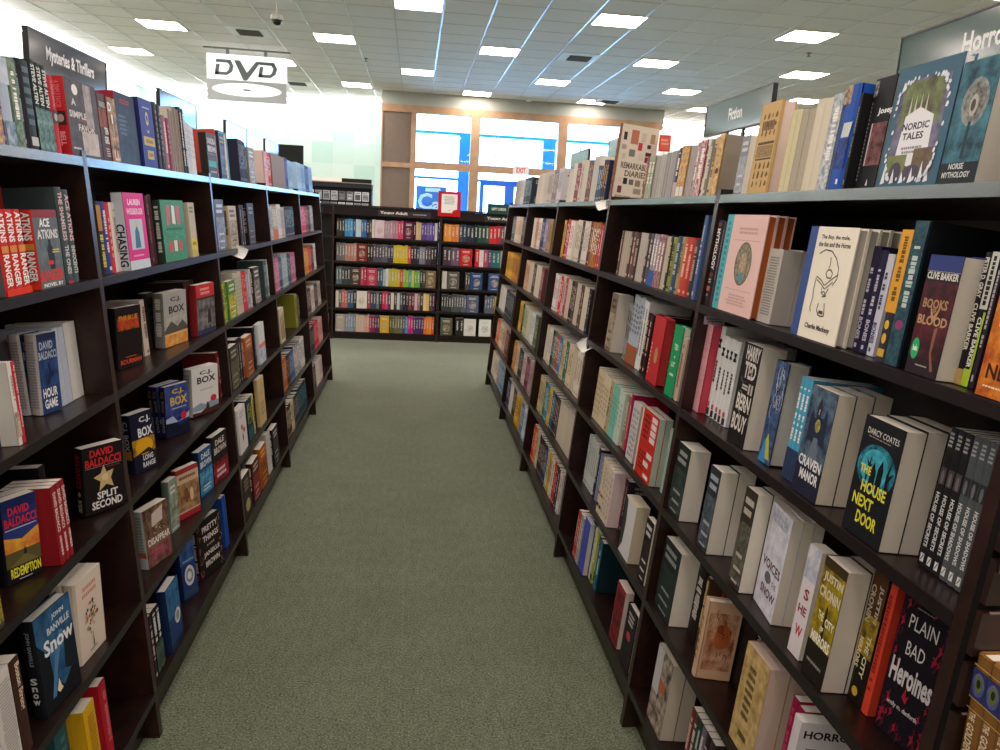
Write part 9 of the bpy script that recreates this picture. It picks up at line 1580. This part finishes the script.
# air vents
def vent(x,y,label):
    t=thing('ceiling_vent',(x,y,CZ),label,'air vent','ceiling air vents')
    m=MB(); w=.30
    m.box((-w,-w,-.010),(w,w,-.001),paint('f4f4f2',.5)); m.build('vent_plate',t)
    m=MB(); 
    for k in range(7):
        s=-.15+.05*k; m.mesh([(-.17,s,-.011),(.17,s,-.011),(.17,s+.03,-.03),(-.17,s+.03,-.03),(-.17,s+.004,-.011),(.17,s+.004,-.011),(.17,s+.034,-.03),(-.17,s+.034,-.03)],[(0,1,2,3),(7,6,5,4),(0,4,5,1),(2,6,7,3),(1,5,6,2),(3,7,4,0)],paint('6a6866',.5))
    m.build('louvre_slats',t)
vent(2.445,12.74,'white slatted ceiling vent between two lights on the fiction side'); vent(-2.51,12.74,'white slatted ceiling vent near the hanging camera'); vent(3.97,17.0,'slatted ceiling vent just before the window soffit'); vent(-2.51,17.6,'slatted ceiling vent above the mystery-side rear wall')
# security camera on a drop rod
t=thing('security_camera',(-1.576,9.5,CZ),'grey dome security camera hanging on a thin rod from the ceiling','camera')
m=MB(); m.tube((0,0,0),(0,0,-.43),.010,paint('b8b6b2',.5)); m.lathe((0,0,0),[(.04,0),(.04,-.02),(.01,-.03)],paint('b8b6b2',.5)); m.build('drop_rod',t)
m=MB(); m.lathe((0,0,-.43),[(.001,.02),(.04,.013),(.066,-.006),(.07,-.05),(.057,-.054)],paint('c0bdb8',.45)); m.build('housing',t)
m=MB(); m.lathe((0,0,-.483),[(.057,0),(.05,-.026),(.03,-.048),(.001,-.055)],paint('1a1a1e',.1,.6)); m.build('dark_dome',t)
t=thing('smoke_detector',(2.34,17.5,CZ),'small white ceiling detector close to the window soffit','detector')
m=MB(); m.lathe((0,0,0),[(.08,0),(.08,-.03),(.05,-.055),(.001,-.06)],paint('e4e2de',.4)); m.build('housing',t)
for x,y,lb in ((3.35,7.9,'small sprinkler head in the ceiling over the fiction bookcases'),(-.9,14.2,'small sprinkler head in the ceiling between lights before the windows'),(5.4,11.2,'small sprinkler head in the ceiling above the horror sign')):
    t=thing('sprinkler_head',(x,y,CZ),lb,'sprinkler'); m=MB(); m.lathe((0,0,0),[(.035,0),(.03,-.012),(.012,-.016),(.012,-.045),(.03,-.05),(.03,-.054),(.001,-.056)],paint('8a8886',.4),14); m.build('sprinkler_body',t)
# walls
PALE=noisy('e4e8e2','ecefe9',2,.6,name='pale_green_white_paint'); WHT=paint('e9e6dc',.6)
# mural band of pale green squares on the far wall
m_,nt,b=node_mat('pale_green_square_mural'); N=nt.nodes; L=nt.links
tc=N.new('ShaderNodeTexCoord'); mp=N.new('ShaderNodeMapping'); mp.inputs['Rotation'].default_value=(math.pi/2,0,0); br=N.new('ShaderNodeTexBrick'); br.offset=0
br.inputs['Scale'].default_value=1; br.inputs['Brick Width'].default_value=.5; br.inputs['Row Height'].default_value=.5; br.inputs['Mortar Size'].default_value=.002
br.inputs['Color1'].default_value=lin('e8f2ec'); br.inputs['Color2'].default_value=lin('c6e2d8'); br.inputs['Mortar'].default_value=lin('dceee6')
L.new(tc.outputs['Object'],mp.inputs['Vector']); L.new(mp.outputs['Vector'],br.inputs['Vector']); L.new(br.outputs['Color'],b.inputs['Base Color']); b.inputs['Roughness'].default_value=.6
MUR=m_
quadobj('wall_back',[(XLW,YB,0),(-.77,YB,0),(-.77,YB,CZ),(XLW,YB,CZ)],MUR,'pale wall with a mural of light green squares')
quadobj('wall_left',[(XLW,YN,0),(XLW,YB,0),(XLW,YB,CZ),(XLW,YN,CZ)],PALE)
quadobj('wall_right',[(XR,YN,0),(XR,YN,CZ),(XR,YB,CZ),(XR,YB,0)],WHT)
quadobj('wall_rear',[(XLW,YN,0),(XLW,YN,CZ),(XR,YN,CZ),(XR,YN,0)],WHT)
quadobj('wall_back_right',[(5.4,YB,0),(XR,YB,0),(XR,YB,CZ),(5.4,YB,CZ)],WHT)
m=MB(); m.box((-.77,YW+.2,0),(-.76,YB,CZ),PALE); m.box((5.39,YW+.2,0),(5.4,YB,CZ),WHT); struct(m.build('wall_vestibule_sides'))
# window wall: soffit, fabric panel, timber frame
SOF=paint('a7aaa2',.6); MAPLE=noisy('a8876a','b8977a',5,.45,5,name='honey_maple_trim'); PANEL=noisy('76685f','82746a',80,.9,3,name='taupe_fabric_panel')
m=MB(); m.box((-.77,YW-.05,3.70),(5.4,YW+.2,CZ),SOF); struct(m.build('wall_soffit'),'grey soffit band over the windows')
m=MB(); m.box((-.74,YW-.02,0),(-.143,YW+.1,3.55),PANEL); struct(m.build('wall_panel'),'taupe fabric wall panel beside the windows')
m=MB(); TW=MAPLE
m.box((-.77,YW-.05,3.55),(-.143,YW+.12,3.70),TW); m.box((-.77,YW-.05,2.40),(-.143,YW+.1,2.50),TW); m.box((-.77,YW-.045,0),(-.74,YW+.1,3.55),TW)
struct(m.build('trim_1'),'maple rails across the fabric panel')
XM=[-.085,1.25,3.17,5.2]
def frame_bars():
    m=MB(); y0,y1=YW-.06,YW+.12
    for k,x in enumerate(XM):
        w=.058 if k==0 else .1
        m.box((x-w+ (.0 if k else 0),y0,0),(x+w,y1,3.62),TW)
    m.box((-.143,y0+.01,3.55),(5.4,y1,3.70),TW)
    for a,b in zip(XM,XM[1:]): a-=.042 if a<0 else 0; m.box((a+.1,y0+.015,2.40),(b-.1,y1-.01,2.55),TW); m.box((a+.1,y0+.015,0),(b-.1,y1-.01,.25),TW)
    struct(m.build('window_frame'),'honey maple window frame')
frame_bars()
GL=glass('clear_window_glass'); n=0
for a,b in zip(XM,XM[1:]):
    for z0,z1 in ((.25,2.40),(2.55,3.55)):
        n+=1; m=MB(); m.box((a+.1 if n>2 else a+.058,YW+.03,z0),(b-.1,YW+.038,z1),GL); struct(m.build('window_%d'%n),'clear window pane in the maple frame')
# exit sign hanging on the transom
t=thing('exit_sign',(2.27,YW-.14,2.39),'white EXIT sign with red letters on the window transom','exit sign')
m=MB(); m.box((-.17,-.03,0),(.17,.03,.19),paint('f0eeee',.4)); decorate(m,(-.17,-.03,0),(1,0,0),(0,0,1),.34,.19,[('t','EXIT',.2,.22,.8,.78,'d83a44')]); m.build('sign_box',t)
m=MB(); m.box((-.02,.03,.06),(.02,.075,.12),paint('c8c8c8',.4)); m.build('bracket',t)
# ------------------------------------------------------------------ outside the windows
quadobj('outside_paving',[(-14,YB+.0,-.02),(22,YB+.0,-.02),(22,60,-.02),(-14,60,-.02)],noisy('c9ccce','dadcde',2,.8,name='pale_concrete'))
quadobj('porch_paving',[(-.77,YW+.12,-.01),(5.4,YW+.12,-.01),(5.4,YB,-.01),(-.77,YB,-.01)],noisy('c9ccce','dadcde',2,.8,name='pale_concrete'))
BLU=paint('1f7fd6',.35,.5,name='bright_blue_enamel'); BLU2=paint('1b5fae',.35,.5,name='deep_blue_enamel')
t=thing('blue_storefront',(2,20.6,0),'bright blue metal storefront frame standing outside the windows','storefront')
m=MB()
for x0,x1 in ((1.05,1.36),(3.18,3.5),(5.3,5.6),(-1.1,-.8)): m.box((x0-2,-.08,0),(x1-2,.08,3.45),BLU)
m.build('column',t)
m=MB(); m.box((-3.2,-.06,3.40),(3.7,.06,3.47),BLU); m.box((-3.2,-.05,2.30),(3.7,.05,2.36),BLU2); m.build('head_beam',t)
m=MB()
for x in (.68,1.98,2.62,4.15,-.2): m.box((x-2-.012,-.02,2.36),(x-2+.012,.02,3.40),paint('5a9aa8',.4))
m.build('mullion',t)
for x0,x1 in ((1.62,2.40),(2.40,3.18)):
    m=MB(); 
    for lo,hi in (((x0-2,-.04,.1),(x0-2+.10,.04,2.30)),((x1-2-.14,-.04,.1),(x1-2,.04,2.30)),((x0-2+.1,-.04,.1),(x1-2-.14,.04,.4)),((x0-2+.1,-.04,2.22),(x1-2-.14,.04,2.30)),((x0-2+.1,-.03,1.0),(x1-2-.14,.03,1.08))): m.box(lo,hi,BLU2)
    m.build('door_leaf',t)
t=thing('cafe_sign',(.30,19.2,0),'blue outdoor sign board with large white letters behind the window','sign')
m=MB(); m.box((-.29,-.02,1.30),(.42,.02,2.08),paint('4d86cf',.4)); decorate(m,(-.29,-.02,1.30),(1,0,0),(0,0,1),.71,.78,[('t','C',.06,.30,.54,.80,'f4f6f8'),('t','a',.54,.30,.86,.56,'f4f6f8'),('r',.3,.84,.8,.95,'f0f4f4')]); m.build('sign_panel',t)
for x in (-.25,.38):
    m=MB(); m.box((x-.02,-.02,0),(x+.02,.02,1.30),paint('4d86cf',.4)); m.build('leg',t)
# ------------------------------------------------------------------ hanging DVD sign
t=thing('hanging_sign',(-2.84,14.2,CZ),'white and grey hanging sign reading DVD below the ceiling','sign')
m=MB(); zt=-.105; LBX=emit('f6fbf8',.75,'lightbox_face'); m.box((-.64,-.04,zt-.40),(.64,.04,zt),LBX); m.box((-.64,-.04,zt-.72),(.64,.04,zt-.40),paint('b4b8ba',.45))
GRY='747c7e'
def lay(pts): m.poly([(x+.16*(z-.10),-.0412,zt-.33+z) for x,z in pts],paint(GRY,.5))
def big_d(x):   # bowl and stem as four strokes, the top stroke reaching back over the stem
    lay([(x,0),(x+.06,0),(x+.06,.17),(x,.17)]); lay([(x-.01,.195),(x+.20,.195),(x+.22,.245),(x-.01,.245)])
    lay([(x,0),(x+.20,0),(x+.18,.05),(x,.05)]); lay([(x+.18,.05),(x+.20,0),(x+.275,.06),(x+.21,.085)]); lay([(x+.21,.085),(x+.275,.06),(x+.285,.15),(x+.22,.15)]); lay([(x+.22,.15),(x+.285,.15),(x+.22,.245),(x+.18,.195)])
big_d(-.50); big_d(.20)
lay([(-.225,.245),(-.13,.245),(.01,.06),(.01,-.065),(-.03,-.065)]); lay([(.01,-.065),(.01,.06),(.13,.245),(.21,.245),(.03,-.065)])
m.poly([(.0+.56*math.cos(TAU*i/40),-.0411,zt-.545+.105*math.sin(TAU*i/40)) for i in range(40)],LBX)
m.poly([(.0+.07*math.cos(TAU*i/20),-.0413,zt-.545+.014*math.sin(TAU*i/20)) for i in range(20)],paint(GRY,.5))
m.build('sign_box',t)
for x in (-.31,.30):
    m=MB(); m.box((x-.025,-.012,zt),(x+.025,.012,0),paint('8a8c8a',.4)); m.build('hanger',t)
m=MB(); m.box((-.7,-.02,-.025),(.7,.02,-.001),paint('8a8a86',.4)); m.build('ceiling_bar',t)
# ------------------------------------------------------------------ disc rack and dark board at the back
t=thing('disc_rack',(-1.45,14.5,0),'tall dark rack with two rows of pale disc cases','media rack')
DK=paint('24252b',.45); m=MB(); m.box((-1.05,0,0),(.67,.5,1.46),DK); m.box((-1.05,.1,1.46),(.67,.5,1.90),DK); m.box((-1.05,.0,1.84),(.67,.5,1.92),paint('2f3038',.4)); m.box((-1.05,-.02,1.915),(.67,.5,1.93),paint('9a8a70',.4)); m.build('cabinet',t)
m=MB(); m.box((-1.05,.1,1.93),(.14,.3,2.0),paint('f2f2f0',.4)); m.build('white_topper',t)
m=MB(); m.box((.14,.1,1.93),(.66,.3,2.0),paint('1c2024',.4)); m.build('dark_topper',t)
rr=random.Random(3); cc=['c8c8cc','9a9aa0','e0e0e4','6a6a70','b0b0b4','d8d8dc','8a8a90']
for k in range(12):
    for z,h in ((1.615,.16),(1.47,.11)):
        d=tag(MB().build('disc_case') if 0 else (lambda b:(b.box((0,0,0),(.115,.015,h),paint(cc[(k*3+int(z*9))%7],.3)),decorate(b,(0,0,0),(1,0,0),(0,0,1),.115,h,[('n',.1,.1,.9,.7,cc[k%7],'4a4a52',5),('m',.1,.75,.9,.92,'3a3a42',1)]),b.build('disc_case'))[2])(MB()),'pale disc case, %s along the %s row of the dark rack'%(['first','second','third','fourth','fifth','sixth','seventh','eighth','ninth','tenth','eleventh','last'][k],'upper' if z>1.5 else 'lower'),'disc case','disc cases in the dark rack')
        d.location=(-2.45+.137*k,14.47 if z<1.5 else 14.56,z)
t=thing('display_board',(-1.275,8.5,0),'dark grey display board standing behind the mystery bookcases','board')
m=MB(); m.box((-.125,-.01,1.62),(.125,.01,2.10),paint('1f2424',.5)); m.build('board_panel',t); m=MB(); m.box((-.015,-.01,.02),(.015,.01,1.62),FR); m.build('post',t); m=MB(); m.box((-.12,-.12,0),(.12,.12,.02),FR); m.build('base',t)
t=thing('magazine_stand',(5.0,9.0,0),'x','x') if 0 else None
# red sticker flag on the tall beige book
t=thing('shelf_flag',(1.02,3.39,1.6085),'orange-red paper flag standing beside the tall beige picture book','flag')
m=MB(); m.box((-.0,-.001,.215),(.05,.001,.282),paint('d8503c',.5)); decorate(m,(0,-.001,.215),(1,0,0),(0,0,1),.05,.067,[('r',.08,.1,.92,.9,'e0644c'),('m',.15,.35,.85,.8,'f0a898',2)]); m.build('paper_flag',t)
m=MB(); m.box((.022,-.0008,0),(.028,.0008,.215),paint('d8d4d0',.4)); m.build('flag_stem',t)
# ------------------------------------------------------------------ light
w=bpy.data.worlds.new('sky'); SC.world=w; w.use_nodes=True; bg=w.node_tree.nodes['Background']; bg.inputs['Color'].default_value=(.38,.66,1.0,1); bg.inputs['Strength'].default_value=7.5
COVE=emit('f2faff',15.0,'cove_tube')
def cove(name,p,q,label):
    t=thing('cove_light',p,label,'cove light'); m=MB(); d=Vector(q)-Vector(p); m.tube((0,0,0),tuple(d),.025,COVE,8); m.build('tube',t)
cove('c',(XLW+.45,2,CZ-.12),(XLW+.45,YB-.5,CZ-.12),'long bright tube light washing the mystery-side wall')
cove('c',(XLW+.45,YB-.45,CZ-.12),(-.9,YB-.45,CZ-.12),'long bright tube light washing the mural wall')
cove('c',(5.6,YB-.45,CZ-.12),(XR-.4,YB-.45,CZ-.12),'long bright tube light washing the white wall past the windows')
# ------------------------------------------------------------------ camera
cam=bpy.data.cameras.new('camera'); co=bpy.data.objects.new('camera',cam); COL.objects.link(co); SC.camera=co
yaw,pitch,roll,H,F=(0.11597, 0.201067, 0.054614, 1.524972, 788.202367)
cy,sy,cp,sp_=math.cos(yaw),math.sin(yaw),math.cos(pitch),math.sin(pitch)
Fw=Vector((sy*cp,cy*cp,-sp_)); Rt=Vector((cy,-sy,0)); Up=Rt.cross(Fw)
R2=Rt*math.cos(roll)+Up*math.sin(roll); U2=Up*math.cos(roll)-Rt*math.sin(roll)
M=Matrix((R2,U2,-Fw)).transposed().to_4x4(); M.translation=Vector((0,0,H)); co.matrix_world=M
cam.sensor_fit='HORIZONTAL'; cam.sensor_width=36; cam.lens=F/1000*36; cam.clip_start=.05; cam.clip_end=200
SC.view_settings.view_transform='Standard'; SC.view_settings.look='None'; SC.view_settings.exposure=1.0; SC.view_settings.gamma=1; SC.view_settings.use_curve_mapping=False
